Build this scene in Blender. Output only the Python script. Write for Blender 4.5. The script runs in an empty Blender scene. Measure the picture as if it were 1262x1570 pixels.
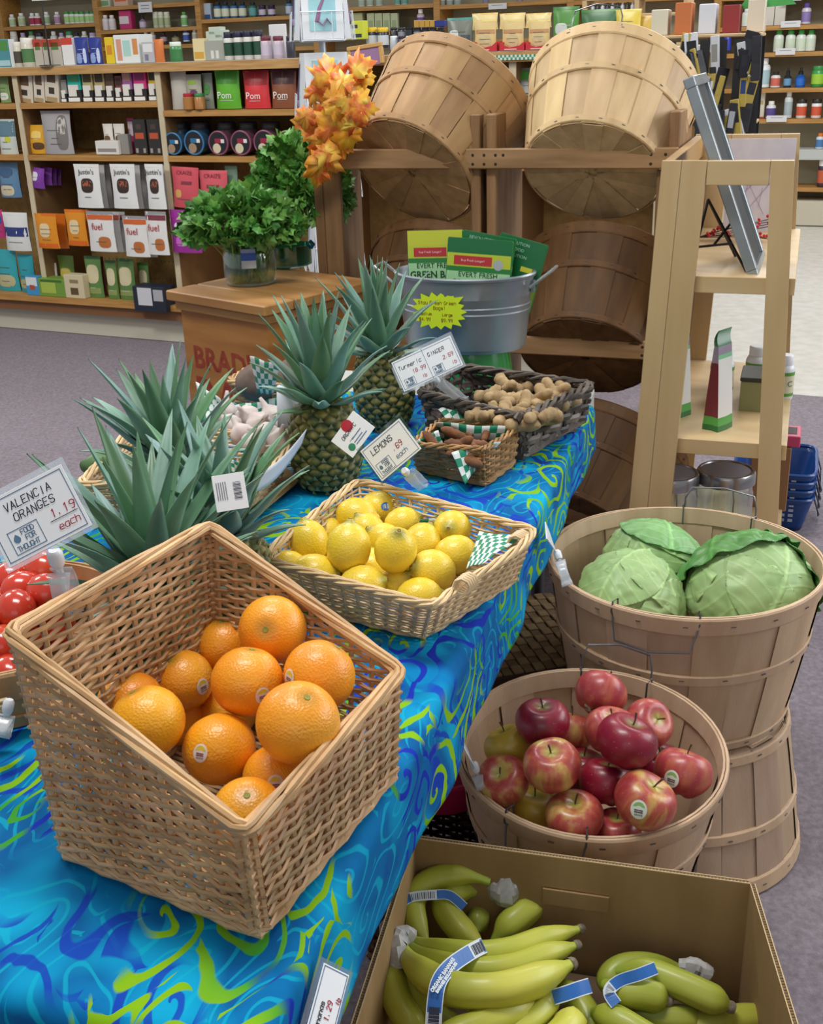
import bpy, bmesh, math, random
from mathutils import Vector as V, Matrix, noise
S = bpy.context.scene
COL = S.collection
PI = math.pi

# ---------------------------------------------------------------- camera, light, exposure
F = 1750.0; CH = 1.42; PIT = math.atan(705/1750); ROL = math.radians(1.9)
cx = V((math.cos(ROL), -math.sin(ROL)*math.sin(PIT), -math.sin(ROL)*math.cos(PIT)))
cy = V((math.sin(ROL), math.cos(ROL)*math.sin(PIT), math.cos(ROL)*math.cos(PIT)))
cz = V((0, -math.cos(PIT), math.sin(PIT)))
cam = bpy.data.cameras.new('camera'); cam.sensor_fit = 'HORIZONTAL'; cam.sensor_width = 36
cam.lens = 36*F/1262; cam.clip_start = .05
co = bpy.data.objects.new('camera', cam); COL.objects.link(co)
m = Matrix.Identity(4)
for i in range(3):
    m[i][0] = cx[i]; m[i][1] = cy[i]; m[i][2] = cz[i]
m[0][3], m[1][3], m[2][3] = 0, 0, CH
co.matrix_world = m; S.camera = co
S.view_settings.view_transform = 'Standard'; S.view_settings.look = 'None'
S.view_settings.gamma = 1; S.view_settings.use_curve_mapping = False
S.view_settings.exposure = 0.0
w = bpy.data.worlds.new('world'); S.world = w; w.use_nodes = True
w.node_tree.nodes['Background'].inputs[0].default_value = (.93, .96, 1, 1)
w.node_tree.nodes['Background'].inputs[1].default_value = .37
def area(name, loc, target, sx, sy, power, col):
    l = bpy.data.lights.new(name, 'AREA'); l.shape = 'RECTANGLE'; l.size = sx; l.size_y = sy
    l.energy = power; l.color = col
    o = bpy.data.objects.new(name, l); COL.objects.link(o)
    o.matrix_world = Matrix.Translation(V(loc)) @ (V(target)-V(loc)).to_track_quat('-Z', 'Y').to_matrix().to_4x4()
    return o
area('window_daylight', (3.5, 2.3, 2.1), (0.1, 1.6, .7), 3.0, 1.6, 78, (.93, .97, 1))
area('window_daylight', (-.4, -2.6, 2.3), (0, 2.2, .6), 3.0, 1.5, 10, (.95, .98, 1))
for q, pw in (((-.3, 1.3), 46), ((-.3, 3.9), 40), ((2.4, 4.6), 45), ((-3.0, 4.2), 70), ((-3, 8.5), 70), ((2.6, 7.2), 80)):
    area('ceiling_light', (q[0], q[1], 3.1), (q[0], q[1], 0), 1.2, .5, pw, (1, .985, .95))

# ---------------------------------------------------------------- photo measurements to places
def ray(x, y): return cx*((x-631)/F) - cy*((y-785)/F) - cz
def atz(x, y, z):
    d = ray(x, y); t = (z-CH)/d.z; return V((d.x*t, d.y*t, z))
def atd(x, y, t): return V((0, 0, CH)) + ray(x, y)*t
def atY(x, y, Y):
    d = ray(x, y); return V((0, 0, CH)) + d*(Y/d.y)
def onplane(x, y, p0, nrm):
    d = ray(x, y); c = V((0, 0, CH)); return c + d*((V(p0)-c).dot(nrm)/d.dot(nrm))
def depth(p): return -(V(p)-V((0, 0, CH))).dot(cz)

# ---------------------------------------------------------------- materials
MATS = {}
def srgb(c):
    if isinstance(c, str): c = tuple(int(c[i:i+2], 16) for i in (0, 2, 4))
    return tuple((x/255/12.92 if x/255 <= .04045 else ((x/255+.055)/1.055)**2.4) for x in c) + (1,)
def M(c, rough=.6, c2=None, scale=8, bump=0, bscale=60, metal=0, tone=False, stretch=(1, 1, 1), spec=.5, coat=0, sss=0, name=None, detail=3, lo=.35, hi=.65, alpha=1, trans=0):
    key = (str(c), rough, str(c2), scale, bump, bscale, metal, tone, stretch, spec, coat, sss, lo, hi, alpha, trans)
    if key in MATS: return MATS[key]
    mt = bpy.data.materials.new(name or 'mat'); mt.use_nodes = True
    nt = mt.node_tree; N = nt.nodes; L = nt.links; b = N['Principled BSDF']
    b.inputs['Roughness'].default_value = rough; b.inputs['Metallic'].default_value = metal
    b.inputs['Specular IOR Level'].default_value = spec; b.inputs['Coat Weight'].default_value = coat
    b.inputs['Coat Roughness'].default_value = .12
    b.inputs['Alpha'].default_value = alpha
    b.inputs['Transmission Weight'].default_value = trans
    if sss:
        b.inputs['Subsurface Weight'].default_value = sss; b.inputs['Subsurface Radius'].default_value = (.01, .006, .003)
    base = srgb(c); out = None
    tc = N.new('ShaderNodeTexCoord'); mp = N.new('ShaderNodeMapping'); mp.inputs['Scale'].default_value = stretch
    L.new(tc.outputs['Object'], mp.inputs['Vector'])
    if c2 is not None:
        nz = N.new('ShaderNodeTexNoise'); nz.inputs['Scale'].default_value = scale; nz.inputs['Detail'].default_value = detail
        L.new(mp.outputs[0], nz.inputs['Vector'])
        r = N.new('ShaderNodeValToRGB'); r.color_ramp.elements[0].position = lo; r.color_ramp.elements[1].position = hi
        r.color_ramp.elements[0].color = base; r.color_ramp.elements[1].color = srgb(c2)
        L.new(nz.outputs[0], r.inputs[0]); out = r.outputs[0]
    if tone:
        at = N.new('ShaderNodeAttribute'); at.attribute_name = 'tone'
        mx = N.new('ShaderNodeMix'); mx.data_type = 'RGBA'; mx.blend_type = 'MULTIPLY'; mx.inputs[0].default_value = 1
        if out is None: mx.inputs[6].default_value = base
        else: L.new(out, mx.inputs[6])
        L.new(at.outputs['Color'], mx.inputs[7]); out = mx.outputs[2]
    if out is None: b.inputs['Base Color'].default_value = base
    else: L.new(out, b.inputs['Base Color'])
    if bump:
        n2 = N.new('ShaderNodeTexNoise'); n2.inputs['Scale'].default_value = bscale; n2.inputs['Detail'].default_value = 2
        L.new(mp.outputs[0], n2.inputs['Vector'])
        bp = N.new('ShaderNodeBump'); bp.inputs['Strength'].default_value = bump; bp.inputs['Distance'].default_value = .002
        L.new(n2.outputs[0], bp.inputs['Height']); L.new(bp.outputs[0], b.inputs['Normal'])
    MATS[key] = mt; return mt
def glass(c=(235, 245, 242), rough=.03, alpha=.22):
    k = ('glass', c, rough, alpha)
    if k in MATS: return MATS[k]
    mt = bpy.data.materials.new('clear'); mt.use_nodes = True; N = mt.node_tree.nodes; L = mt.node_tree.links
    N.remove(N['Principled BSDF']); o = N['Material Output']
    t = N.new('ShaderNodeBsdfTransparent'); t.inputs[0].default_value = srgb(c)
    g = N.new('ShaderNodeBsdfGlossy'); g.inputs['Color'].default_value = (.95, .97, 1, 1); g.inputs['Roughness'].default_value = rough
    fr = N.new('ShaderNodeLayerWeight'); fr.inputs[0].default_value = .35
    mr = N.new('ShaderNodeMapRange'); mr.inputs[3].default_value = alpha*.5; mr.inputs[4].default_value = min(1, alpha+.45)
    L.new(fr.outputs['Facing'], mr.inputs[0])
    mx = N.new('ShaderNodeMixShader'); L.new(mr.outputs[0], mx.inputs[0]); L.new(t.outputs[0], mx.inputs[1]); L.new(g.outputs[0], mx.inputs[2])
    L.new(mx.outputs[0], o.inputs['Surface']); MATS[k] = mt; return mt

# ---------------------------------------------------------------- mesh builder
WM = {}
def tag(o, label=None, cat=None, group=None, kind=None):
    if label: o['label'] = label
    if cat: o['category'] = cat
    if group: o['group'] = group
    if kind: o['kind'] = kind
    return o
def thing(name, label, cat, loc=(0, 0, 0), rot=None, group=None):
    o = bpy.data.objects.new(name, None); COL.objects.link(o); o.empty_display_size = .03
    mm = Matrix.Translation(V(loc))
    if rot is not None:
        mm = mm @ (Matrix.Rotation(rot, 4, 'Z') if isinstance(rot, (int, float)) else rot.to_4x4())
    o.matrix_world = mm; WM[o.name] = mm
    return tag(o, label, cat, group)
class MB:
    def __init__(s): s.v = []; s.f = []; s.m = []; s.t = []
    def add(s, vs, fs, mi=0, tone=1.0):
        b = len(s.v); s.v += [V(p) for p in vs]
        for k, f in enumerate(fs):
            s.f.append([b+i for i in f]); s.m.append(mi); s.t.append(tone[k] if isinstance(tone, list) else tone)
        return s
    def box(s, x0, x1, y0, y1, z0, z1, mi=0, tone=1.0, mat=None):
        p = [V((x, y, z)) for z in (z0, z1) for y in (y0, y1) for x in (x0, x1)]
        if mat is not None: p = [mat @ q for q in p]
        return s.add(p, [(0, 2, 3, 1), (4, 5, 7, 6), (0, 1, 5, 4), (2, 6, 7, 3), (0, 4, 6, 2), (1, 3, 7, 5)], mi, tone)
    def bbox(s, x0, x1, y0, y1, z0, z1, b=.003, mi=0, tone=1.0, mat=None):
        # box with chamfered edges
        vs = []
        for z, o in ((z0, b), (z0+b, 0), (z1-b, 0), (z1, b)):
            for (x, y) in ((x0+b, y0), (x1-b, y0), (x1, y0+b), (x1, y1-b), (x1-b, y1), (x0+b, y1), (x0, y1-b), (x0, y0+b)):
                xx = x0+o+(x-x0)*((x1-x0-2*o)/(x1-x0)); yy = y0+o+(y-y0)*((y1-y0-2*o)/(y1-y0)); vs.append(V((xx, yy, z)))
        if mat is not None: vs = [mat @ q for q in vs]
        fs = [tuple(range(7, -1, -1)), tuple(range(24, 32))]
        for k in range(3):
            for i in range(8): fs.append((k*8+i, k*8+(i+1) % 8, (k+1)*8+(i+1) % 8, (k+1)*8+i))
        return s.add(vs, fs, mi, tone)
    def grid(s, fn, nu, nv, mi=0, tone=1.0, cu=False, cv=False, mfn=None, tfn=None):
        vs = [fn(i/nu, j/nv) for j in range(nv+(0 if cv else 1)) for i in range(nu+(0 if cu else 1))]
        W = nu+(0 if cu else 1); H = nv+(0 if cv else 1); b = len(s.v); s.v += [V(p) for p in vs]
        for j in range(nv):
            for i in range(nu):
                a, c = (i+1) % W, (j+1) % H
                s.f.append([b+j*W+i, b+j*W+a, b+c*W+a, b+c*W+i])
                s.m.append(mfn(i, j) if mfn else mi); s.t.append(tfn((i+.5)/nu, (j+.5)/nv) if tfn else tone)
        return s
    def tube(s, path, r, seg=6, closed=False, mi=0, tone=1.0, caps=True, flat=1.0, upv=None):
        P = [V(p) for p in path]; n = len(P); R = r if isinstance(r, (list, tuple)) else [r]*n
        vs = []; prev = V(upv) if upv else None
        for i in range(n):
            a = P[(i-1) % n] if (closed or i > 0) else P[i]; c = P[(i+1) % n] if (closed or i < n-1) else P[i]
            t = (c-a)
            if t.length < 1e-9: t = V((0, 0, 1))
            t.normalize()
            if prev is None: prev = t.orthogonal()
            q = prev - t*prev.dot(t)
            if q.length < 1e-6: q = t.orthogonal()
            q.normalize(); prev = q; k = t.cross(q)
            for j in range(seg):
                an = 2*PI*j/seg; vs.append(P[i] + (q*math.cos(an) + k*math.sin(an)*flat)*R[i])
        fs = []
        for i in range(n if closed else n-1):
            for j in range(seg):
                fs.append((i*seg+j, i*seg+(j+1) % seg, ((i+1) % n)*seg+(j+1) % seg, ((i+1) % n)*seg+j))
        if caps and not closed:
            fs.append(tuple(range(seg-1, -1, -1))); fs.append(tuple((n-1)*seg+j for j in range(seg)))
        return s.add(vs, fs, mi, tone)
    def lathe(s, prof, seg=24, mi=0, tone=1.0, mat=None, cap0=False, cap1=False, warp=None, sx=1, sy=1):
        vs = []
        for (r, z) in prof:
            for j in range(seg):
                a = 2*PI*j/seg; p = V((r*math.cos(a)*sx, r*math.sin(a)*sy, z))
                if warp: p = warp(p, a)
                vs.append(mat @ p if mat is not None else p)
        fs = []
        for i in range(len(prof)-1):
            for j in range(seg): fs.append((i*seg+j, i*seg+(j+1) % seg, (i+1)*seg+(j+1) % seg, (i+1)*seg+j))
        if cap0: fs.append(tuple(range(seg-1, -1, -1)))
        if cap1: fs.append(tuple((len(prof)-1)*seg+j for j in range(seg)))
        return s.add(vs, fs, mi, tone)
    def prism(s, pts, z0, z1, mi=0, tone=1.0, mat=None):
        n = len(pts); vs = [V((p[0], p[1], z)) for z in (z0, z1) for p in pts]
        if mat is not None: vs = [mat @ q for q in vs]
        fs = [tuple(range(n-1, -1, -1)), tuple(range(n, 2*n))] + [(i, (i+1) % n, n+(i+1) % n, n+i) for i in range(n)]
        return s.add(vs, fs, mi, tone)
    def build(s, name, mats, parent=None, world=False, smooth=True, label=None, thick=0, uv=None, sub=0, angle=40):
        if not isinstance(mats, (list, tuple)): mats = [mats]
        me = bpy.data.meshes.new(name); vs = s.v
        if parent is not None and world:
            inv = WM[parent.name].inverted(); vs = [inv @ p for p in vs]
        me.from_pydata([tuple(p) for p in vs], [], s.f)
        for q in mats: me.materials.append(q)
        me.polygons.foreach_set('material_index', s.m)
        me.polygons.foreach_set('use_smooth', [smooth]*len(s.f))
        if any(t != 1.0 for t in s.t) or True:
            ca = me.color_attributes.new('tone', 'FLOAT_COLOR', 'CORNER')
            dat = []
            for p, t in zip(me.polygons, s.t):
                c = (t, t, t, 1) if not isinstance(t, tuple) else (t[0], t[1], t[2], 1)
                dat += list(c)*p.loop_total
            ca.data.foreach_set('color', dat)
        if uv is not None:
            ul = me.uv_layers.new(name='uv'); fl = []
            for p in me.polygons:
                for vi in p.vertices: fl += list(uv[vi])
            ul.data.foreach_set('uv', fl)
        me.update()
        if smooth and angle: me.set_sharp_from_angle(angle=math.radians(angle))
        o = bpy.data.objects.new(name, me); COL.objects.link(o)
        if parent is not None:
            o.parent = parent; WM[o.name] = WM[parent.name]
        else: WM[o.name] = Matrix.Identity(4)
        if thick:
            md = o.modifiers.new('solid', 'SOLIDIFY'); md.thickness = thick; md.offset = 0
        if sub:
            md = o.modifiers.new('sub', 'SUBSURF'); md.levels = sub; md.render_levels = sub
        if label: o['label'] = label
        return o
def dup(root, mat, label=None, group=None, tops=None):
    r = root.copy(); COL.objects.link(r); r.matrix_world = mat; WM[r.name] = mat
    if label: r['label'] = label
    if group: r['group'] = group
    for ch in list(root.children):
        c = ch.copy(); COL.objects.link(c); c.parent = r; WM[c.name] = mat
        for g in list(ch.children):
            d = g.copy(); COL.objects.link(d); d.parent = c; WM[d.name] = mat
    return r
def place(root, mat):
    root.matrix_world = mat; WM[root.name] = mat
def RND(seed): return random.Random(seed)
def frame(o, x, z=None, y=None):
    # matrix from local x (and z or y) world directions
    x = V(x).normalized()
    if z is not None: z = V(z); z = (z - x*z.dot(x)).normalized(); y = z.cross(x)
    else: y = V(y); y = (y - x*y.dot(x)).normalized(); z = x.cross(y)
    mm = Matrix.Identity(4)
    for i in range(3): mm[i][0], mm[i][1], mm[i][2], mm[i][3] = x[i], y[i], z[i], o[i]
    return mm
def noisev(p, sc, seed=0): return noise.noise(V(p)*sc + V((seed*7.3, seed*3.1, seed*1.7)))

# ---------------------------------------------------------------- lettering
GL = {'A': '00 26 40|12 32', 'B': '00 06 36 45 44 33 03|33 42 41 30 00', 'C': '45 36 16 05 01 10 30 41', 'D': '00 06 26 44 42 20 00',
 'E': '46 06 00 40|03 33', 'F': '46 06 00|03 33', 'G': '45 36 16 05 01 10 30 42 22', 'H': '00 06|40 46|03 43', 'I': '20 26', 'K': '00 06|46 03 40',
 'L': '06 00 40', 'M': '00 06 23 46 40', 'N': '00 06 40 46', 'O': '10 01 05 16 36 45 41 30 10', 'P': '00 06 36 45 44 33 03', 'R': '00 06 36 45 44 33 03|23 40',
 'S': '45 36 16 05 04 13 33 42 41 30 10 01', 'T': '06 46|26 20', 'U': '06 01 10 30 41 46', 'V': '06 20 46', 'Y': '06 23 46|23 20', 'Z': '06 46 00 40',
 'X': '00 46|06 40', 'W': '06 10 23 30 46', 'J': '46 41 30 10 01', 'Q': '10 01 05 16 36 45 41 30 10|22 40',
 '0': '10 01 05 16 36 45 41 30 10', '1': '15 26 20', '2': '05 16 36 45 44 00 40', '4': '36 02 42|36 30', '5': '46 06 03 33 42 41 30 10 01', '8': '13 04 05 16 36 45 44 33 13 02 01 10 30 41 42 33',
 '7': '06 46 10', '6': '45 36 16 05 01 10 30 41 42 33 13 02', '3': '05 16 36 45 44 33 13|33 42 41 30 10 01', '-': '13 33', '9': '43 13 04 05 16 36 45 43 30 10', '$': '45 36 16 05 04 13 33 42 41 30 10 01|27 2-', '/': '00 46', '.': '10 11', '!': '22 26|20 21',
 'a': '44 14 03 01 10 30 41 44 40', 'b': '06 00 30 41 43 34 04', 'c': '44 14 03 01 10 40', 'd': '46 40 10 01 03 14 44', 'e': '02 42 43 34 14 03 01 10 40',
 'g': '44 14 03 01 10 40|44 4- 1-', 'h': '06 00|03 14 34 43 40', 'i': '24 20|25 26', 'k': '06 00|44 02 40', 'l': '26 20', 'm': '00 04 14 23 20|23 34 43 40', 'n': '00 04|03 14 34 43 40',
 'o': '10 01 03 14 34 43 41 30 10', 'r': '00 04|02 14 34', 's': '43 34 14 03 12 32 41 30 00', 't': '26 21 30 40|04 44', 'u': '04 01 10 30 41 44 40', 'y': '04 01 10 40|44 4- 1-',
 'f': '36 25 20|03 33', "'": '26 24', 'v': '04 20 44', ',': '20 1-'}
def write(mb, txt, x, y, size, wid=.0009, mi=0, jit=0.0, seed=1, z=.0006, adv=1.35, slant=0):
    r = RND(seed); u = size/6.0
    for ch in txt:
        if ch == ' ': x += u*3.5; continue
        dy = r.uniform(-1, 1)*jit*size
        for st in GL.get(ch, '').split('|'):
            if not st: continue
            pts = []
            for q in st.split(' '):
                a = int(q[0]); b = -2 if q[1] == '-' else int(q[1])
                pts.append(V((x+(a*.9+slant*b)*u + r.uniform(-1, 1)*jit*u*1.5, y+b*u+dy + r.uniform(-1, 1)*jit*u*1.5, z)))
            for p, q in zip(pts[:-1], pts[1:]):
                d = (q-p)
                if d.length < 1e-6: continue
                d.normalize(); s_ = V((-d.y, d.x, 0))*wid*.5; e = d*wid*.4
                mb.add([p-s_-e, q-s_+e, q+s_+e, p+s_-e], [(0, 1, 2, 3)], mi)
        x += u*4*adv*.93
    return x
def type_mesh(txt, size, mat, name='printed_lettering', parent=None, loc=None, font_bold=.0, extr=.0002):
    cu = bpy.data.curves.new(name, 'FONT'); cu.body = txt; cu.size = size; cu.extrude = extr; cu.offset = font_bold
    cu.align_x = 'CENTER'; cu.align_y = 'CENTER'; cu.resolution_u = 2
    t = bpy.data.objects.new(name, cu); COL.objects.link(t)
    dg = bpy.context.evaluated_depsgraph_get(); me = bpy.data.meshes.new_from_object(t.evaluated_get(dg))
    bpy.data.objects.remove(t); me.materials.clear(); me.materials.append(mat)
    o = bpy.data.objects.new(name, me); COL.objects.link(o)
    if loc is not None: me.transform(loc)
    if parent is not None: o.parent = parent; WM[o.name] = WM[parent.name]
    return o

# ================================================================ the room
WD = V((.9055, -.4243, 0)); WN = V((-.4243, -.9055, 0)); UP = V((0, 0, 1)); WB = -WN
def struct(mb, name, mats, **k):
    o = mb.build(name, mats, **k); o['kind'] = 'structure'; return o
carpet = M('8a8088', .95, '6e666d', 90, .5, 400, detail=6, lo=.3, hi=.7)
vinyl = M('dcdbd6', .2, 'cfcdc6', 14, detail=6)
GP = V((-1.236, 6.05, 0)); BP = V((3.3, 9.5, 0))
q0 = GP + WD*(-6) + WN*-.02; q1 = GP + WD*9 + WN*-.02
struct(MB().add([(-9, -4, 0), (9, -4, 0), (9, 12, 0), (9, 16, 0), (-9, 16, 0)], [(0, 1, 2, 3, 4)]), 'floor', vinyl, smooth=False)
cp = [V((-9, -4, 0)), V((9, -4, 0)), V((9, q1.y+(9-q1.x)*WD.y/WD.x, 0)), V((-9, q0.y+(-9-q0.x)*WD.y/WD.x, 0))]
struct(MB().prism([(p.x, p.y) for p in cp], .0005, .006), 'floor', carpet, smooth=False)
wallm = M('a5a08a', .9, '98937c', 2)
b0 = BP + WD*-12 + WB*.34; b1 = BP + WD*7 + WB*.34
struct(MB().add([b0, b1, b1+UP*3.2, b0+UP*3.2, b0+WB*.1, b1+WB*.1, b1+WB*.1+UP*3.2, b0+WB*.1+UP*3.2], [(0, 1, 2, 3), (4, 7, 6, 5), (3, 2, 6, 7), (0, 3, 7, 4), (1, 5, 6, 2)]), 'wall_back', wallm, smooth=False)

# shelf frames: local x along the wall, y away from the camera, z up
RG = frame(GP, WD, z=UP); RBK = frame(BP, WD, z=UP)
edgew = M('c39a62', .5, 'a97f4a', 6, stretch=(1, 12, 12)); oak = M('b98a4c', .5, 'a3753a', 5, stretch=(1, 14, 14))
greyl = M('b8b4ac', .4, 'aeaaa2', 6); upm = M('cdbfa2', .5, 'c0b190', 8); inner = M('8d6b45', .6, '7c5c3a', 5)
peg = M('a5864f', .8, '927542', 30); kick = M('c9c3b0', .6)
gon = thing('store_shelving', 'long brown pegboard shelving unit with grey countertop along the aisle', 'shelving', GP, RG.to_3x3())
u0, u1 = -3.2, 2.6
MB().bbox(u0, u1, -.02, .92, 1.375, 1.41, .004).build('countertop', greyl, gon, smooth=False)
MB().box(u0, u1, -.026, -.02, 1.368, 1.4085).build('counter_edge', edgew, gon, smooth=False)
MB().box(u0, u1, .40, .44, .2, 1.375).box(u0, u1, .86, .9, .0, 1.375).build('pegboard_back', peg, gon, smooth=False)
mb = MB()
for b in (-.83, .05):
    for i in range(30):
        for j in range(11):
            mb.box(b+.04+i*.028, b+.045+i*.028, .3985, .4, .26+j*.1, .265+j*.1)
mb.build('peg_holes', M('4a3a22', .9), gon, smooth=False)['kind'] = 'stuff'
MB().bbox(u0, u1, .02, .86, .0065, .135).build('kick_base', kick, gon, smooth=False)
for u in (-1.73, -.855, .052, .97, 1.9, 2.55):
    mb = MB().box(u, u+.028, 0, .40, .19, 1.375); o = mb.build('upright', [inner], gon, smooth=False)
    MB().box(u-.002, u+.030, -.006, 0, .19, 1.375).build('upright_edge', upm, o, smooth=False)
us = [-2.6, -1.73, -.855, .052, .97, 1.9, 2.57]
for i in range(6):
    a, b = us[i]+.03, us[i+1]-.002
    lv = {1: (1.235, .975), 2: (1.235, .975), 3: (1.19, .975)}.get(i, (1.20, .95))
    for z in lv:
        MB().box(a, b, -.01, .40, z-.03, z-.002).build('shelf', oak, gon, smooth=False)
MB().box(u0, u1, -.05, .86, .19, .222).build('bottom_shelf', oak, gon, smooth=False)
MB().box(u0, u1, -.03, -.0, .135, .19).build('bottom_rail', M('7c5432', .6), gon, smooth=False)

bk = thing('wall_shelving', 'tall honey oak wall shelving of supplement bottles behind the counter', 'shelving', BP, RBK.to_3x3())
MB().box(-11, 4, .30, .335, .15, 2.6).build('back_panel', wallm, bk, smooth=False)
ups = [-9.3, -8.18, -6.93, -5.72, -4.45, -3.24, -2.03, -.82, .5, 1.7, 2.9]
for u in ups: MB().bbox(u-.03, u+.03, -.01, .3, .15, 2.6).build('upright', oak, bk, smooth=False)
lvl = {0: (2.1, 1.79, 1.55, 1.3), 1: (2.1, 1.79, 1.55, 1.3), 2: (1.93, 1.715, 1.56, 1.3), 3: (2.0, 1.77, 1.5, 1.25), 4: (1.81, 1.6, 1.3), 5: (1.79, 1.5), 6: (1.775, 1.5, 1.2),
       7: (1.525, 1.33, 1.066, .833, .307, 1.75), 8: (1.525, 1.33, 1.066, .833, .307, 1.75), 9: (1.525, 1.33, 1.066), }
lvl[7] = lvl[8]
for i in range(len(ups)-1):
    for z in lvl.get(i, (1.5,)):
        MB().box(ups[i]+.03, ups[i+1]-.03, -.005, .30, z-.035, z-.002).build('shelf', oak, bk, smooth=False)
MB().bbox(-11, 4, -.02, .3, .0065, .2).build('base', M('c4bda8', .6), bk, smooth=False)

# ================================================================ shelf goods
plast = {}
def pc(c, r=.45): return M(c, r)
def prod(kind, R, o, w, h, col, name, label, cat, group=None, cap=None, lab=None, marks=(), d=None, txt=None, lean=0.0, tilt=0.0):
    mat = R.to_3x3().to_4x4()
    mat = Matrix.Translation(V(o)) @ mat @ Matrix.Rotation(lean, 4, 'Y') @ Matrix.Rotation(tilt, 4, 'X')
    root = thing(name, label, cat, (0, 0, 0), None, group); place(root, mat)
    if kind == 'B':       # bottle with cap and label
        r = w/2; ch = h*.2
        MB().lathe([(r*.8, 0), (r, h*.02), (r, h*.68), (r*.85, h*.76), (r*.5, h*.8), (r*.5, h*.84)], 14, cap0=True, cap1=True).build('bottle_body', pc(col, .3), root)
        MB().lathe([(r*.58, h*.8), (r*.6, h*.81), (r*.6, h*.99), (r*.5, h)], 14, cap0=True, cap1=True).build('cap', pc(cap or 'f2f2f0', .4), root)
        if lab: MB().lathe([(r*1.01, h*.12), (r*1.01, h*.6)], 14).build('label_band', pc(lab, .5), root)
    elif kind == 'J':     # round jar, broad lid
        r = w/2
        MB().lathe([(r*.9, 0), (r, h*.04), (r, h*.74), (r*.86, h*.8)], 16, cap0=True, cap1=True).build('jar_body', pc(col, .3), root)
        MB().lathe([(r*.9, h*.78), (r*.92, h*.8), (r*.92, h*.97), (r*.85, h)], 16, cap0=True, cap1=True).build('lid', pc(cap or 'f2f2f0', .4), root)
        if lab: MB().lathe([(r*1.01, h*.15), (r*1.01, h*.62)], 16).build('label_band', pc(lab, .5), root)
    elif kind == 'D':     # dropper bottle
        r = w/2
        MB().lathe([(r, 0), (r, h*.5), (r*.45, h*.62), (r*.45, h*.66)], 14, cap0=True, cap1=True).build('bottle_body', pc(col, .2), root)
        MB().lathe([(r*.5, h*.64), (r*.5, h*.78), (r*.28, h*.82), (r*.2, h)], 12, cap0=True, cap1=True).build('dropper', pc(cap or '1c1c1e', .4), root)
        if lab: MB().lathe([(r*1.02, h*.1), (r*1.02, h*.44)], 14).build('label_band', pc(lab, .5), root)
    elif kind == 'X':     # carton
        d = d or w*.5
        MB().bbox(-w/2, w/2, 0, d, 0, h, min(.002, w*.05)).build('carton', pc(col, .5), root, smooth=False)
        for k, (a, b, c, e, cc) in enumerate(marks):
            MB().box(-w/2+w*a, -w/2+w*c, -.0006, 0, h*b, h*e).build('printed_panel', pc(cc, .5), root, smooth=False)
    elif kind == 'P':     # stand-up pouch with crimped top
        d = d or min(.06, w*.45)
        def th(v): return d*.5*(max(0.0, 1-v**1.6))**.7*(.75+.25*math.sin(v*PI)) + .0015
        def front(s_):
            def fn(a, v):
                ww = w/2*(1-.06*math.sin(v*PI)); x = (a*2-1)
                wr = .0016*noisev((x*3+o[0]*5, v*4, o[1]), 2.0)
                return V((x*ww, s_*(-1)*th(v)*(1-abs(x)**3*.9) + wr + d*.5, v*h))
            return fn
        def fc(s_):
            f = front(s_); return lambda a, v: f(a, v)
        mb = MB().grid(fc(1), 10, 12).grid(lambda a, v: fc(-1)(1-a, v), 10, 12)
        mb.build('pouch', [pc(col, .32)], root)
        fr = front(1)
        for (a, b, c, e, cc) in marks:
            if a >= .1 and c <= .92 and e-b > .14:   # rounded print
                def rp(x, y):
                    an = x*2*PI; k = y*(abs(math.cos(an))**3.2+abs(math.sin(an))**3.2)**(-1/3.2)
                    return fr((a+c)/2+(c-a)/2*k*math.cos(an), (b+e)/2+(e-b)/2*k*math.sin(an))+V((0, -.0012, 0))
                MB().grid(rp, 20, 4, cu=True).build('printed_panel', pc(cc, .4), root)
            else: MB().grid(lambda x, y: fr(a+(c-a)*x, b+(e-b)*y)+V((0, -.0012, 0)), 6, 6).build('printed_panel', pc(cc, .4), root)
        MB().grid(lambda x, y: fr(x, .93+.07*y)+V((0, -.0007, 0)), 4, 1).build('seal_strip', pc(cap or col, .3), root)
        if w > .05 and marks:   # small lines of print
            mb = MB(); rr_ = RND(int(w*1e5)); kk = 0
            for k in range(3 if txt is None else 1):
                v = .22+.17*k+rr_.uniform(-.03, .03); l = rr_.uniform(.12, .3)
                mb.grid(lambda x, y: fr(.5-l+2*l*x, v+.014*y)+V((0, -.0022, 0)), 4, 1)
            mb.build('printed_lines', pc('5a5550' if sum(int(col[i:i+2], 16) for i in (0, 2, 4)) > 330 else 'cfcabf', .5), root, smooth=False)
    elif kind == 'T':     # round snack tub lying face out
        r = w/2; m2 = Matrix.Translation((0, 0, r)) @ Matrix.Rotation(PI/2, 4, 'X')
        MB().lathe([(r*.82, -.07), (r*.98, -.008), (r, 0), (r*.97, .003), (r*.9, .002)], 24, mat=m2, cap0=True, cap1=True).build('tub', pc(col, .25), root)
        MB().lathe([(r*.84, .0035), (0.0005, .0035)], 24, mat=m2).build('lid_label', pc('1d1d22', .4), root)
        MB().lathe([(r*.98, .003), (r*.9, .0045), (r*.86, .003)], 24, mat=m2).build('lid_rim', pc(cap, .3), root)
        MB().lathe([(r*.4, .0045), (0.0005, .0045)], 14, mat=m2 @ Matrix.Translation((-r*.15, -r*.42, 0))).build('printed_panel', pc(marks[0], .4), root)
        MB().box(-r*.3, r*.35, -.0052, -.0045, r*1.0, r*1.35).box(r*.3, r*.62, -.0055, -.0045, r*1.0, r*1.3, 1).build('printed_panel', [pc(lab, .4), pc('dcdcd8', .4)], root, smooth=False)
    elif kind == 'C':     # two-tone caddy of bars
        d = d or .07
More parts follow.
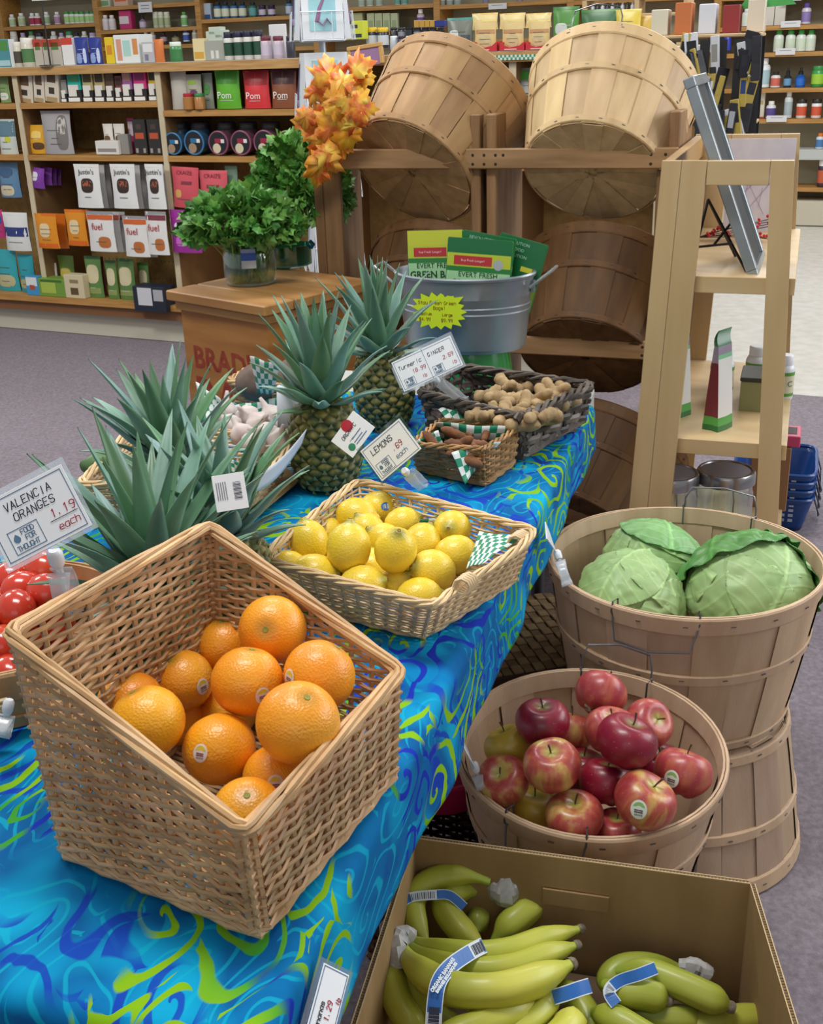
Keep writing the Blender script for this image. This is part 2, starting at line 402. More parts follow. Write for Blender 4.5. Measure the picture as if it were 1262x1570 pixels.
        MB().box(-w/2, w/2, 0, d, 0, h*.16).box(w*.18, w/2, .0, d, h*.16, h*.36).build('caddy', pc('25221f', .5), root, smooth=False)
        MB().bbox(-w*.46, w*.46, .008, d-.01, h*.03, h, .002).build('bar_stack', pc(col, .4), root, smooth=False)
        MB().box(-w*.4, w*.3, .002, .008, h*.08, h*.52).build('white_label', pc('dcd8cf', .5), root, smooth=False)
        if lab: MB().box(-w*.34, w*.34, .006, .008, h*.62, h*.9).build('printed_panel', pc(lab, .5), root, smooth=False)
        MB().box(-w*.42, w*.36, -.002, 0, h*.0, h*.12).build('price_label', pc('e8e6e0', .5), root, smooth=False)
    if txt:
        for (s_, x, z, sz, cc) in txt:
            yy = -.0035 if kind == 'X' else (d or .04)*-.08-.004
            if kind == 'P': yy = fr(.5+x, z).y - .003
            t = type_mesh(s_, sz, pc(cc), parent=root, loc=Matrix.Translation((x*w, yy, z*h)) @ Matrix.Rotation(PI/2, 4, 'X'))
    return root
def on(R0, P0, x0, y0, x1, y1, off=.02, z=None):
    p0 = V(P0) + WB*off
    a = onplane((x0+x1)/2, y1, p0, WN); b = onplane((x0+x1)/2, y0, p0, WN)
    l = onplane(x0, (y0+y1)/2, p0, WN); r = onplane(x1, (y0+y1)/2, p0, WN)
    wdt = (r-l).dot(WD); zz = a.z if z is None else z
    return V((a.x, a.y, zz)), wdt, b.z-zz
def put(rows, R0, P0, off=.02):
    for r in rows:
        r = dict(r); bx = r.pop('b'); z = r.pop('z', None); of = r.pop('off', off)
        o, w_, h_ = on(R0, P0, *bx, off=of, z=z)
        prod(r.pop('k'), R0, o, w_, h_, r.pop('c'), r.pop('n'), r.pop('l'), r.pop('t'), r.pop('g', None), **r)
A = []
def a(k, b, c, n, l, t, **kw): A.append(dict(k=k, b=b, c=c, n=n, l=l, t=t, **kw))
G_ = 'snack bar caddies on the upper shelf'
# --- top shelf, left bay
a('P', (-2, 118, 14, 152), '7f9a5e', 'snack_pouch', 'green and white pouch at the far left of the top shelf', 'pouch', z=1.236, marks=((.1, .1, .9, .4, 'd5dccb'),))
for x0, x1, y0, l in ((24, 50, 113, 'leftmost cream and brown box leaning on the upper shelf under the counter'), (52, 68, 112, 'middle cream and brown box on the upper shelf with a small dark bird-like mark'), (69, 90, 106, 'tallest cream and brown box on the upper shelf left of the teal bars')):
    a('X', (x0, y0, x1, 153), 'cfc6b4', 'snack_carton', l, 'box', z=1.236, lean=.12, d=.12, marks=((.2, .6, .8, .95, '5e4632'), (.1, .0, .9, .15, 'a88e68'), (.3, .25, .7, .45, '3a3029')))
for x0, x1, y0, c, lb, nm in ((94, 103, 122, '8c8a84', None, 'grey bars in a black caddy just left of the teal ones'), (104, 126, 106, '1fae9c', '3f9a6a', 'teal bars in a black caddy with a white label'), (127, 144, 108, 'b9a878', '4e4328', 'leopard patterned bars in a caddy beside the teal ones'),
        (145, 162, 108, 'b5a26d', '3e3522', 'leopard patterned bars in a caddy beside the brown ones'), (163, 176, 110, '5c4334', None, 'plain brown bars in a caddy in the middle of the upper shelf'), (177, 188, 116, '7c3a3a', '3c2422', 'small maroon bars in a caddy left of the purple ones'),
        (188, 204, 106, '9a5a9a', 'b58a7a', 'purple bars in a caddy left of the magenta ones'), (205, 226, 104, 'd2357f', '8a2c66', 'magenta bars in a caddy near the upright'), (228, 242, 104, 'c9ac28', '3a3420', 'yellow and black bars in a caddy against the upright')):
    a('C', (x0, y0, x1, 153), c, 'snack_bars', nm, 'snack bars', z=1.236, lab=lb, g=G_)
# --- top shelf, right bay
a('P', (261, 107, 286, 162), 'b9b4a8', 'snack_pouch', 'plain grey pouch against the upright on the right bay upper shelf', 'pouch', z=1.191)
a('P', (285, 114, 309, 163), 'a9a895', 'snack_pouch', 'clear grey pouch with a green strip and purple mark beside the plain grey pouch', 'pouch', z=1.191, marks=((.15, .72, .7, .82, '8fb83a'), (.3, .35, .8, .55, '6a3a5a')))
a('J', (283, 143, 298, 163), 'a9743a', 'small_jar', 'little jar with a red lid in front of the clear grey pouch', 'jar', z=1.191, off=-.0, cap='b02a3a')
a('J', (300, 143, 314, 163), 'a9743a', 'small_jar', 'little jar with a green lid in front of the pouches', 'jar', z=1.191, off=-.0, cap='2b7a44')
a('P', (311, 112, 327, 163), '8f978a', 'snack_pouch', 'grey and green pouch left of the bright green bags', 'pouch', z=1.191, off=.05, marks=((.2, .4, .8, .7, '4f8f46'),))
for x0, x1, y0, c, dk, nm, mk in ((328, 366, 100, '5fae2e', '3f8a22', 'bright green snack bag with curly white lettering', 'c9e8a8'), (371, 411, 104, 'd2373c', 'a52429', 'red snack bag with curly white lettering', 'f0c0bc'), (413, 453, 102, '8a5236', '4c262c', 'brown snack bag with curly white lettering', 'd8b8a0')):
    a('P', (x0, y0+4, x1, 163), c, 'snack_bag', nm, 'bag', z=1.191, cap=dk, marks=((.06, .62, .48, .95, dk), (.52, .62, .94, .95, dk)), txt=(('Pom', -.05, .33, .045, 'f2efe8'),))
# --- second shelf
a('P', (40, 192, 70, 232), 'd8a02a', 'snack_pouch', 'yellow pouch with brown pictures on the second shelf', 'pouch', z=.976, marks=((.35, .15, .9, .4, '5c3a1c'), (.3, .5, .8, .8, 'e8c66a')))
a('P', (64, 170, 109, 232), 'a3a0a0', 'snack_pouch', 'big silver grey pouch beside the yellow one on the second shelf', 'pouch', z=.976, off=.0, marks=((.55, .1, .92, .9, '75706c'), (.6, .45, .88, .85, 'bdb8ae')))
a('X', (147, 216, 182, 232), 'd8d4cc', 'display_carton', 'low white display carton on the second shelf', 'box', z=.976, off=-.0, d=.14, marks=((.1, .2, .9, .45, '8c8880'),))
for x0, x1, q in ((158, 173, 'left'), (174, 191, 'right')):
    a('P', (x0, 190, x1, 222), 'd9d5ca', 'snack_pouch', 'white pouch with brown picture standing in the low carton, %s one' % q, 'pouch', z=1.01, off=.05, d=.03, marks=((.2, .1, .8, .5, '6b4a30'),))
a('X', (182, 206, 198, 232), '8b8680', 'snack_carton', 'small plain grey carton next to the low white carton', 'box', z=.976, marks=())
a('X', (197, 181, 208, 211), 'a5316c', 'snack_carton', 'pink carton with white disc behind the black boxes', 'box', z=.976, off=.1, marks=((.1, .5, .9, .9, 'd8c4cc'),))
for x0, x1, q in ((207, 226, 'left'), (229, 248, 'right')):
    a('X', (x0, 183, x1, 232), '2c2926', 'tea_carton', 'black carton with an orange band, %s one of the pair' % q, 'box', z=.976, marks=((.15, .45, .85, .62, 'b5502e'), (.1, .05, .3, .18, '9a948a'), (.7, .05, .9, .18, '9a948a'), (.3, .72, .7, .86, '4a3a30')), g='black tea cartons')
tubs = [(253, 281, '355a78', '3c7aa8', '2f6f9a', 'a08468', 'round blue rimmed tub nearest the upright'), (284, 315, '355a78', '3c7aa8', '2f6f9a', 'a08468', 'round blue rimmed tub second from the upright'), (321, 352, '6c4654', '8a4a62', '9a2440', 'd2c4a4', 'round plum rimmed tub just right of the blue ones'),
 (355, 387, '6c4654', '8a4a62', '9a2440', 'd2c4a4', 'round plum rimmed tub, middle of three'), (390, 423, '6c4654', '8a4a62', '9a2440', 'd2c4a4', 'round plum rimmed tub nearest the green one'), (425, 458, '667048', '8a9a50', '6e8a3a', 'c8c4a0', 'round olive rimmed tub behind the leaves')]
for x0, x1, c, cp_, lb, pt, nm in tubs:
    a('T', (x0, 197, x1, 236), c, 'snack_tub', nm + ' on the second shelf', 'tub', z=.976, off=-.0, cap=cp_, lab=lb, marks=(pt,))
for i, (x0, x1) in enumerate(((268, 292), (298, 324), (338, 364), (371, 397), (405, 432))):
    a('J', (x0, 187, x1, 236), ('2c4a62', '2c4a62', '50343e', '50343e', '50343e')[i], 'snack_tub', 'upright dark lidded tub behind the round tubs, %s from the upright' % ('first', 'second', 'third', 'fourth', 'fifth')[i], 'tub', z=.976, off=.14, cap='3a3a40')
# --- left bay beyond the first upright
a('P', (-4, 183, 24, 236), 'c9d0c8', 'snack_pouch', 'white pouch with blue top and black spots at the photo left edge', 'pouch', z=.955, marks=((0, .55, 1, .95, '5f7f8c'), (.5, .4, .8, .55, 'c5c83a')))
a('P', (-3, 250, 29, 303), '5f84a4', 'snack_pouch', 'hanging light blue pouch with beige base at the photo left edge', 'pouch', marks=((.1, .05, .8, .35, 'cfc3a4'), (.1, .6, .8, .85, '3f5f80')))
a('P', (-8, 322, 7, 365), 'c23a7a', 'snack_pouch', 'hanging pink pouch cut by the photo left edge', 'pouch', off=.06, marks=((.2, .5, .9, .8, '2a5a9a'),))
a('P', (6, 327, 44, 385), 'dcdcd8', 'snack_pouch', 'hanging white pouch with a navy band near the left upright', 'pouch', off=.0, marks=((.02, .38, .98, .62, '2b3a78'),))
a('P', (-6, 384, 27, 444), '33a0a8', 'snack_pouch', 'large teal pouch at the far left of the bottom shelf', 'pouch', z=.223, marks=((.1, .1, .9, .4, 'b8b48a'),))
a('P', (29, 391, 53, 446), '2b98a4', 'snack_pouch', 'teal pouch left of the upright on the bottom shelf', 'pouch', z=.223, marks=((.1, .1, .9, .35, 'b0a878'),))
# --- hung rows
a('P', (36, 257, 64, 288), '7a3a9a', 'snack_pouch', 'hanging purple pouch with a white label near the left upright', 'pouch', off=-.0, marks=((.3, .35, .75, .8, 'd0c8d4'),), lean=.12)
for i, x in enumerate((58, 65, 72)):
    a('P', (x, 256+i*1, x+19, 283), '7c3a98', 'snack_pouch', 'hanging purple pouch, %s in the row behind the labelled one' % ('first', 'second', 'third')[i], 'pouch', off=.06+.05*i, lean=.15)
for i, (x0, x1, y1) in enumerate(((118, 157, 319), (173, 211, 320), (226, 254, 321))):
    q = ('leftmost', 'middle', 'rightmost')[i]
    a('P', (x0, 252, x1, y1), 'dededb', 'snack_pouch', 'hanging white pouch with a dark bowl picture, %s of three' % q, 'pouch', off=-.06, d=.03, marks=((.25, .35, .75, .68, '3a2a22'), (.32, .5, .68, .62, 'a4553a')), txt=(("Justin's", 0, .82, .036, '2a2a2a'),))
    for k in range(2):
        if x1+8*(k+1) > 262: continue
        a('P', (x0+9*(k+1), 253, x1+8*(k+1), y1), 'b4b2b0', 'snack_pouch', 'white grey pouch hanging %s behind the %s dark bowl pouch' % (('next', 'farthest')[k], q), 'pouch', off=-.0+.06*k, d=.03)
a('P', (262, 257, 303, 319), 'c8505a', 'snack_pouch', 'hanging coral red pouch with a gold disc against the upright', 'pouch', off=-.04, lean=.04, marks=((.15, .25, .42, .45, 'd2a05a'), (.4, .58, .8, .66, '7c2c34')), txt=(('CRAIZE', 0, .86, .028, '8a2a34'),))
a('P', (305, 262, 349, 326), 'cc5660', 'snack_pouch', 'hanging coral red pouch with a gold disc behind the parsley', 'pouch', off=-.03, marks=((.15, .2, .42, .4, 'd2a05a'), (.3, .58, .75, .66, '7c2c34')), txt=(('CRAIZE', 0, .86, .03, '8a2a34'),))
a('P', (347, 255, 366, 318), '6f8a74', 'snack_pouch', 'hanging grey green pouch half hidden by the parsley', 'pouch', off=.02)
for x0, x1, y0, y1, nm in ((57, 90, 328, 381, 'hanging orange pouch with white label, lower left one'), (103, 134, 322, 377, 'hanging orange pouch with white label beside the cracker cartons')):
    a('P', (x0, y0, x1, y1), 'd98a1e', 'snack_pouch', nm, 'pouch', off=-.05, d=.03, cap='d86a1a', marks=((.2, .32, .7, .72, 'dcc79a'), (.05, .02, .95, .14, 'd4641a')))
    a('P', (x0+15, y0, x1+14, y1), 'cc6a1c', 'snack_pouch', 'orange pouch tucked behind the %s' % nm[8:], 'pouch', off=.02, d=.03)
for x0, x1, y0, y1, tb, nm in ((137, 178, 325, 386, 'c8602e', 'hanging white pouch lettered in red with a cracker picture, left one'), (192, 229, 332, 394, 'c8602e', 'hanging white pouch lettered in red with a cracker picture, lower middle one'), (227, 259, 325, 391, '7c3a44', 'hanging white pouch with a tall cracker stack beside the upright')):
    a('P', (x0, y0, x1, y1), 'dcdad6', 'snack_pouch', nm, 'pouch', off=-.07, d=.025, cap='8f9094', marks=((.02, .8, .98, .92, tb), (.4, .1, .85, .38, 'b56a34')), txt=(('fuel', -.1, .62, .05, 'b03038'),))
for i, (x0, x1, y0, y1) in enumerate(((150, 188, 325, 386), (158, 196, 325, 385), (204, 240, 333, 394))):
    a('P', (x0, y0, x1, y1), 'c4c2c0', 'snack_pouch', ('white pouch hanging directly behind the left cracker pouch', 'white pouch hanging farthest behind the left cracker pouch', 'white pouch hanging behind the lower middle cracker pouch')[i], 'pouch', off=-.02+.04*(i % 2), d=.025, marks=((.02, .8, .98, .92, '9a4a3a'),))
a('P', (261, 323, 306, 388), '9a2f92', 'snack_pouch', 'hanging purple pouch with a white square label left of the parsley', 'pouch', off=-.05, marks=((.15, .4, .62, .72, 'dcd8dc'), (.62, .4, .85, .72, 'c06aba'), (.2, .15, .6, .38, 'c56ac0')))
# --- bottom shelf
a('X', (42, 424, 61, 452), '3c8ec0', 'snack_carton', 'small blue and white carton on the bottom shelf by the upright', 'box', z=.223, off=-.04, marks=((.05, .5, .9, .95, 'd8dcd8'), (.3, .3, .7, .55, 'b04a30')))
a('X', (61, 428, 101, 453), '6f9438', 'snack_carton', 'long green carton on the bottom shelf', 'box', z=.223, off=-.04, marks=((.1, .2, .65, .8, 'a4b84a'), (.1, .82, .9, .95, '3f6a2a')))
a('X', (101, 422, 130, 454), 'cdbf9c', 'snack_carton', 'cream carton with a dark picture right of the green carton', 'box', z=.223, off=-.04, marks=((.3, .15, .7, .45, '5a4a2a'), (.3, .65, .75, .8, '8a7a5a')))
a('P', (71, 404, 88, 440), 'd0cabc', 'snack_pouch', 'small white pouch standing behind the green carton', 'pouch', z=.24, off=.06, marks=((.2, .2, .8, .5, 'b5603a'),))
a('P', (90, 393, 114, 440), '6f8a3c', 'snack_pouch', 'olive pouch with banana chip picture behind the green carton', 'pouch', z=.24, off=.06, marks=((.15, .3, .85, .65, 'c9b44a'),))
for i, (x0, x1, y0, y1) in enumerate(((132, 157, 394, 455), (164, 181, 400, 456), (181, 207, 398, 458), (213, 230, 404, 456))):
    a('P', (x0, y0, x1, y1), '5c8244', 'snack_pouch', ('leftmost green and cream pouch on the bottom shelf', 'narrow green and cream pouch second along the bottom shelf', 'widest green and cream pouch on the bottom shelf', 'green and cream pouch behind the navy carton')[i], 'pouch', z=.223, off=.0 if i < 3 else .08, cap='2f5a2c', marks=((.12, .35, .88, .8, 'cfc59c'), (.1, .1, .9, .24, '8a9a5a')))
a('P', (155, 394, 164, 455), '7c3428', 'snack_pouch', 'thin dark red pouch between the green and cream pouches', 'pouch', z=.223, off=.08)
a('X', (205, 440, 253, 464), '1d2433', 'snack_carton', 'navy and white carton at the right end of the bottom shelf', 'box', z=.19, off=-.09, marks=((.15, .25, .6, .95, 'c8c8cc'), (.65, .45, .95, .9, 'a8a8ac')))
# --- gondola counter
CZ = 1.411
a('X', (-3, 60, 16, 90), '4b8f96', 'carton', 'teal and green carton at the far left of the countertop', 'box', z=CZ, marks=((.1, .6, .9, .95, '4f8c42'), (.05, .05, .95, .25, 'a8c8cc')))
a('X', (16, 60, 23, 90), 'dcdcd8', 'carton', 'slim white carton beside the teal one on the countertop', 'box', z=CZ)
a('J', (24, 64, 37, 90), 'd0cab4', 'jar', 'cream jar with dark band on the countertop', 'jar', z=CZ, cap='e2ded0', lab='4a4438')
a('J', (37, 58, 53, 89), 'cfc8b2', 'jar', 'cream jar with green band on the countertop', 'jar', z=CZ, cap='e6e2d6', lab='4f7a46')
for x0, x1, q in ((53, 66, 'leftmost'), (67, 76, 'middle'), (77, 95, 'rightmost and widest')):
    a('X', (x0, 60, x1, 88), 'bdb5a6', 'carton', 'beige carton with red top and green disc, %s of three' % q, 'box', z=CZ, d=.08, marks=((0, .72, 1, 1, 'b5402c'), (.2, .6, .8, .88, '5a7a3a')))
a('X', (96, 58, 113, 87), 'e0dedc', 'carton', 'white carton with red top on the countertop', 'box', z=CZ, d=.08, marks=((0, .75, 1, 1, 'c8402e'),))
for x0, x1, q in ((113, 133, 'left'), (134, 154, 'right')):
    a('P', (x0, 57, x1, 85), '27388c', 'snack_pouch', 'navy blue pouch on the countertop, %s of the pair' % q, 'pouch', z=CZ, marks=((.15, .05, .6, .4, '8aa4d8'), (.7, .05, .9, .6, 'c0cce8')), g='navy pouches on the counter')
a('X', (162, 57, 175, 84), 'e0c020', 'carton', 'yellow carton beside the arched white display', 'box', z=CZ, marks=((.2, .35, .8, .7, 'd08a20'),))
a('X', (176, 53, 214, 84), 'dfe3de', 'display_carton', 'arched white display carton with pink and teal pictures', 'box', z=CZ, d=.12, marks=((.1, .1, .3, .85, 'd0947c'), (.36, .25, .66, .8, 'a9d0c4'), (.75, .3, .95, .85, 'd08c50')))
a('X', (218, 64, 236, 81), 'b8b4b8', 'carton', 'small grey carton right of the arched display', 'box', z=CZ, marks=((.1, .5, .9, .9, 'dedede'), (.2, .1, .5, .4, '7a7a8c')))
a('P', (235, 60, 250, 81), 'd8783a', 'snack_pouch', 'small orange pouch on the countertop', 'pouch', z=CZ)
a('J', (262, 64, 278, 80), '3f8a4a', 'tin', 'green tin with a white lid on the countertop', 'tin', z=CZ, cap='dfe8dc', lab='3a7c44')
a('X', (296, 59, 314, 78), 'e0cf9c', 'carton', 'pale yellow carton near the middle of the countertop', 'box', z=CZ, marks=((.1, .1, .9, .4, 'd0a040'),))
a('X', (314, 62, 344, 77), 'a4a49a', 'display_carton', 'pale grey display carton of stacked packets', 'box', z=CZ, d=.1, marks=((.3, .1, .45, .5, 'd8d8d0'), (.55, .1, .7, .5, 'd8d8d0')))
for i, (x, y, w_) in enumerate(((316, 48, 14), (330, 46, 14), (320, 41, 18), (318, 53, 24))):
    a('X', (x, y, x+w_, y+12), 'bcc8b8', 'packet', ('pale green packet at the left of the counter stack', 'pale green packet at the right of the counter stack', 'pale green packet topmost in the counter stack', 'pale green packet lowest in the counter stack')[i], 'packet', off=.05, d=.05)
for i, x in enumerate((346, 361, 376, 391)):
    a('J', (x-1, 49-i, x+13, 77-i), 'd8d4cc', 'supplement_jar', 'white jar with dark green band on the counter, %s of four' % ('first', 'second', 'third', 'fourth')[i], 'jar', z=CZ, cap='1f1f38', lab='234a34')
for i, x in enumerate((401, 420)):
    a('J', (x, 55, x+15, 75), 'c8b4c0', 'cream_jar', 'pink labelled jar with maroon lid on the counter, %s one' % ('left', 'right')[i], 'jar', z=CZ, cap='6a2434', lab='c8bccc')
a('X', (414, 37, 440, 75), 'dedede', 'price_card', 'blank white card standing behind the pink jars', 'card', z=CZ, off=.08, d=.01)
a('J', (440, 55, 452, 74), '3c3a44', 'cream_jar', 'dark jar beside the white postcard rack', 'jar', z=CZ, cap='22202c')
put(A, RG, GP); A.clear()
# ---------------------------------------------------------------- wall shelving goods
def brow(k, xs, y0, y1, dx, c, n, l, t, z, g, **kw):
    od = ('first', 'second', 'third', 'fourth', 'fifth', 'sixth')
    for i, x in enumerate(xs): a(k, (x-dx/2, y0, x+dx/2, y1), c, n, '%s, %s' % (l, ('%s of %s' % (('left' if i == 0 else 'right'), 'two')) if len(xs) == 2 else od[i]+' from left'), t, z=z, g=g, off=.06, **kw)
bt = 'supplement_bottle'
a('B', (16, 22, 24, 38), 'e4e8da', bt, 'small white and green bottle alone at the left of the top left wall shelf', 'bottle', z=1.79, off=.06, lab='b8cfa0')
a('B', (30, 20, 39, 38), 'd8ddc8', bt, 'pale green bottle second from left on the top left wall shelf', 'bottle', z=1.79, off=.06, lab='b9c89a')
brow('B', (51, 59), 20, 37, 8, 'e6e2e0', bt, 'white bottle with a crimson base band on the left wall shelf', 'bottle', 1.79, 'crimson banded bottles', lab='a82a4a')
a('B', (69, 18, 77, 36), 'dfe4dc', bt, 'white bottle with green base under the green hanging sign', 'bottle', z=1.79, off=.06, lab='9ab88a')
a('B', (85, 18, 93, 35), 'd8ccd8', bt, 'lilac white bottle alone on the left wall shelf', 'bottle', z=1.79, off=.06, lab='b08ab0')
brow('B', (104, 112, 120, 127, 136, 143), 17, 34, 8, 'e2ebe0', bt, 'green capped white bottle in the row of six, left wall shelf', 'bottle', 1.79, 'row of six green capped bottles', cap='3f9a4a', lab='a8d08a')
for i, x in enumerate((23, 37, 50, 62, 84, 96, 108, 119, 131, 144)):
    a('B' if i % 3 else 'J', (x-4, 48+(i % 2)*2, x+5, 70), 'dcdcd8', bt, 'white bottle on the second left wall shelf, %s behind the counter cartons' % ('first', 'second', 'third', 'fourth', 'fifth', 'sixth', 'seventh', 'eighth', 'ninth', 'tenth')[i], 'bottle', z=1.55, off=.06, cap=('e8e8e4', 'b8a8d0', '3f8a5a', '2c2440')[i % 4], lab='c8c4bc')
brow('B', (163, 173), 23, 41, 9, 'e4e0e0', bt, 'white bottle at the left end of the second bay shelf', 'bottle', 1.715, 'pair of white bottles in the second bay', cap='e8e6e6', lab='d8d0d4')
a('X', (184, 16, 202, 40), 'c83a78', 'carton', 'hot pink carton with a white label on the second bay shelf', 'box', z=1.715, off=.06, marks=((0, .3, .8, .7, 'ddd4d8'),))
a('D', (215, 21, 224, 38), '9a8aa8', 'dropper_bottle', 'small dropper bottle under the white shelf card', 'bottle', z=1.715, off=.06, lab='c8bcd0')
brow('J', (240, 248, 257), 18, 36, 8, 'cdd4bc', 'supplement_jar', 'pale green round tin in the row on the second bay shelf', 'jar', 1.715, 'pale green tins', cap='d8dcc8', lab='a8b48a')
a('B', (279, 18, 288, 36), 'd0e4c8', bt, 'single green and white bottle at the right of the second bay shelf', 'bottle', z=1.715, off=.06, cap='5aa850', lab='7ab870')
brow('B', (225, 235), 49, 63, 8, 'dedcd8', bt, 'white bottle behind the small grey counter carton', 'bottle', 1.58, 'pair of white bottles lower in the second bay', cap='ebebe8', lab='c4b4b8')
a('D', (247, 46, 256, 62), '4a3440', 'dropper_bottle', 'dark brown dropper bottle on the lower second bay shelf', 'bottle', z=1.58, off=.06, lab='a898a0')
a('D', (265, 50, 275, 63), '8a7a5c', 'dropper_bottle', 'amber dropper bottle above the green tin', 'bottle', z=1.58, off=.06, lab='9a9070')
a('B', (282, 46, 291, 63), 'd8dce8', bt, 'white bottle with blue cap and base on the lower second bay shelf', 'bottle', z=1.58, off=.06, cap='2a4aa0', lab='3a5ab0')
a('B', (296, 45, 304, 62), 'd8d8cc', bt, 'cream bottle against the oak upright of the second bay', 'bottle', z=1.58, off=.06, lab='b8b8a8')
a('X', (153, -8, 168, 7), 'cfd8c4', 'carton', 'pale green carton at the top edge of the second bay', 'box', z=1.93, off=.06, marks=((.1, .1, .9, .5, '7fae80'),))
a('X', (174, -8, 196, 6), 'd8b8a4', 'carton', 'orange and pink carton at the top edge of the second bay', 'box', z=1.93, off=.06, marks=((.1, .4, .9, .9, 'd06a3a'),))
a('X', (312, 5, 324, 27), 'b4c8dc', bt, 'pale blue carton at the left of the third bay shelf', 'box', z=1.77, off=.06, marks=((.1, 0, .9, .3, '3a5a94'),))
brow('B', (335, 347, 360, 373), 3, 25, 11, '3a6a94', bt, 'blue bottle with a cream label in the third bay row', 'bottle', 1.77, 'blue bottles with cream labels', cap='1e2430', lab='d8dcc4')
a('B', (383, 3, 394, 23), '3a6a60', bt, 'teal bottle in the third bay shelf', 'bottle', z=1.77, off=.06, cap='1c2820', lab='5aa0a0')
brow('J', (403, 417), 8, 22, 10, '3a2c58', bt, 'small violet jar with white label in the third bay', 'jar', 1.77, 'violet jars', cap='241c38', lab='c8c0d4')
a('B', (439, 0, 449, 20), '4a7aa0', bt, 'blue bottle beside the postcard rack in the third bay', 'bottle', z=1.77, off=.06, cap='1e2430', lab='b8c4d8')
# centre wall bay seen over the baskets
brow('B', (555, 568, 582), -6, 8, 10, 'ccd4c8', bt, 'small pale bottle at the top edge right of the postcard rack', 'bottle', 1.81, 'pale bottles at the top edge', cap='3a4a44', lab='a8b8a8')
brow('B', (610, 621), -6, 5, 9, 'b8c8c0', bt, 'teal labelled bottle at the top edge, left of the oak upright', 'bottle', 1.81, 'teal labelled bottles', cap='2a5a54', lab='6aa49a')
brow('B', (678, 690, 702), -6, 8, 10, 'd0d4d0', bt, 'white bottle at the top edge right of the oak upright', 'bottle', 1.775, 'white bottles right of the upright', cap='3a443a', lab='9aa8a0')
brow('B', (745, 797), -8, 4, 9, 'd8d4d4', bt, 'white bottle at the top edge above the yellow bags', 'bottle', 1.775, 'white bottles above the yellow bags', lab='8a8aa0')
a('X', (533, 20, 556, 40), 'b4b88a', 'carton', 'pale olive carton on the wall shelf behind the yellow counter box', 'box', z=1.6, off=.06)
for i, x in enumerate((563, 575, 587, 599)):
    a('X', (x, 20, x+11, 40), 'b9c4a0', 'carton', 'pale green patterned carton, %s of four on the wall shelf' % ('first', 'second', 'third', 'fourth')[i], 'box', z=1.6, off=.06, marks=((.2, .2, .8, .6, '9cac80'),))
a('B', (640, 14, 651, 40), 'c8b8c8', bt, 'white bottle with purple band above the gold boxes', 'bottle', z=1.6, off=.06, lab='6a4a9a')
# right wall bay
a('X', (1168, 8, 1186, 35), 'd2cec4', 'canister', 'left beige canister of the pair on the upper right shelf', 'canister', z=1.525, off=.06)
a('X', (1187, 8, 1203, 35), 'd2cec4', 'canister', 'right beige canister of the pair on the upper right shelf', 'canister', z=1.525, off=.06)
a('B', (1228, 5, 1243, 32), 'd0c8d0', bt, 'white bottle with violet cap on the upper right shelf', 'bottle', z=1.525, off=.06, cap='5a4a98', lab='8a78b0')
a('B', (1121, 12, 1136, 36), 'e0e4de', bt, 'white bottle left of the beige canisters, behind the green leaf sign', 'bottle', z=1.525, off=.06)
a('B', (1137, 12, 1153, 36), 'e0e4de', bt, 'white bottle just left of the beige canisters', 'bottle', z=1.525, off=.06, lab='d4e0d0')
a('B', (1149, 49, 1165, 77), 'd8c8b4', bt, 'beige bottle with red cap alone on the second right shelf', 'bottle', z=1.33, off=.06, cap='c0443c', lab='c8b48c')
brow('B', (1193, 1211, 1227, 1242), 46, 77, 15.5, 'dce4dc', bt, 'bright green capped white bottle in the row of four, right wall', 'bottle', 1.33, 'green capped bottles on the right wall', cap='3a9a44', lab='d0dcc8')
a('B', (1109, 50, 1121, 72), '3a4ac0', bt, 'blue bottle with orange cap behind the black packets', 'bottle', z=1.35, off=.06, cap='d0603a')
brow('B', (1148, 1170), 89, 132, 19, 'e4e8ea', bt, 'tall white bottle with pale blue label on the middle right shelf', 'bottle', 1.066, 'tall white and blue bottles', cap='eef0f0', lab='a8c4cc')
a('B', (1181, 110, 1196, 132), 'e4dcd8', bt, 'white bottle with red band beside the tall blue labelled bottles', 'bottle', z=1.066, off=.06, cap='2a2a2c', lab='d0685a')
a('D', (1201, 103, 1213, 130), '2a3038', 'dropper_bottle', 'black dropper bottle with blue label on the middle right shelf', 'bottle', z=1.066, off=.06, lab='6a9ac0')
a('D', (1219, 103, 1234, 131), '1c5ab0', 'dropper_bottle', 'bright blue dropper bottle on the middle right shelf', 'bottle', z=1.066, off=.06, lab='2a6ac8')
a('J', (1243, 101, 1264, 130), '3a9a4c', 'tub', 'green tub with lime band at the right edge of the middle right shelf', 'tub', z=1.066, off=.06, cap='3a8a48', lab='9ac83a')
a('X', (1153, 139, 1171, 177), 'd4ccbc', 'canister', 'tall cream canister with a red base on the lower right shelf', 'canister', z=.833, off=.06, marks=((0, 0, 1, .06, 'b03a30'), (.1, .5, .9, .65, 'a89a6a')))
a('B', (1174, 155, 1189, 178), 'dcdce0', bt, 'small white bottle with violet band on the lower right shelf', 'bottle', z=.833, off=.06, lab='5a4a90')
a('B', (1201, 139, 1214, 178), 'ccd4d4', bt, 'slim pale spray bottle on the lower right shelf', 'bottle', z=.833, off=.06, cap='e4e8e8', lab='a8b8bc')
brow('J', (1228, 1251), 152, 178, 16, 'e8e4e0', bt, 'white jar with orange label at the right of the lower right shelf', 'jar', .833, 'orange labelled jars', cap='2c2826', lab='d0583a')
a('B', (1126, 156, 1137, 178), 'd8ccb4', bt, 'cream bottle with pink cap left on the lower right shelf', 'bottle', z=.833, off=.06, cap='c03a6a', lab='d4d08a')
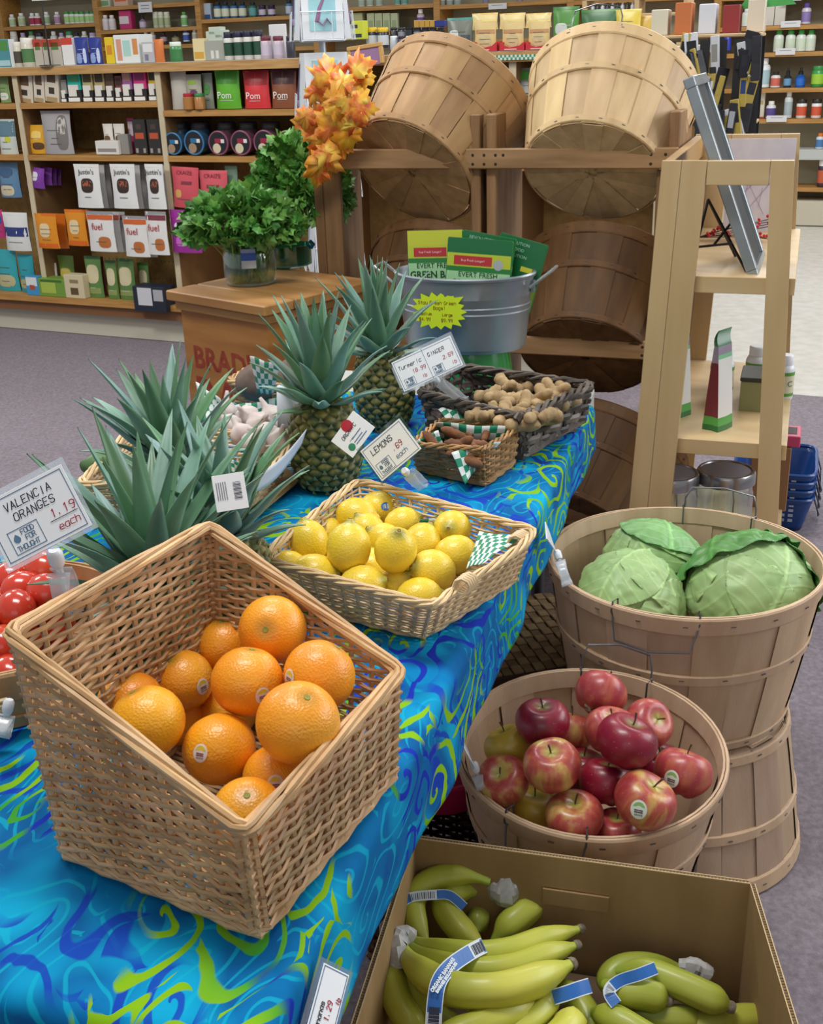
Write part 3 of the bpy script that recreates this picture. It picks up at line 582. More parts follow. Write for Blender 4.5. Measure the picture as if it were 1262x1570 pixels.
a('B', (1250, 204, 1263, 226), 'c8d4dc', bt, 'white and blue bottle with orange cap cut by the right photo edge', 'bottle', z=.6, off=.06, cap='e07a2a', lab='4a7ab0')
a('J', (1252, 245, 1268, 285), '3a2c3a', bt, 'dark jar with orange mark cut by the right photo edge', 'jar', z=.307, off=.06, lab='c05a3a')
put(A, RBK, BP); A.clear()
MB().box(-.25, .5, -.01, .3, .52, .6).build('shelf', M('b8bcb8', .5), bk, smooth=False)
# little white shelf cards on the wall shelving
for i, (x0, y0, x1, y1, q) in enumerate(((213, 3, 234, 19, 'white shelf card hanging in the second wall bay'), (749, 5, 777, 14, 'white shelf card above the yellow bags'), (1197, 32, 1227, 42, 'white shelf card on the upper right shelf edge'),
        (1189, 74, 1219, 84, 'white shelf card under the green capped bottles'), (1175, 177, 1206, 187, 'white shelf card under the cream canister'), (1201, -6, 1229, 1, 'white shelf card at the very top right'))):
    o, w_, h_ = on(RBK, BP, x0, y0, x1, y1, off=-.02)
    t_ = thing('shelf_card', q, 'card', o, RBK.to_3x3())
    MB().box(-w_/2, w_/2, -.002, 0, 0, h_).build('card', M('d4d4d6', .5), t_, smooth=False)
    mb = MB()
    for k in range(2 if h_ > .08 else 1): mb.box(-w_*.3, w_*.3, -.0032, -.002, h_*(.62-.3*k), h_*(.7-.3*k))
    mb.build('printed_line', M('8a8c9c', .5), t_, smooth=False)
# sign holder on the counter
o, w_, h_ = on(RG, GP, 63, 3, 99, 21, off=.0)
pb = onplane(76, 92, V(GP)+WB*.0, WN)
sh = thing('counter_sign', 'green chocolate sign on a thin black pole standing on the countertop', 'sign', (pb.x, pb.y, 1.411), RG.to_3x3())
MB().lathe([(.055, 0), (.055, .004), (.0, .006)], 20, cap0=True).build('base', M('2a2a2a', .4), sh)
MB().tube([(0, 0, .003), (0, 0, .47)], .0035, 6).build('pole', M('2a2a2a', .4), sh)
MB().box(-.05, .085, -.012, -.006, .305, .375).box(-.045, .08, -.014, -.012, .31, .37, 1).build('sign_board', [M('dcdcd2', .5), M('2f6f52', .5)], sh, smooth=False)
type_mesh('CHOCOLATE', .024, M('dfe4da'), parent=sh, loc=Matrix.Translation((.0175, -.0145, .34)) @ Matrix.Rotation(PI/2, 4, 'X'))
bm2 = Matrix.Translation((-.16, -.01, .42)) @ Matrix.Rotation(-.5, 4, 'Y')
MB().box(-.08, .08, -.002, .0, -.025, .03, mat=bm2).box(-.072, .072, -.0035, -.002, -.018, .023, 1, mat=bm2).build('upper_board', [M('dcdcd2', .5), M('54483c', .5)], sh, smooth=False)

# ---------------------------------------------------------------- goods on the counter seen over and beside the baskets
a('P', (683, 27, 722, 88), '6f7468', 'snack_bag', 'dark grey bag with a white label left of the yellow bags', 'bag', z=1.411, cap='3a8a80', marks=((.1, .4, .5, .65, 'c8ccc8'), (.6, .3, .95, .5, '4a4e52')))
for i, x in enumerate((724, 766, 806)):
    q = ('left', 'middle', 'right')[i]
    a('P', (x+2, 30, x+36, 84), 'd8c084', 'coffee_bag', 'cream yellow bag standing in a red carton, %s one' % q, 'bag', z=1.415, off=.02, d=.03, cap='e0cc84', marks=((.05, .55, .95, .68, 'b88a5c'), (.2, .1, .8, .5, 'c9b88a')))
    a('P', (x-2, 20, x+38, 60), 'e0cc90', 'coffee_bag', 'cream yellow bag in the back row behind the %s red carton' % q, 'bag', z=1.50, off=.1, d=.03, cap='dcbc60')
    o, w_, h_ = on(RG, GP, x, 64, x+38, 86, off=-.02, z=1.412)
    t_ = thing('display_carton', 'red open display carton holding a yellow bag, %s one' % q, 'box', o, RG.to_3x3())
    mb = MB(); mb.box(-w_/2, w_/2, .0, .12, 0, .004); mb.box(-w_/2, -w_/2+.003, 0, .12, .004, h_); mb.box(w_/2-.003, w_/2, 0, .12, .004, h_)
    mb.prism([(-w_/2, 0), (w_/2, 0), (w_/2, h_), (w_*.3, h_*.55), (-w_*.1, h_*.35), (-w_*.3, h_*.6), (-w_/2, h_)], -.0, .003, mat=Matrix.Rotation(PI/2, 4, 'X'))
    mb.build('carton', M('c22c34', .5), t_, smooth=False)
    MB().box(-w_*.3, w_*.2, -.0045, -.003, h_*.1, h_*.22).build('printed_panel', M('e0b8b0'), t_, smooth=False)
for x0, x1, y0, c, q in ((844, 885, 10, '4f8a3a', 'tall bright green bag with a white square label'), (886, 948, 14, '35683a', 'wide dark green bag just left of the yellow cheese coloured bags')):
    a('P', (x0, y0, x1, 84), c, 'snack_bag', q, 'bag', z=1.411, cap='3f7a34', marks=((.1, .35, .6, .62, 'c4ccc4'),))
a('P', (940, 14, 980, 70), 'd8c04c', 'snack_bag', 'bright yellow bag behind the wire handle of the big basket', 'bag', z=1.45, marks=((.1, .1, .6, .4, 'b8b49a'),))
a('P', (966, 24, 1004, 72), 'c8a43c', 'snack_bag', 'mustard yellow bag right of the bright yellow one', 'bag', z=1.42, off=.05, marks=((.2, .1, .9, .5, '9a9486'),))
for i, x in enumerate((755, 790)):
    a('P', (x, 104, x+36, 168), '8f9a8a', 'nut_bag', 'clear nut bag with green band on the shelf between the two big baskets, %s one' % ('left', 'right')[i], 'bag', z=1.17, off=.05, marks=((.02, .72, .98, .92, '4a9a3a'), (.1, .4, .8, .68, 'b8bcb8'), (.1, .05, .7, .35, '7a5a3c')))
o, w_, h_ = on(RG, GP, 722, 84, 850, 92, off=-.03)
t_ = thing('checked_edging', 'green and white checked paper strip along the counter edge below the yellow bags', 'edging', o, RG.to_3x3())
mb = MB()
for i in range(40):
    for j in range(2): mb.box(-w_/2+w_*i/40, -w_/2+w_*(i+1)/40, -.001, 0, h_*j/2, h_*(j+1)/2, (i+j) % 2)
mb.build('paper_strip', [M('cfd8cc', .6), M('3f8a68', .6)], t_, smooth=False)
a('X', (529, 32, 558, 62), 'c4cc3a', 'carton', 'lime yellow box beside the white postcard rack', 'box', z=1.48, marks=((.3, .6, .7, .8, '3a3a30'), (.1, .1, .9, .3, '2c3a30')))
for i, x in enumerate((571, 588)):
    a('J', (x-8, 42, x+8, 66), '2c3040', 'supplement_jar', 'dark jar with a yellow lid behind the mauve board, %s one' % ('left', 'right')[i], 'jar', z=1.44, off=.1, cap='e0b820', lab='c8ccd0')
for i, x in enumerate((604, 616, 628, 640, 652, 664, 676)):
    a('J', (x-5, 55, x+6, 72), ('b8c0c4', '3a3050', 'c8d0cc', 'c8d4d4', 'd0d8d4', 'a8a4c8', '3a3430')[i], 'cosmetic_jar', 'little jar in the front row over the left basket rim, %s from the left' % ('first', 'second', 'third', 'fourth', 'fifth', 'sixth', 'seventh')[i], 'jar', z=1.43, off=.03, cap=('e0e4e8', '241c30')[i % 2])
    a('J', (x-5, 42, x+6, 58), ('2c2c30', '20242c', '2c3038', '343438', '26262c', '30303a', '222226')[i], 'cosmetic_jar', 'small black jar in the back row over the left basket rim, %s from the left' % ('first', 'second', 'third', 'fourth', 'fifth', 'sixth', 'seventh')[i], 'jar', z=1.475, off=.12, cap='1a1a1e', lab='8a8a94' if i % 2 else None)
for i, x in enumerate((635, 643, 651, 659)):
    a('X', (x, 31, x+7.5, 49), 'b98f3c', 'carton', 'slim gold carton, %s of four above the black jars' % ('first', 'second', 'third', 'fourth')[i], 'box', z=1.52, off=.12, d=.03)
a('X', (666, 31, 682, 49), '22307c', 'carton', 'navy carton at the right end of the gold cartons', 'box', z=1.52, off=.12, d=.03)
put(A, RG, GP); A.clear()
# mauve framed board
o, w_, h_ = on(RG, GP, 536, 60, 590, 104, off=-.1, z=1.411-.02)
t_ = thing('framed_board', 'mauve board in a pale wooden frame behind the autumn leaves', 'board', V((o.x, o.y, 1.37)), RG.to_3x3() @ Matrix.Rotation(-.1, 3, 'Y'))
MB().box(-w_/2+.012, w_/2-.012, -.004, .004, .0, h_-.012).build('board', M('9a7498', .7), t_, smooth=False)
MB().bbox(-w_/2, w_/2, -.01, .01, h_-.018, h_).bbox(w_/2-.018, w_/2, -.01, .01, 0, h_-.018).bbox(-w_/2, -w_/2+.018, -.01, .01, 0, h_-.018).build('frame', M('c49a5c', .5), t_, smooth=False)

# ---------------------------------------------------------------- postcard spinner rack
c0 = atY(499, 150, 4.3); sp = thing('postcard_rack', 'tall white wire spinner rack of postcards behind the autumn leaves', 'rack', (c0.x, c0.y, .0065))
wire = M('d8dce2', .35); MB().tube([(0, 0, 0), (0, 0, 1.95)], .012, 10).build('pole', M('c4ccd4', .3, metal=.3), sp)
MB().lathe([(.2, 0), (.2, .012), (.03, .03)], 24, cap0=True, cap1=True).build('base', wire, sp)
wh = M('e4e8ec', .4)
for tier in range(5):
    zb = 1.72-.262*tier
    for k in range(4):
        an = k*PI/2 + .12; rm = Matrix.Rotation(an, 4, 'Z') @ Matrix.Translation((0, -.085, zb)) @ Matrix.Rotation(-.08, 4, 'X')
        mb = MB()
        for z, y in ((0, -.025), (.09, -.025), (0, .01), (.2, .01)):
            mb.tube([rm @ V((-.075, y, z)), rm @ V((.075, y, z))], .0018, 5)
        for x in (-.075, -.03, .03, .075): mb.tube([rm @ V((x, .01, .2)), rm @ V((x, .01, 0)), rm @ V((x, -.025, 0)), rm @ V((x, -.025, .09))], .0016, 5)
        for x in (-.075, .075): mb.tube([rm @ V((x, .01, .1)), (0, 0, zb+.1)], .0016, 5)
        pk = mb.build('wire_pocket', wire, sp)
        mb = MB().box(-.07, .07, -.012, .004, .004, .225, 0, mat=rm).box(-.045, .045, -.0135, -.012, .03, .2, 1, mat=rm)
        if tier in (1, 2): # a curl on the front card
            mb.tube([rm @ V(p) for p in ((.035, -.0142, .19), (.01, -.0142, .14), (-.01, -.0142, .1), (-.02, -.0142, .06), (0, -.0142, .05), (.015, -.0142, .07), (.03, -.0142, .05))], [.002, .004, .006, .009, .009, .007, .004], 6, mi=2, flat=.2, upv=(1, 0, 0))
        mb.build('postcards', [wh, M(('2f9cc8', '8fc4d4', '9ccad4', 'b8c8d8', '9ab0c4')[tier], .3, ('48b8d8', 'a8d8dc', 'b4dcdc', 'c8d4e0', 'b4c0d4')[tier], 12), M('8a6488', .4)], sp, smooth=False)

# ---------------------------------------------------------------- packet tower right of the baskets
tw = atY(1078, 190, 4.55); TR = RG.to_3x3()
tow = thing('packet_tower', 'tall black strip rack hung with small packets behind the ladder shelf', 'rack', (tw.x, tw.y, .0065), Matrix.Rotation(-.35, 3, 'Z'))
blk = M('191a1e', .5); ww = M('c2a57c', .5)
for z in (1.44, 1.14, .95): MB().bbox(-.2, .2, -.16, .08, z-.012, z).build('tray', ww, tow, smooth=False)
MB().bbox(-.16, .08, -.12, .12, 0, .03).build('base', blk, tow, smooth=False)
MB().bbox(-.055, -.03, -.012, .012, .03, .945).build('post', blk, tow, smooth=False)
for k in range(7): MB().box(-.19+.06*k, -.155+.06*k, -.165, -.162, .96, 1.42).build('hanging_strip', blk, tow, smooth=False)
r = RND(4)
for i, (x, y) in enumerate(((-.19, -.15), (-.06, -.15), (.06, -.15), (.19, -.15), (-.19, .07), (.19, .07))):
    MB().box(x-.01, x+.01, y-.008, y+.008, .93, 1.43).build('post', blk, tow, smooth=False)
cols = ['c4c8cc', '2a2c34', '1f2026', 'd0d4d8', '26262c', '2c4478', '1c1d22', 'a8acb4', '2e3036', '8c8a84', 'b09a4a']
for i in range(64):
    x = -.19+.38*r.random(); y = -.172-.02*r.random(); z = r.choice((1.02, 1.14, 1.26, 1.36))+r.uniform(-.03, .02)
    hh = r.uniform(.09, .15); ww_ = r.uniform(.012, .026); mm_ = Matrix.Translation((x, y, z)) @ Matrix.Rotation(r.uniform(-.3, .3), 4, 'Y') @ Matrix.Rotation(r.uniform(-.7, .7), 4, 'Z')
    MB().bbox(-ww_, ww_, -.005, .005, -hh/2, hh/2, .002, mat=mm_).box(-ww_*.7, ww_*.7, -.0058, -.005, -hh*.1, hh*.3, 1, mat=mm_).build('hanging_packet', [M(r.choice(cols), .3), M(r.choice(cols), .3)], tow, smooth=False)
for i in range(5):
    x = -.17+.085*i; MB().bbox(x-.03, x+.03, -.08, .02, 1.4405, 1.52+.04*r.random(), .003).build('packet', [M(('c9c4b0', 'b86a3a', 'c8ccd4', '8a2c2c', 'd4c8b4')[i], .4)], tow, smooth=False)
# green leaf sign on top
MB().prism([(.1, 1.52), (.16, 1.60), (.24, 1.60), (.3, 1.53), (.22, 1.525)], -.003, .003, mat=Matrix.Rotation(PI/2, 4, 'X')).build('leaf_sign', M('48a050', .5), tow, smooth=False)
# wooden rack with bottles left of tower
tq = atY(1000, 60, 5.35)
wr = thing('wooden_rack', 'small light wooden shelf rack of black capped bottles above the big right basket', 'rack', (tq.x, tq.y, 1.411), RG.to_3x3())
for z in (0, .12, .19): MB().bbox(-.3, .16, -.06, .06, z, z+.012, .002).build('rail', ww, wr, smooth=False)
for x in (-.3, -.07, .14): MB().bbox(x, x+.02, -.06, .06, .012, .4, .002).build('upright', ww, wr, smooth=False)
for i in range(9):
    x = -.26+.022*i
    MB().lathe([(.009, .132), (.009, .165), (.005, .17), (.005, .18)], 8, cap0=True, cap1=True, mat=Matrix.Translation((x, -.03, 0))).build('vial', M(('c8ccd4', '3a3c44')[i % 2], .3), wr)

# ================================================================ rack of bushel baskets behind the table
TH = math.radians(19); TD = V((math.sin(TH), math.cos(TH), 0)); ND = V((math.cos(TH), -math.sin(TH), 0))
RT = frame((0, 0, 0), ND, z=UP).to_3x3()
RC = V((.221, 3.05, .0065))
rackw = M('b08a60', .6, '8a6842', 3.5, .15, 40, tone=True, stretch=(1.2, 9, 9), lo=.3, hi=.7)
rackv = M('a07a52', .6, '7c5a38', 3.5, .15, 40, tone=True, stretch=(9, 9, 1.2), lo=.3, hi=.7)
rack = thing('basket_rack', 'brown wooden two-bay crate rack holding tipped bushel baskets behind the table', 'rack', RC, RT)
def bd(name, *a_, mt=rackw, tone=1.0, parent=rack, **k):
    return MB().bbox(*a_, .003, tone=tone, **k).build(name, mt, parent, smooth=False)
for x in (-.485, -.042, 0, .459):
    bd('side_board', x, x+.026, 0, .30, .0, 1.262, mt=rackv, tone=(.75, 1.0, 1.05, 1.0)[(-.485, -.042, 0, .459).index(x)])
for x in (-.459, .433): bd('front_post', x, x+.026 if x > 0 else x+.05, .002, .022, .0, 1.125, mt=rackv, tone=.8)
for z0, z1 in ((1.13, 1.18), (.652, .702), (.17, .22)):
    o = bd('front_rail', -.485, .485, -.02, 0, z0, z1, tone=1.05)
    mb = MB()
    for x in (-.09, -.055, -.03, .0, .03, .05, .42, .455):
        for dz in (.012, .034):
            if (x*100+dz*1000) % 3 > 1.6: continue
            mb.lathe([(.004, 0), (.0005, .0006)], 8, mat=Matrix.Translation((x, -.0202, z0+dz)) @ Matrix.Rotation(PI/2, 4, 'X'))
    mb.build('screw_heads', M('2c2018', .7), rack)
    bd('back_rail', -.485, .485, .30, .318, z0, z1, tone=.8)

bw0 = M('dcc092', .6, 'c4a476', 4, .2, 50, tone=True, stretch=(7, 7, 1), lo=.3, hi=.75)
bw1 = M('c09a6c', .6, 'a27c50', 4, .2, 50, tone=True, stretch=(7, 7, 1), lo=.3, hi=.75)
bw2 = M('cdb193', .6, 'bb9c7e', 4, .2, 50, tone=True, stretch=(7, 7, 1), lo=.3, hi=.75)
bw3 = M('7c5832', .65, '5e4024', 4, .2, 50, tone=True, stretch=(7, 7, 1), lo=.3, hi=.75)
wirem = M('74767c', .35, metal=.9)
def bushel(Rt, Rb, H, mt, label, seed=1, nst=20, handles=True, group=None, hang=(0.0, PI), up=(True, False), name='bushel_basket', bulge=.0):
    r = RND(seed); root = thing(name, label, 'basket', (0, 0, 0), None, group)
    def rad(z): f = z/H; return Rb+(Rt-Rb)*f**.85 + bulge*math.sin(f*PI)
    mb = MB()
    for i in range(nst):
        wj = r.uniform(.49, .515); a0 = 2*PI*(i-wj)/nst; a1 = 2*PI*(i+wj)/nst; off = .0016 if i % 2 else -.0012
        tn = r.uniform(.78, 1.1); tn = (tn, tn*r.uniform(.95, 1.0), tn*r.uniform(.88, 1.0)); sk = r.uniform(-.014, .014)
        def so(s_):
            def fn(u, v):
                z = .004+v*(H-.006); an = a0+(a1-a0)*(u if s_ > 0 else 1-u)+sk*(1-v); q = rad(z)+off+(.0012 if s_ > 0 else -.0012)
                return V((q*math.cos(an), q*math.sin(an), z))
            return fn
        mb.grid(so(1), 3, 8, tone=tn); mb.grid(so(-1), 3, 8, tone=tn)
    mb.build('staves', mt, root)
    mb = MB(); n = 9
    for i in range(n):
        y0 = -Rb+2*Rb*i/n+.0008; y1 = -Rb+2*Rb*(i+1)/n-.0008; tn = r.uniform(.75, 1.05)
        pts = []
        for k in range(7): y = y0+(y1-y0)*k/6; pts.append((math.sqrt(max(0, (Rb-.003)**2-y*y)), y))
        pts += [(-p[0], p[1]) for p in reversed(pts)]
        mb.prism(pts, .012, .016, tone=tn)
    for i in range(nst):  # stave ends folded under the base, fanning to the centre
        a0 = 2*PI*i/nst; tn = r.uniform(.8, 1.1); w0 = Rb*.98*math.tan(PI/nst)*.98
        rm = Matrix.Rotation(a0, 4, 'Z'); z = .002+.0018*(i % 3)
        mb.prism([(Rb*.99, -w0), (Rb*.99, w0), (.012, .010), (.012, -.010)], z, z+.0025, mat=rm, tone=tn)
    mb.build('base', mt, root)
    for (z, h, nm, o_) in ((H-.034, .034, 'rim_hoop', .0032), (H*.53, .02, 'middle_hoop', .0035), (.006, .018, 'base_hoop', .004)):
        tn = r.uniform(.9, 1.08)
        def hf(u, v):
            an = 2*PI*u; zz, ro = ((z, o_), (z+h*.1, o_+.0022), (z+h*.9, o_+.0022), (z+h, o_), (z+h, 0), (z, 0))[int(round(v*6)) % 6]
            q = rad(min(H, max(0, zz)))+ro+.0008*math.sin(an*3+z*50); return V((q*math.cos(an), q*math.sin(an), zz+.0015*math.sin(an*2+z*9)))
        hp = MB().grid(hf, 56, 6, tone=(tn, tn*.97, tn*.93), cu=True, cv=True).build(nm, mt, root, angle=30)
        mb = MB()
        for i in range(nst):
            an = 2*PI*(i+.3)/nst; q = rad(z+h/2)+o_+.0026
            mb.box(-.0009, .0009, -.004, .004, -.0008, .0008, mat=Matrix.Translation((q*math.cos(an), q*math.sin(an), z+h*.5)) @ Matrix.Rotation(an, 4, 'Z'))
        mb.build('staples', M('6f6a66', .4, metal=.6), hp, smooth=False)
    def inr(u, v):
        an = 2*PI*u; zz, ro = ((H-.03, -.0045), (H-.001, -.0045), (H-.001, -.0012), (H-.03, -.0012))[int(round(v*4)) % 4]
        q = rad(zz)+ro; return V((q*math.cos(an), q*math.sin(an), zz))
    MB().grid(inr, 56, 4, tone=1.04, cu=True, cv=True).build('inner_rim_band', mt, root, angle=30)
    if handles:
        for an, u_ in zip(hang, up):
            rr = rad(H-.02)+.008; wd = .30; pts = []
            sgn = 1 if u_ else -1; zt = H+.035 if u_ else H-.055
            tilt = .02
            for (aa, z, dr) in ((-wd, H-.03, -.014), (-wd, H+.004, -.012), (-wd, H+.004, .003), (-wd, H-.012, .007), (-wd*.98, H-.02, .004), (-wd*.95, (H+zt)/2, .008), (-wd*.8, zt, tilt), (0, zt+.004*sgn, tilt+.004), (wd*.8, zt, tilt), (wd*.95, (H+zt)/2, .008), (wd*.98, H-.02, .004), (wd, H-.012, .007), (wd, H+.004, .003), (wd, H+.004, -.012), (wd, H-.03, -.014)):
                q = rr-.008+dr; pts.append(V((q*math.cos(an+aa), q*math.sin(an+aa), z)))
            MB().tube(pts, .0016, 6).build('wire_handle', wirem, root)
    return root
def rl(x, y, z): return RC + ND*x + TD*y + UP*(z-.0065)
def tipped(root, cx_, cy_, cz_, ax, spin=0):
    # bottom centre at rack-local point, axis from bottom to mouth given in rack-local directions
    z = (ND*ax[0]+TD*ax[1]+UP*ax[2]).normalized(); x = (ND - z*ND.dot(z)).normalized()
    place(root, frame(rl(cx_, cy_, cz_), x, z=z) @ Matrix.Rotation(spin, 4, 'Z'))
b1 = bushel(.222, .172, .285, bw0, 'light bushel basket tipped forward at the top right of the rack', seed=3, hang=(1.35, 4.49), up=(True, True))
tipped(b1, .268, .035, 1.118, (.05, .72, .66), .1)
b2 = bushel(.222, .172, .285, bw1, 'brown bushel basket tipped and leaning right at the top left of the rack', seed=7, handles=False)
tipped(b2, -.215, .035, 1.118, (.25, .76, .60), .3)
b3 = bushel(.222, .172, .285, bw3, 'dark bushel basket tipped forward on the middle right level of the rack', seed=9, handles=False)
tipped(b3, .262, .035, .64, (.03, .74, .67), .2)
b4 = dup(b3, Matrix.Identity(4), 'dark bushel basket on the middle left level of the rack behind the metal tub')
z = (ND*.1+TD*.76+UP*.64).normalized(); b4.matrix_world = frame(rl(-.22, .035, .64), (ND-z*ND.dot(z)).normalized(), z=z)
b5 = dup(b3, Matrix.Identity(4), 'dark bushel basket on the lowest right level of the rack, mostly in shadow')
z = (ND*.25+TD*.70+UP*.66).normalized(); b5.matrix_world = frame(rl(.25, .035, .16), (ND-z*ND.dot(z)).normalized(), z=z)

# ================================================================ pale ladder shelf
LC = V((.552, 2.5, .0065)); birch = M('cdb184', .45, 'c0a272', 3, tone=True, stretch=(6, 6, 1), lo=.3, hi=.7); birchh = M('cfb488', .45, 'c2a577', 3, tone=True, stretch=(1, 6, 6), lo=.3, hi=.7)
lad = thing('ladder_shelf', 'pale birch ladder shelf with open end frames right of the basket rack', 'shelf', LC, RT)
def slat(name, x0t, x1t, x0b, x1b, y0, y1, z0, z1, mt=birch, tone=1.0):
    vs = [V(p) for p in ((x0b, y0, z0), (x1b, y0, z0), (x1b, y1, z0), (x0b, y1, z0), (x0t, y0, z1), (x1t, y0, z1), (x1t, y1, z1), (x0t, y1, z1))]
    return MB().add(vs, [(3, 2, 1, 0), (4, 5, 6, 7), (0, 1, 5, 4), (1, 2, 6, 5), (2, 3, 7, 6), (3, 0, 4, 7)], tone=tone).build(name, mt, lad, smooth=False)
sl = .052/.79*1.18
for y0 in (0, .75):
    slat('outer_stile', 0, .0405, -.055, -.012, y0, y0+.022, 0, 1.184, tone=1.0)
    slat('inner_stile', .0415, .093, -.011, .04, y0, y0+.022, 0, 1.184, tone=.97)
    slat('outer_stile', .220, .266, .268, .318, y0, y0+.022, 0, 1.184, tone=1.02)
    MB().bbox(.0935, .2195, y0+.001, y0+.021, 1.135, 1.184, .001, tone=1.0).build('top_rail', birchh, lad, smooth=False)
MB().bbox(.0, .022, .022, .75, 1.13, 1.182, .001, tone=.92).build('side_rail', M('b9935f', .45, 'ad8653', 3), lad, smooth=False)
for z, xa, xb in ((.941, .0, .29), (.568, .0, .305), (.24, .0, .31)):
    MB().bbox(xa+.0, xb, .0225, .7495, z-.036, z, .001, tone=1.0).build('shelf_board', birchh, lad, smooth=False)
LM = frame(LC, ND, z=UP)
def ll(x, y, z): return LC + ND*x + TD*y + UP*(z-.0065)
# framed board on a black easel
es = thing('display_easel', 'thin black wire easel on the top board of the pale ladder shelf', 'easel', ll(.12, .15, .942), RT)
bk_ = M('1c1a1a', .4, metal=.3); mb = MB()
for p in ((-.056, -.06, .004), (.066, -.06, .004), (.03, .14, .004)):
    MB().tube([p, (-.03, -.02, .155)], .0032, 6).build('leg', bk_, es)
MB().tube([(-.05, -.05, .055), (.03, -.05, .065)], .003, 6).tube([(-.01, -.05, .06), (.02, 0, .10)], .003, 6).build('cross_bar', bk_, es)
fa = onplane(1157, 430, ll(0, .06, .95), TD); fb = onplane(1071, 131, ll(0, .20, 1), TD)
# board plane: nearly edge-on, length axis fb-fa, depth going back
fx = (fb-fa); fL = fx.length; fz = (V((fa.x, fa.y, 0)).normalized()+ND*.05).normalized()
fm = frame(fa, fz, y=fx)
fr_ = thing('framed_board', 'silver framed board leaning on the easel, seen from its edge', 'board', (0, 0, 0)); place(fr_, fm)
sil = M('8f979c', .3, 'a4acb0', 6, metal=.5)
wd_ = .26
MB().bbox(0, wd_, 0, .022, -.012, .012, .002).build('frame_rail', sil, fr_, smooth=False)
MB().bbox(0, wd_, fL-.022, fL, -.012, .012, .002).build('frame_rail', sil, fr_, smooth=False)
MB().bbox(0, .022, .022, fL-.022, -.012, .012, .002).build('frame_rail', sil, fr_, smooth=False)
MB().bbox(wd_-.022, wd_, .022, fL-.022, -.012, .012, .002).build('frame_rail', sil, fr_, smooth=False)
MB().box(.022, wd_-.022, .022, fL-.022, -.004, .004).build('panel', M('2a2c30', .5), fr_, smooth=False)
# white translucent card at the back of the shelf
pp = thing('poster', 'white poster with pink flecks on the far end of the ladder shelf', 'poster', ll(.11, .70, .943), RT)
MB().box(-.02, .15, 0, .003, 0, .24).build('sheet', M('d8d2d8', .5, 'ccc4d0', 20), pp, smooth=False)
mb = MB(); r = RND(5)
for i in range(9): mb.tube([(.02+.1*r.random(), -.001, .03+.15*r.random()), (.02+.1*r.random(), -.001, .03+.15*r.random())], .0008, 4)
mb.build('printed_lines', M('b49ab0', .5), pp)
# red berry sprig
bs = thing('berry_sprig', 'thin twig of red berries lying on the ladder shelf behind the easel', 'sprig', ll(.13, .52, .943), RT)
tw_ = MB(); be = MB(); r = RND(8)
for i in range(6):
    p = V((-.09, .0, .012)); pts = [p.copy()]
    d = V((1, r.uniform(-.4, .3), r.uniform(-.0, .35)))
    for k in range(5): p = p + d*.045*r.uniform(.6, 1.1); d.z += r.uniform(-.1, .05); p.z = max(p.z, .008); pts.append(p.copy())
    tw_.tube(pts, .0012, 5)
    for q in pts[1:]:
        for k in range(2):
            c = q+V((r.uniform(-.008, .008), r.uniform(-.01, .01), r.uniform(0, .01)))
            be.lathe([(.0001, -.0048), (.0042, -.002), (.0042, .002), (.0001, .0048)], 7, mat=Matrix.Translation(c))
tw_.build('twigs', M('4a2c20', .7), bs); be.build('berries', M('c02030', .3), bs)['kind'] = 'stuff'
# bag pouches, bottles, carton on the middle board
def gusset(pos, h, wd__, ang, label, flop):
    root = thing('coffee_bag', label, 'bag', pos, Matrix.Rotation(ang, 3, 'Z'))
    def prof(v):
        if v < .12: return (.5, .34*(1-.1*v))
        return (.5-.06*v, .34*(1-v)**.8+.01)
    def fn(u, v):
        e = prof(v); k = int(round(u*8)) % 8
        cxs = ((1, 0), (1, 1), (0, 1.15), (-1, 1), (-1, 0), (-1, -1), (0, -1.15), (1, -1))[k]
        x = cxs[0]*e[0]*wd__*(1.0 if cxs[1] else .86); y = cxs[1]*e[1]*wd__
        z = v*h; f = max(0, v-.84)/.16
        return V((x+flop*f*f*.6, y+abs(flop)*.3*f, z-abs(flop)*f*f*.2))
    tops = [('2f6a34', 0, .12), ('6a9a58', .12, .2), ('cfcfc8', .2, .24)]
    nv = 25
    def mf(i, j):
        v = (j+.5)/nv
        if v < .1: return 0
        if v < .15: return 1
        if v > .84: return 0
        side = i in (5, 6)  # faces toward -y (camera)
        if side: return 2 if v < .74 else (3 if v > .66 and v < .78 else 4)
        return 5 if v < .7 else 4
    MB().grid(fn, 8, nv, cu=True, mfn=mf).add([fn(k/8, 0) for k in range(8)], [tuple(range(7, -1, -1))]).build('bag_body', [M('2c6a38', .3), M('4f9a44', .35), M('d6d4d0', .35), M('7ab88a', .3), M('8f8494', .25), M('6e2a30', .35)], root, smooth=True, angle=25)
    return root
gusset(ll(.145, .12, .569), .245, .062, .75, 'foil gusset bag with a green top flap in the middle of the ladder shelf', .05)
gusset(ll(.04, .2, .569), .235, .062, .6, 'foil gusset bag half hidden by the left post of the ladder shelf', .01)
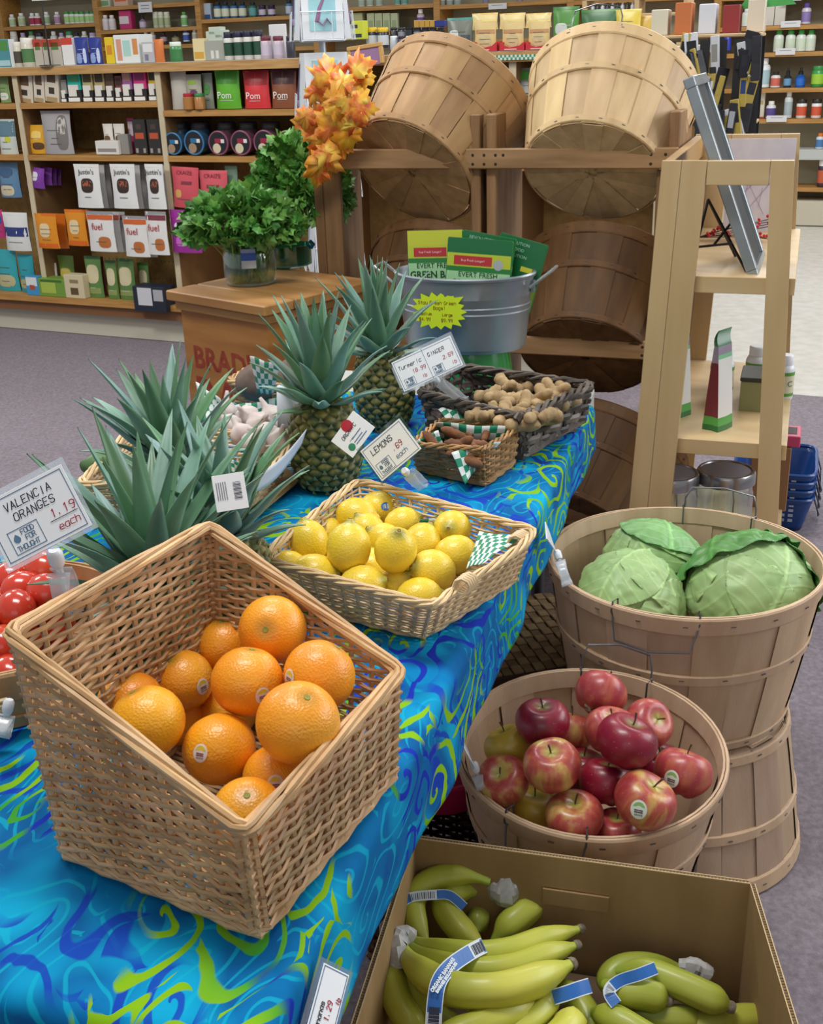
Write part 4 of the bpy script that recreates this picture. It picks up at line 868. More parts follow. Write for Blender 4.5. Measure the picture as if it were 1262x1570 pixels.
def wbottle(pos, h, r_, label):
    root = thing('vitamin_bottle', label, 'bottle', pos)
    MB().lathe([(r_*.9, 0), (r_, .004), (r_, h*.68), (r_*.86, h*.76), (r_*.7, h*.78), (r_*.7, h*.8)], 24, cap0=True, cap1=True).build('bottle_body', M('e4e4e6', .3), root)
    MB().lathe([(r_*.76, h*.79), (r_*.78, h*.8), (r_*.78, h*.98), (r_*.7, h)], 24, cap0=True, cap1=True).build('cap', M('e9e9ec', .35), root)
    MB().lathe([(r_*1.01, h*.12), (r_*1.01, h*.62)], 24).build('label_band', M('d6cfae', .4), root)
    MB().lathe([(r_*1.015, h*.1), (r_*1.015, h*.17)], 24).build('label_stripe', M('5f9a3c', .4), root)
    MB().lathe([(r_*1.015, h*.56), (r_*1.015, h*.64)], 24).build('label_stripe', M('5f9a3c', .4), root)
    type_mesh('C', .02, M('5a6a50'), parent=root, loc=Matrix.Rotation(.3, 4, 'Z') @ Matrix.Translation((0, -r_*1.03, h*.38)) @ Matrix.Rotation(PI/2, 4, 'X'))
wbottle(ll(.13, .44, .569), .115, .03, 'white vitamin bottle with green stripes left of the foil bag')
wbottle(ll(.215, .50, .569), .115, .03, 'white vitamin bottle with green stripes just right of the foil bag')
wbottle(ll(.285, .42, .569), .115, .024, 'white vitamin bottle showing past the right post of the ladder shelf')
t_ = thing('carton', 'pale green carton with a dark lid under the right vitamin bottle', 'box', ll(.225, .33, .569), RT)
MB().bbox(-.04, .035, -.06, .06, 0, .08, .002).build('carton_body', M('9a9a6a', .5), t_, smooth=False); MB().bbox(-.042, .037, -.062, .062, .08, .09, .002).build('lid', M('3a3a32', .5), t_, smooth=False)
def sjar(pos, label):
    root = thing('storage_jar', label, 'jar', pos); R_ = .068
    MB().lathe([(R_*.9, .0), (R_, .006), (R_, .165), (R_*.93, .185), (R_*.93, .197)], 28, cap0=True).build('glass_body', glass(alpha=.3), root)
    MB().lathe([(R_*.98, .19), (R_*1.03, .192), (R_*1.03, .216), (R_*.98, .222), (R_*.9, .222), (R_*.88, .219), (.001, .219)], 32).build('steel_lid', M('a4a2a4', .25, metal=.9), root)
    MB().lathe([(R_*.86, .2195), (.0005, .2205)], 24).build('lid_disc', M('8f8c94', .5), root)
    MB().tube([(0, -R_-.002, .19), (.0, -R_-.012, .17), (0, -R_-.006, .08)], .0016, 6).build('wire_clasp', wirem, root)
sjar(ll(.045, .10, .241), 'glass storage jar with steel lid, left of the pair low in the ladder shelf')
sjar(ll(.172, .15, .241), 'glass storage jar with steel lid, right of the pair low in the ladder shelf')
t_ = thing('small_carton', 'small pink and red carton on the ladder shelf edge over the blue baskets', 'box', ll(.30, .53, .42), RT)
MB().bbox(-.04, .04, -.05, .05, 0, .03, .002).build('carton_body', M('d04870', .45), t_, smooth=False); MB().box(-.03, .03, -.03, .03, .03, .031).build('printed_panel', M('3a2a30'), t_, smooth=False)
t2_ = thing('carton', 'plain brown carton low at the back of the ladder shelf under the pink one', 'box', ll(.27, .53, .241), RT)
MB().bbox(-.05, .05, -.06, .06, 0, .178, .002).build('carton_body', M('9a6f48', .6), t2_, smooth=False)
# stacked blue shopping baskets
blue = M('123f80', .35, coat=.2); sbp = atz(1228, 830, .0065); bs0 = atY(1224, 775, 3.38)
def sbasket(z, label, seed):
    root = thing('shopping_basket', label, 'basket', (bs0.x-.085, bs0.y, z), RT, None)
    w_, d_, h_ = .12, .15, .11
    def fn(u, v):
        k = u*4; i = int(k) % 4; f = k-int(k); c = [(-1, -1), (1, -1), (1, 1), (-1, 1)]; p, q = c[i], c[(i+1) % 4]
        x = p[0]+(q[0]-p[0])*f; y = p[1]+(q[1]-p[1])*f
        n_ = (abs(x)**8+abs(y)**8)**(1/8); x /= n_; y /= n_
        s_ = .78+.22*v; return V((x*w_*s_, y*d_*s_, v*h_))
    MB().grid(fn, 40, 6, cu=True).add([fn(k/40, 0) for k in range(40)], [tuple(range(39, -1, -1))]).build('basket_body', blue, root, thick=.004)
    MB().tube([fn(k/40, 1) for k in range(40)], .006, 6, closed=True).build('rim', blue, root)
    mb = MB()
    for i in range(6):
        for j in range(4): mb.box(-.07+i*.024, -.056+i*.024, -d_*(.78+.22*(.42+j*.13))-.0035, -d_*(.78+.22*(.42+j*.13))+.001, .035+j*.018, .044+j*.018)
    mb.build('slots', M('aab4c8', .5), root, smooth=False)
    MB().tube([(w_, -.1, h_), (w_+.02, -.09, h_-.06), (w_+.022, 0, h_-.1), (w_+.02, .09, h_-.06), (w_, .1, h_)], .003, 6).build('wire_handle', wirem, root)
for i, q in enumerate(('lowest', 'third', 'second', 'topmost')):
    sbasket(.008+.027*i, 'blue plastic shopping basket, %s in the stack right of the ladder shelf' % q, i)

# ================================================================ wooden crate with stencilled lettering, parsley on top
cz_t = .86
TL, TR2, FR = atz(253, 445, cz_t), atz(405, 470, cz_t), atz(490, 420, cz_t)
cxd = (TR2-TL); cw = cxd.length; cxd.normalize(); cyd = UP.cross(cxd); cdp = .40
crm = frame(V((TL.x, TL.y, .0065)), cxd, z=UP)
cr = thing('wooden_crate', 'orange brown wooden crate with red stencilled letters, standing under the parsley', 'crate', (0, 0, 0)); place(cr, crm)
pinew = M('b98a50', .5, '9c6c38', 3, tone=True, stretch=(1, 8, 8), lo=.3, hi=.7); plyw = M('b57c3e', .5, '935c28', 3, stretch=(.8, 2, 7), lo=.3, hi=.7)
z1 = cz_t-.0065
MB().bbox(0, cw, 0, .10, z1-.026, z1, .003).build('top_plank', pinew, cr, smooth=False)
MB().bbox(0, cw, .104, cdp, z1-.026, z1, .003, tone=1.04).build('top_plank', pinew, cr, smooth=False)
MB().bbox(.02, cw-.012, .012, cdp-.01, z1-.05, z1-.028, .002, tone=.96).build('top_frame', pinew, cr, smooth=False)
MB().box(.03, cw-.022, .022, .04, 0, z1-.05).build('front_panel', plyw, cr, smooth=False)
MB().box(cw-.04, cw-.022, .04, cdp-.02, 0, z1-.05).build('side_panel', plyw, cr, smooth=False)
MB().box(.03, .048, .04, cdp-.02, 0, z1-.05).build('side_panel', plyw, cr, smooth=False)
red = M('8e2f1e', .7, 'a24a2c', 40, lo=.4, hi=.8)
type_mesh("BRAD'S", .082, red, 'stencil_lettering', cr, Matrix.Translation((cw*.5+.004, .0215, z1-.175)) @ Matrix.Rotation(PI/2, 4, 'X') @ Matrix.Scale(1.0, 4), font_bold=.002)
type_mesh("RAW", .14, red, 'stencil_lettering', cr, Matrix.Translation((cw*.58, .0215, z1-.285)) @ Matrix.Rotation(PI/2, 4, 'X'), font_bold=.006)

# parsley leaf clusters
leafg = M('6aa04c', .45, '447c34', 30, tone=True, sss=.0); stemg = M('8fae58', .45)
def sprig(mb, p, d, size, r, tn):
    # a flat curly parsley leaf: three lobed leaflets in the plane across d
    d = V(d).normalized(); s_ = d.orthogonal(); s_ = (Matrix.Rotation(r.uniform(0, 6.28), 3, d) @ s_).normalized(); n_ = d.cross(s_)
    for an, l in ((0, 1.0), (.95, .75), (-.95, .75)):
        ax = (d*math.cos(an)+s_*math.sin(an)).normalized(); sd = ax.cross(n_)
        pts = []
        for (u, v) in ((0, 0), (.25, .22), (.35, .42), (.55, .3), (.72, .42), (.8, .2), (1.05, .0), (.8, -.2), (.72, -.42), (.55, -.3), (.35, -.42), (.25, -.22)):
            cup = -(abs(v))*.35 - .35*u*u + r.uniform(-.05, .05)
            pts.append(p + (ax*u + sd*v + n_*cup)*size*l)
        c = p+(ax*.5-n_*.05)*size*l
        mb.add(pts+[c], [(12, i, (i+1) % 12) for i in range(12)], tone=tn)
def herb(root, centre, R, n, size, seed, stem_base, droop=.3, flat=.8):
    r = RND(seed); lf = MB(); st = MB()
    for i in range(n):
        th = r.uniform(0, 2*PI); ph = math.acos(r.uniform(-.35, 1)); rr = r.uniform(.55, 1.0)**.6
        d = V((math.sin(ph)*math.cos(th), math.sin(ph)*math.sin(th), math.cos(ph)*flat))
        p = V(centre)+V((d.x*R[0], d.y*R[1], d.z*R[2]))*rr
        tn = r.uniform(.7, 1.35); tn = (tn*r.uniform(.85, 1.25), tn, tn*r.uniform(.8, 1.0))
        sprig(lf, p, (d+V((r.uniform(-.6, .6), r.uniform(-.6, .6), r.uniform(-.5, .5)))), size*r.uniform(.7, 1.15), r, tn)
        if i % 6 == 0:
            b = V(stem_base)+V((r.uniform(-.04, .04), r.uniform(-.04, .04), 0)); mid = (b+p)/2+V((r.uniform(-.01, .01), r.uniform(-.01, .01), .02))
            st.tube([b, b*.7+mid*.3+V((0, 0, .005)), mid, p], [.0017, .0016, .0013, .0009], 5)
    lf.build('leaves', leafg, root, smooth=False); st.build('stems', stemg, root)
jb = atz(382, 440, cz_t); jb = jb + V((0.0, .05, 0))
jar = thing('glass_jar', 'clear glass jar with a small blue label holding the front parsley bunch', 'jar', (jb.x, jb.y, cz_t+.001))
MB().lathe([(.055, .0), (.066, .004), (.069, .02), (.069, .075), (.06, .1), (.052, .108), (.052, .125), (.055, .128), (.052, .13), (.049, .126), (.049, .108), (.057, .098), (.066, .074), (.066, .02), (.062, .007), (.0005, .006)], 36, cap0=True).build('jar_glass', glass(alpha=.10), jar)
MB().lathe([(.061, .008), (.065, .02), (.065, .055), (.0005, .055)], 28, cap0=True).build('water', glass((225, 232, 205), .02, .06), jar)
mb = MB(); mb.grid(lambda u, v: V((.0700*math.sin(.1+(u-.5)*.55), -.0700*math.cos(.1+(u-.5)*.55), .05+v*.05)), 8, 5, mfn=lambda i, j: (1, 1, 0, 0, 2)[j])
mb.build('printed_label', [M('3558a8', .4), M('b8bcc0', .4), M('8f9cc8', .4)], jar)
pa = thing('parsley_bunch', 'bright green parsley bunch standing in the glass jar on the crate', 'herb', (jb.x, jb.y, cz_t+.012))
herb(pa, (-.012, -.01, .14), (.150, .11, .10), 640, .039, 11, (0, 0, .0))
r = RND(3); mb = MB()
for i in range(90):
    x, y = r.uniform(-.042, .042), r.uniform(-.042, .042)
    mb.tube([(x, y, .0), (x*1.05+r.uniform(-.01, .01), y*1.05, .05), (x*.6, y*.6, .11)], .0018, 5)
mb.build('stems', stemg, pa)
j2 = atz(432, 378, cz_t) if False else jb + V((.07, .30, 0))
pa2 = thing('parsley_bunch', 'darker, taller parsley bunch standing behind the jar beside the rack', 'herb', (jb.x+.075, jb.y+.26, cz_t+.02))
herb(pa2, (.05, .0, .175), (.125, .10, .155), 760, .040, 21, (0, 0, .05), flat=1)
jar2 = thing('glass_jar', 'teal tinted glass container under the back parsley bunch', 'jar', (jb.x+.075, jb.y+.26, cz_t+.001))
MB().lathe([(.06, 0), (.07, .005), (.07, .06), (.066, .06), (.066, .008), (.001, .007)], 32, cap0=True).build('jar_glass', glass((120, 205, 190), .05, .25), jar2)
MB().tube([(.071, -.01, .05), (.078, -.02, .06), (.071, -.03, .07)], .006, 6).build('blue_tie', M('1f9ab8', .4), jar2)

# autumn leaf garland on the rack corner
MLP = [(0, -.36), (.05, -.3), (.27, -.42), (.27, -.27), (.36, -.26), (.52, -.16), (.40, -.02), (.46, .06), (.58, .3), (.38, .24), (.36, .34), (.24, .3), (.2, .4), (.22, .52), (.11, .5), (0, .7)]
MLP = MLP + [(-x, y) for x, y in reversed(MLP[1:-1])]
ga = thing('autumn_garland', 'orange and yellow artificial maple leaf spray tied to the left corner of the rack', 'garland', rl(-.46, -.03, 1.10))
gcol = ['f09a24', 'f4ba34', 'e4682a', 'f0b048', 'd85828', 'f4cc50', 'ea7c38', 'f0c468']
r = RND(12); spots = [(505, 118, 1.15, 1), (548, 105, .9, 5), (560, 118, .8, 1), (483, 140, .8, 5), (512, 150, 1.0, 0), (538, 148, 1.0, 5), (552, 165, .9, 1), (500, 172, 1.2, 3), (520, 160, 1.0, 5), (478, 192, 1.1, 3), (508, 196, 1.15, 6), (535, 205, 1.05, 0), (492, 215, 1.0, 2), (545, 190, .8, 4), (495, 250, 1.1, 0), (487, 262, .9, 1), (525, 128, .9, 2), (470, 178, .7, 3), (525, 222, .8, 1), (502, 235, .9, 4)]
inv = WM[ga.name].inverted()
for i, (x, y, s_, ci) in enumerate(spots):
    q = inv @ onplane(x, y, rl(0, -.05-.05*r.random(), 0), TD); s_ *= .082*r.uniform(.9, 1.15)
    rm = Matrix.Translation(q) @ Matrix.Rotation(r.uniform(-.6, .6), 4, 'Z') @ Matrix.Rotation(PI/2+r.uniform(-.6, .6), 4, 'X') @ Matrix.Rotation(r.uniform(0, 6.28) if i < 14 else PI+r.uniform(-.4, .4), 4, 'Z')
    pts = [V((px*s_, py*s_, s_*(.5*px*px-.22*py*py+r.uniform(-.06, .06)))) for px, py in MLP]; c = V((0, .0, .06*s_)); n = len(pts)
    mb = MB().add([rm @ p for p in pts]+[rm @ c], [(n, k, (k+1) % n) for k in range(n)])
    ml = M(gcol[ci], .5, gcol[(ci+(1 if i % 2 else 3)) % 8], 28, lo=.4, hi=.6)
    mb.build('maple_leaf', ml, ga, thick=.0008, smooth=True, angle=60)
mb = MB()
for i in range(6):
    x = 490+10*i; mb.tube([inv @ onplane(x-8, 240, rl(0, -.03, 0), TD), inv @ onplane(x, 180, rl(0, -.045, 0), TD), inv @ onplane(x+4, 115, rl(0, -.05, 0), TD)], .0018, 5)
mb.build('stalks', M('5a4020', .6), ga)

# ================================================================ table
T = .72
TA = V((.3016, .9534, 0)); TN = V((.9534, -.3016, 0)); TO = V((-.109, .769, 0))
TM = frame((TO.x, TO.y, .0065), TN, z=UP)      # local x across to the right edge (0), y along, z up
tab = thing('folding_table', 'white plastic folding table under the patterned cloth', 'table', (0, 0, 0)); place(tab, TM)
zt = T-.0065-.0035
pts = []
s0, s1, uu = -.11, 1.80, -.75
for (cx0, cy0, a0) in ((-.06-.004, s1-.06, 0), (uu+.06, s1-.06, 90), (uu+.06, s0+.06, 180), (-.06-.004, s0+.06, 270)):
    for k in range(6): an = math.radians(a0+k*18); pts.append((cx0+.06*math.cos(an), cy0+.06*math.sin(an)))
mb = MB(); mb.prism(pts, zt-.04, zt-.004); mb.prism([(p[0]*.996-.002, p[1]) for p in pts], zt-.004, zt)
mb.build('table_top', M('c9ccc8', .45), tab, angle=50)
for y in (.2, 1.5):
    for x in (-.68, -.08): MB().tube([(x, y, 0), (x, y, zt-.045)], .014, 10).build('leg', M('4a4c52', .4, metal=.6), tab)
    MB().tube([(-.68, y, .1), (-.08, y, .1)], .01, 8).build('leg_brace', M('4a4c52', .4, metal=.6), tab)

# cloth
def batik():
    mt = bpy.data.materials.new('batik'); mt.use_nodes = True; nt = mt.node_tree; N = nt.nodes; L = nt.links; b = N['Principled BSDF']
    b.inputs['Roughness'].default_value = .8; b.inputs['Specular IOR Level'].default_value = .12; b.inputs['Sheen Weight'].default_value = 0
    uv = N.new('ShaderNodeUVMap'); uv.uv_map = 'uv'
    def noise_(sc, det, vec, off=(0, 0, 0)):
        mp = N.new('ShaderNodeMapping'); mp.inputs['Location'].default_value = off; L.new(vec, mp.inputs[0])
        n = N.new('ShaderNodeTexNoise'); n.noise_dimensions = '2D'; n.inputs['Scale'].default_value = sc; n.inputs['Detail'].default_value = det; L.new(mp.outputs[0], n.inputs[0]); return n
    def math_(op, a_, b_=None, c_=None):
        m_ = N.new('ShaderNodeMath'); m_.operation = op
        for i, q in enumerate((a_, b_, c_)):
            if q is None: continue
            if isinstance(q, (int, float)): m_.inputs[i].default_value = q
            else: L.new(q, m_.inputs[i])
        return m_.outputs[0]
    def warp(vec, sc, amt, off):
        n = noise_(sc, 1, vec, off); s_ = N.new('ShaderNodeVectorMath'); s_.operation = 'SUBTRACT'; L.new(n.outputs['Color'], s_.inputs[0]); s_.inputs[1].default_value = (.5, .5, .5)
        k = N.new('ShaderNodeVectorMath'); k.operation = 'SCALE'; L.new(s_.outputs[0], k.inputs[0]); k.inputs['Scale'].default_value = amt
        ad = N.new('ShaderNodeVectorMath'); ad.operation = 'ADD'; L.new(vec, ad.inputs[0]); L.new(k.outputs[0], ad.inputs[1]); return ad.outputs[0]
    def lines(sc, rings, width, off, wa, wsc=7, soft=.06):
        mp = N.new('ShaderNodeMapping'); mp.inputs['Scale'].default_value = (1.35, .8, 1); mp.inputs['Location'].default_value = off; mp.inputs['Rotation'].default_value = (0, 0, .5); L.new(uv.outputs[0], mp.inputs[0])
        v = warp(mp.outputs[0], wsc, wa, (3, 1, 0)); v = warp(v, 26, .012, (9, 5, 0))
        vo = N.new('ShaderNodeTexVoronoi'); vo.voronoi_dimensions = '2D'; vo.feature = 'F1'; vo.inputs['Scale'].default_value = sc; vo.inputs['Randomness'].default_value = 1; L.new(v, vo.inputs['Vector'])
        # spiral: add the angle round the cell centre to the distance
        sb = N.new('ShaderNodeVectorMath'); sb.operation = 'SUBTRACT'; L.new(v, sb.inputs[0]); L.new(vo.outputs['Position'], sb.inputs[1])
        sx = N.new('ShaderNodeSeparateXYZ'); L.new(sb.outputs[0], sx.inputs[0])
        an = math_('DIVIDE', math_('ARCTAN2', sx.outputs[1], sx.outputs[0]), 2*PI)
        f = math_('FRACT', math_('ADD', math_('MULTIPLY', vo.outputs['Distance'], rings), an))
        tri = math_('ABSOLUTE', math_('SUBTRACT', f, .5))
        mr = N.new('ShaderNodeMapRange'); mr.interpolation_type = 'SMOOTHSTEP'; L.new(tri, mr.inputs[0]); mr.inputs[1].default_value = width+soft; mr.inputs[2].default_value = width; mr.inputs[3].default_value = 0; mr.inputs[4].default_value = 1
        return mr.outputs[0], vo, sx
    def mask(sc, lo, hi, off):
        n = noise_(sc, 1.5, uv.outputs[0], off); mr = N.new('ShaderNodeMapRange'); L.new(n.outputs[0], mr.inputs[0]); mr.inputs[1].default_value = lo; mr.inputs[2].default_value = hi; return mr.outputs[0]
    def mix(f, a_, b_):
        m_ = N.new('ShaderNodeMix'); m_.data_type = 'RGBA'
        if isinstance(f, float): m_.inputs[0].default_value = f
        else: L.new(f, m_.inputs[0])
        for i, q in ((6, a_), (7, b_)):
            if isinstance(q, str): m_.inputs[i].default_value = srgb(q)
            else: L.new(q, m_.inputs[i])
        return m_.outputs[2]
    c = mix(mask(6, .35, .65, (0, 0, 0)), '0468a4', '0480bc')
    c = mix(mask(14, .42, .62, (4, 4, 0)), c, '065c9a')
    c = mix(mask(9, .5, .75, (8, 2, 0)), c, '08a2ce')
    l0, _, _ = lines(9, 4.6, .06, (7, 3, 0), .10); c = mix(math_('MULTIPLY', math_('MULTIPLY', l0, mask(5, .42, .5, (2, 8, 0))), .6), c, '0cb0cc')
    l2, _, _ = lines(7.5, 3.3, .11, (2, 9, 0), .14); c = mix(math_('MULTIPLY', math_('MULTIPLY', l2, mask(4.5, .52, .57, (6, 1, 0))), .85), c, '1636b0')
    l1, _, _ = lines(10, 3.3, .115, (0, 0, 0), .095); c = mix(math_('MULTIPLY', l1, mask(4.6, .41, .46, (1, 3, 0))), c, mix(mask(5.5, .55, .61, (11, 2, 0)), mix(mask(7, .45, .6, (5, 7, 0)), '86b818', '3f9c34'), '1832ae'))
    L.new(c, b.inputs['Base Color'])
    bp = N.new('ShaderNodeBump'); bp.inputs['Strength'].default_value = .25; bp.inputs['Distance'].default_value = .004
    nz = noise_(16, 3, uv.outputs[0]); L.new(nz.outputs[0], bp.inputs['Height']); L.new(bp.outputs[0], b.inputs['Normal'])
    return mt
def cloth_pt(aa, bb):
    # aa along the table from the near end, bb across; sheet coordinates
    rr = .016; e = V((min(0, aa-s0), 0)) if aa < s0 else V((0, 0))
    ea = min(0, aa-s0); eb = max(0, bb-.0) if bb > 0 else min(0, bb-uu)
    d = math.hypot(ea, eb); y = max(aa, s0); x = min(max(bb, uu), 0); z = 0
    fold = 0
    if d > 0:
        h = min(d, rr*PI/2); out = rr*math.sin(h/rr); dr = rr*(1-math.cos(h/rr)); rest = d-h
        wv = math.sin(aa*17+bb*9)*.5+math.sin(aa*31+1.3)*.3
        out += rest*(.04+.10*wv*min(1, rest/.12)); dr += rest*.99
        x += out*eb/d; y += out*ea/d; z = -dr
    z += .0014*noisev((aa, bb, 0), 9)+.0009*noisev((aa, bb, 3), 25)
    return V((x, y, T-.0065+.0012+z))
hem = [(-.16, .11), (.0, .115), (.25, .125), (.45, .13), (.6, .13), (.9, .125), (1.2, .115), (1.45, .11), (1.68, .10)]
def hl(a_):
    for (p, q), (p2, q2) in zip(hem[:-1], hem[1:]):
        if a_ <= p2: return q+(q2-q)*max(0, (a_-p))/(p2-p)
    return hem[-1][1]
mb = MB(); uvs = []; NA, NB = 200, 120
a0_, a1_ = s0-.17, 1.61
for j in range(NB+1):
    for i in range(NA+1):
        aa = a0_+(a1_-a0_)*i/NA; lo = uu-.16; hi = hl(aa); v = j/NB
        bb = lo+(0-lo)*v/.82 if v < .82 else hi*(v-.82)/.18
        if aa < s0: 
            kx = (s0-aa)/.17
            if bb > 0: bb *= 1-.35*kx
        q = cloth_pt(aa, bb)
        if i == NA: q.x += .0
        mb.v.append(TM @ q); uvs.append((bb, aa))
for j in range(NB):
    for i in range(NA):
        b_ = j*(NA+1)+i; mb.f.append([b_, b_+NA+1, b_+NA+2, b_+1]); mb.m.append(0); mb.t.append(1.0)
cl = mb.build('tablecloth', batik(), thick=.0012, uv=uvs)
tag(cl, 'turquoise batik cloth with lime and blue swirls draped over the folding table', 'tablecloth')

# ================================================================ woven baskets
wick = M('d4b084', .5, 'b48c60', 18, .15, 90, tone=True, lo=.35, hi=.7)
wickl = M('dcc49c', .5, 'c8ab80', 18, .15, 90, tone=True, lo=.35, hi=.7)
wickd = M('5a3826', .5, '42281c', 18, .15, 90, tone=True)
seag = M('b48a5c', .6, '96703f', 30, .2, 90, tone=True)
hyac = M('655a52', .5, '3a322d', 30, .3, 60, tone=True)
def corner_weights(n_side, rho):
    W_ = []
    for i in range(4):
        for k in range(n_side):
            f = rho+(1-2*rho)*(k/(n_side-1) if n_side > 1 else .5); w_ = [0]*4; w_[i] = 1-f; w_[(i+1) % 4] = f; W_.append(w_)
        # rounded corner: one mid point
        j = (i+1) % 4; w_ = [0]*4; w_[i] = rho*.25; w_[j] = 1-rho*.5; w_[(i+2) % 4] = rho*.25; W_.append(w_)
    return W_
def wicker(root, B, Rm, n_side, pitch, rod, mt, seed=1, rho=.05, rimr=.0045, strands=4, amp=None, stake=None, dips=None, twist=5, jitter=.35, flat=1.0, parts=('weave', 'stakes', 'rim', 'base'), basef=True, foot=True, tones=(.72, 1.12), close_rim=True, dbl=1):
    # B, Rm: four base and four rim corners in world space
    r = RND(seed); inv = WM[root.name].inverted(); B = [inv @ V(p) for p in B]; Rm = [inv @ V(p) for p in Rm]
    W_ = corner_weights(n_side, rho)
    if len(W_) % 2: W_.append(W_[-1])
    n = len(W_); cen = sum(B, V((0, 0, 0)))/4
    bl = [sum((B[k]*w_[k] for k in range(4)), V((0, 0, 0))) for w_ in W_]
    tl = [sum((Rm[k]*w_[k] for k in range(4)), V((0, 0, 0))) for w_ in W_]
    if dips:
        for i in range(n): tl[i] = tl[i] + dips(i/n)
    amp = amp or rod*1.0; stake = stake or rod*.8
    z0 = bl[0].z
    def outw(i):
        a_ = bl[(i+1) % n]-bl[i-1]; o = V((a_.y, -a_.x, 0)); o.normalize()
        if o.dot(bl[i]-cen) < 0: o = -o
        return o
    O = [outw(i) for i in range(n)]
    mb = MB()
    for i in range(n):
        mb.tube([bl[i]-V((0, 0, 0))+V((0, 0, .002)), (bl[i]+tl[i])/2, tl[i]], stake, 5, tone=r.uniform(.85, 1.1))
    mb.build(parts[1], mt, root)
    mb = MB(); k = 0; z = rod*1.1
    hmax = max(t.z for t in tl)-z0
    while z < hmax-rod*.4:
        seg_pts = []; jz = [r.uniform(-1, 1)*rod*jitter for _ in range(n)]; jb = jz[0]
        runs = []; cur = []
        for i in range(n+1):
            ii = i % n; ht = tl[ii].z-z0
            if z < ht-rod*.3:
                f = z/ht; p = bl[ii]+(tl[ii]-bl[ii])*f; sg = 1 if (ii+k//dbl) % 2 else -1
                cur.append((p+O[ii]*amp*sg+V((0, 0, jz[ii])), ii))
            else:
                if len(cur) > 1: runs.append(cur)
                cur = []
        if len(cur) > 1: runs.append(cur)
        for c_ in runs:
            pts = []
            for (p, ii), (q, jj) in zip(c_[:-1], c_[1:]):
                pts.append(p); pts.append((p+q)/2+V((0, 0, r.uniform(-.2, .2)*rod*jitter)))
            pts.append(c_[-1][0])
            # break the row into rods of differing tone
            s_ = 0
            while s_ < len(pts)-1:
                e_ = min(len(pts)-1, s_+r.randint(14, 40)); tn = r.uniform(*tones); tn = (tn, tn*r.uniform(.94, 1.0), tn*r.uniform(.86, 1.0))
                rr = rod*r.uniform(.85, 1.12); sub = pts[s_:e_+1]
                mb.tube(sub, [rr*(.8 if q in (0, len(sub)-1) else 1) for q in range(len(sub))], 5, tone=tn, flat=flat, upv=(0, 0, 1)); s_ = e_
        z += pitch; k += 1
    mb.build(parts[0], mt, root)
    if rimr:
        mb = MB(); dense = []
        for i in range(n):
            p, q = tl[i], tl[(i+1) % n]
            for f in (0, .5): dense.append((p+(q-p)*f, (O[i]*(1-f)+O[(i+1) % n]*f)))
        m_ = len(dense)
        for s_ in range(strands):
            pts = []
            for i, (p, o) in enumerate(dense):
                an = 2*PI*(s_/strands + i/m_*twist); d = V((dense[(i+1) % m_][0]-dense[i-1][0])).normalized(); side = d.cross(V((0, 0, 1))).normalized(); upd = side.cross(d)
                pts.append(p+(side*math.cos(an)*1.25+upd*math.sin(an))*rimr*1.0+V((0, 0, rimr*.4)))
            # chunks with taper, like overlapping rods
            a_ = r.randint(0, 8)
            idx = a_
            while idx < a_+m_:
                L_ = r.randint(16, 34); e_ = min(idx+L_, a_+m_); tn = r.uniform(.82, 1.28); tn = (tn, tn*.97, tn*.9)
                sub = [pts[q % m_] for q in range(idx, e_+1)]
                rr_ = rimr*r.uniform(.66, .8); mb.tube(sub, [rr_*(.6 if q in (0, len(sub)-1) else 1) for q in range(len(sub))], 6, tone=tn); idx = e_
        mb.build(parts[2], mt, root)
    if basef:
        mb = MB(); bz = V((0, 0, .004))
        nb = max(6, int((B[1]-B[0]).length/.007))
        for i in range(nb):
            f = (i+.5)/nb; p = B[0]+(B[1]-B[0])*f; q = B[3]+(B[2]-B[3])*f
            pts = [p+(q-p)*(j/10)+V((0, 0, .0025+.0012*(1 if (i+j) % 2 else -1))) for j in range(11)]
            mb.tube(pts, .0034, 5, tone=r.uniform(*tones), flat=.6, upv=(0, 0, 1))
        if foot:
            for s_ in range(2):
                pts = [bl[i]+O[i]*(.003 if (i+s_) % 2 else .0)+V((0, 0, rod*(1.2+1.2*s_))) for i in range(n)]
                mb.tube(pts, rod*1.15, 6, closed=True, tone=r.uniform(.9, 1.1))
        mb.build(parts[3], mt, root)
def cheq(name, label, P, nu, nv, parent=None, group=None):
    # checked greaseproof paper, P(u,v) -> world
    mb = MB().grid(P, nu, nv, mfn=lambda i, j: (i//2+j//2) % 2)
    if parent is None:
        o = mb.build(name, [M('dfe6e2', .5), M('1f8a68', .5)], None, thick=.0006, smooth=True); return tag(o, label, 'paper', group)
    return mb.build(name, [M('dfe6e2', .5), M('1f8a68', .5)], parent, world=True, thick=.0006, smooth=True)
tz = T+.0035

# oranges' basket (tall back, low front to the right)
zb = tz+.003
BF, BR, BL = atz(400, 1440, zb), atz(610, 1187, zb), atz(92, 1310, zb); BB = BL+BR-BF
RF = atY(375, 1280, .758); RR = atY(616, 1032, 1.005); RL_ = atY(10, 972, .895); RB = atY(320, 808, 1.15)
ob = thing('wicker_basket', 'large deep wicker basket with a tall back, holding the oranges', 'basket', (BF+BB)/2)
wicker(ob, [BF, BR, BB, BL], [RF, RR, RB, RL_], 10, .0054, .0023, wick, seed=2, rho=.04, rimr=.0042, strands=5, twist=3, stake=.003, amp=.0034, tones=(.62, 1.22))

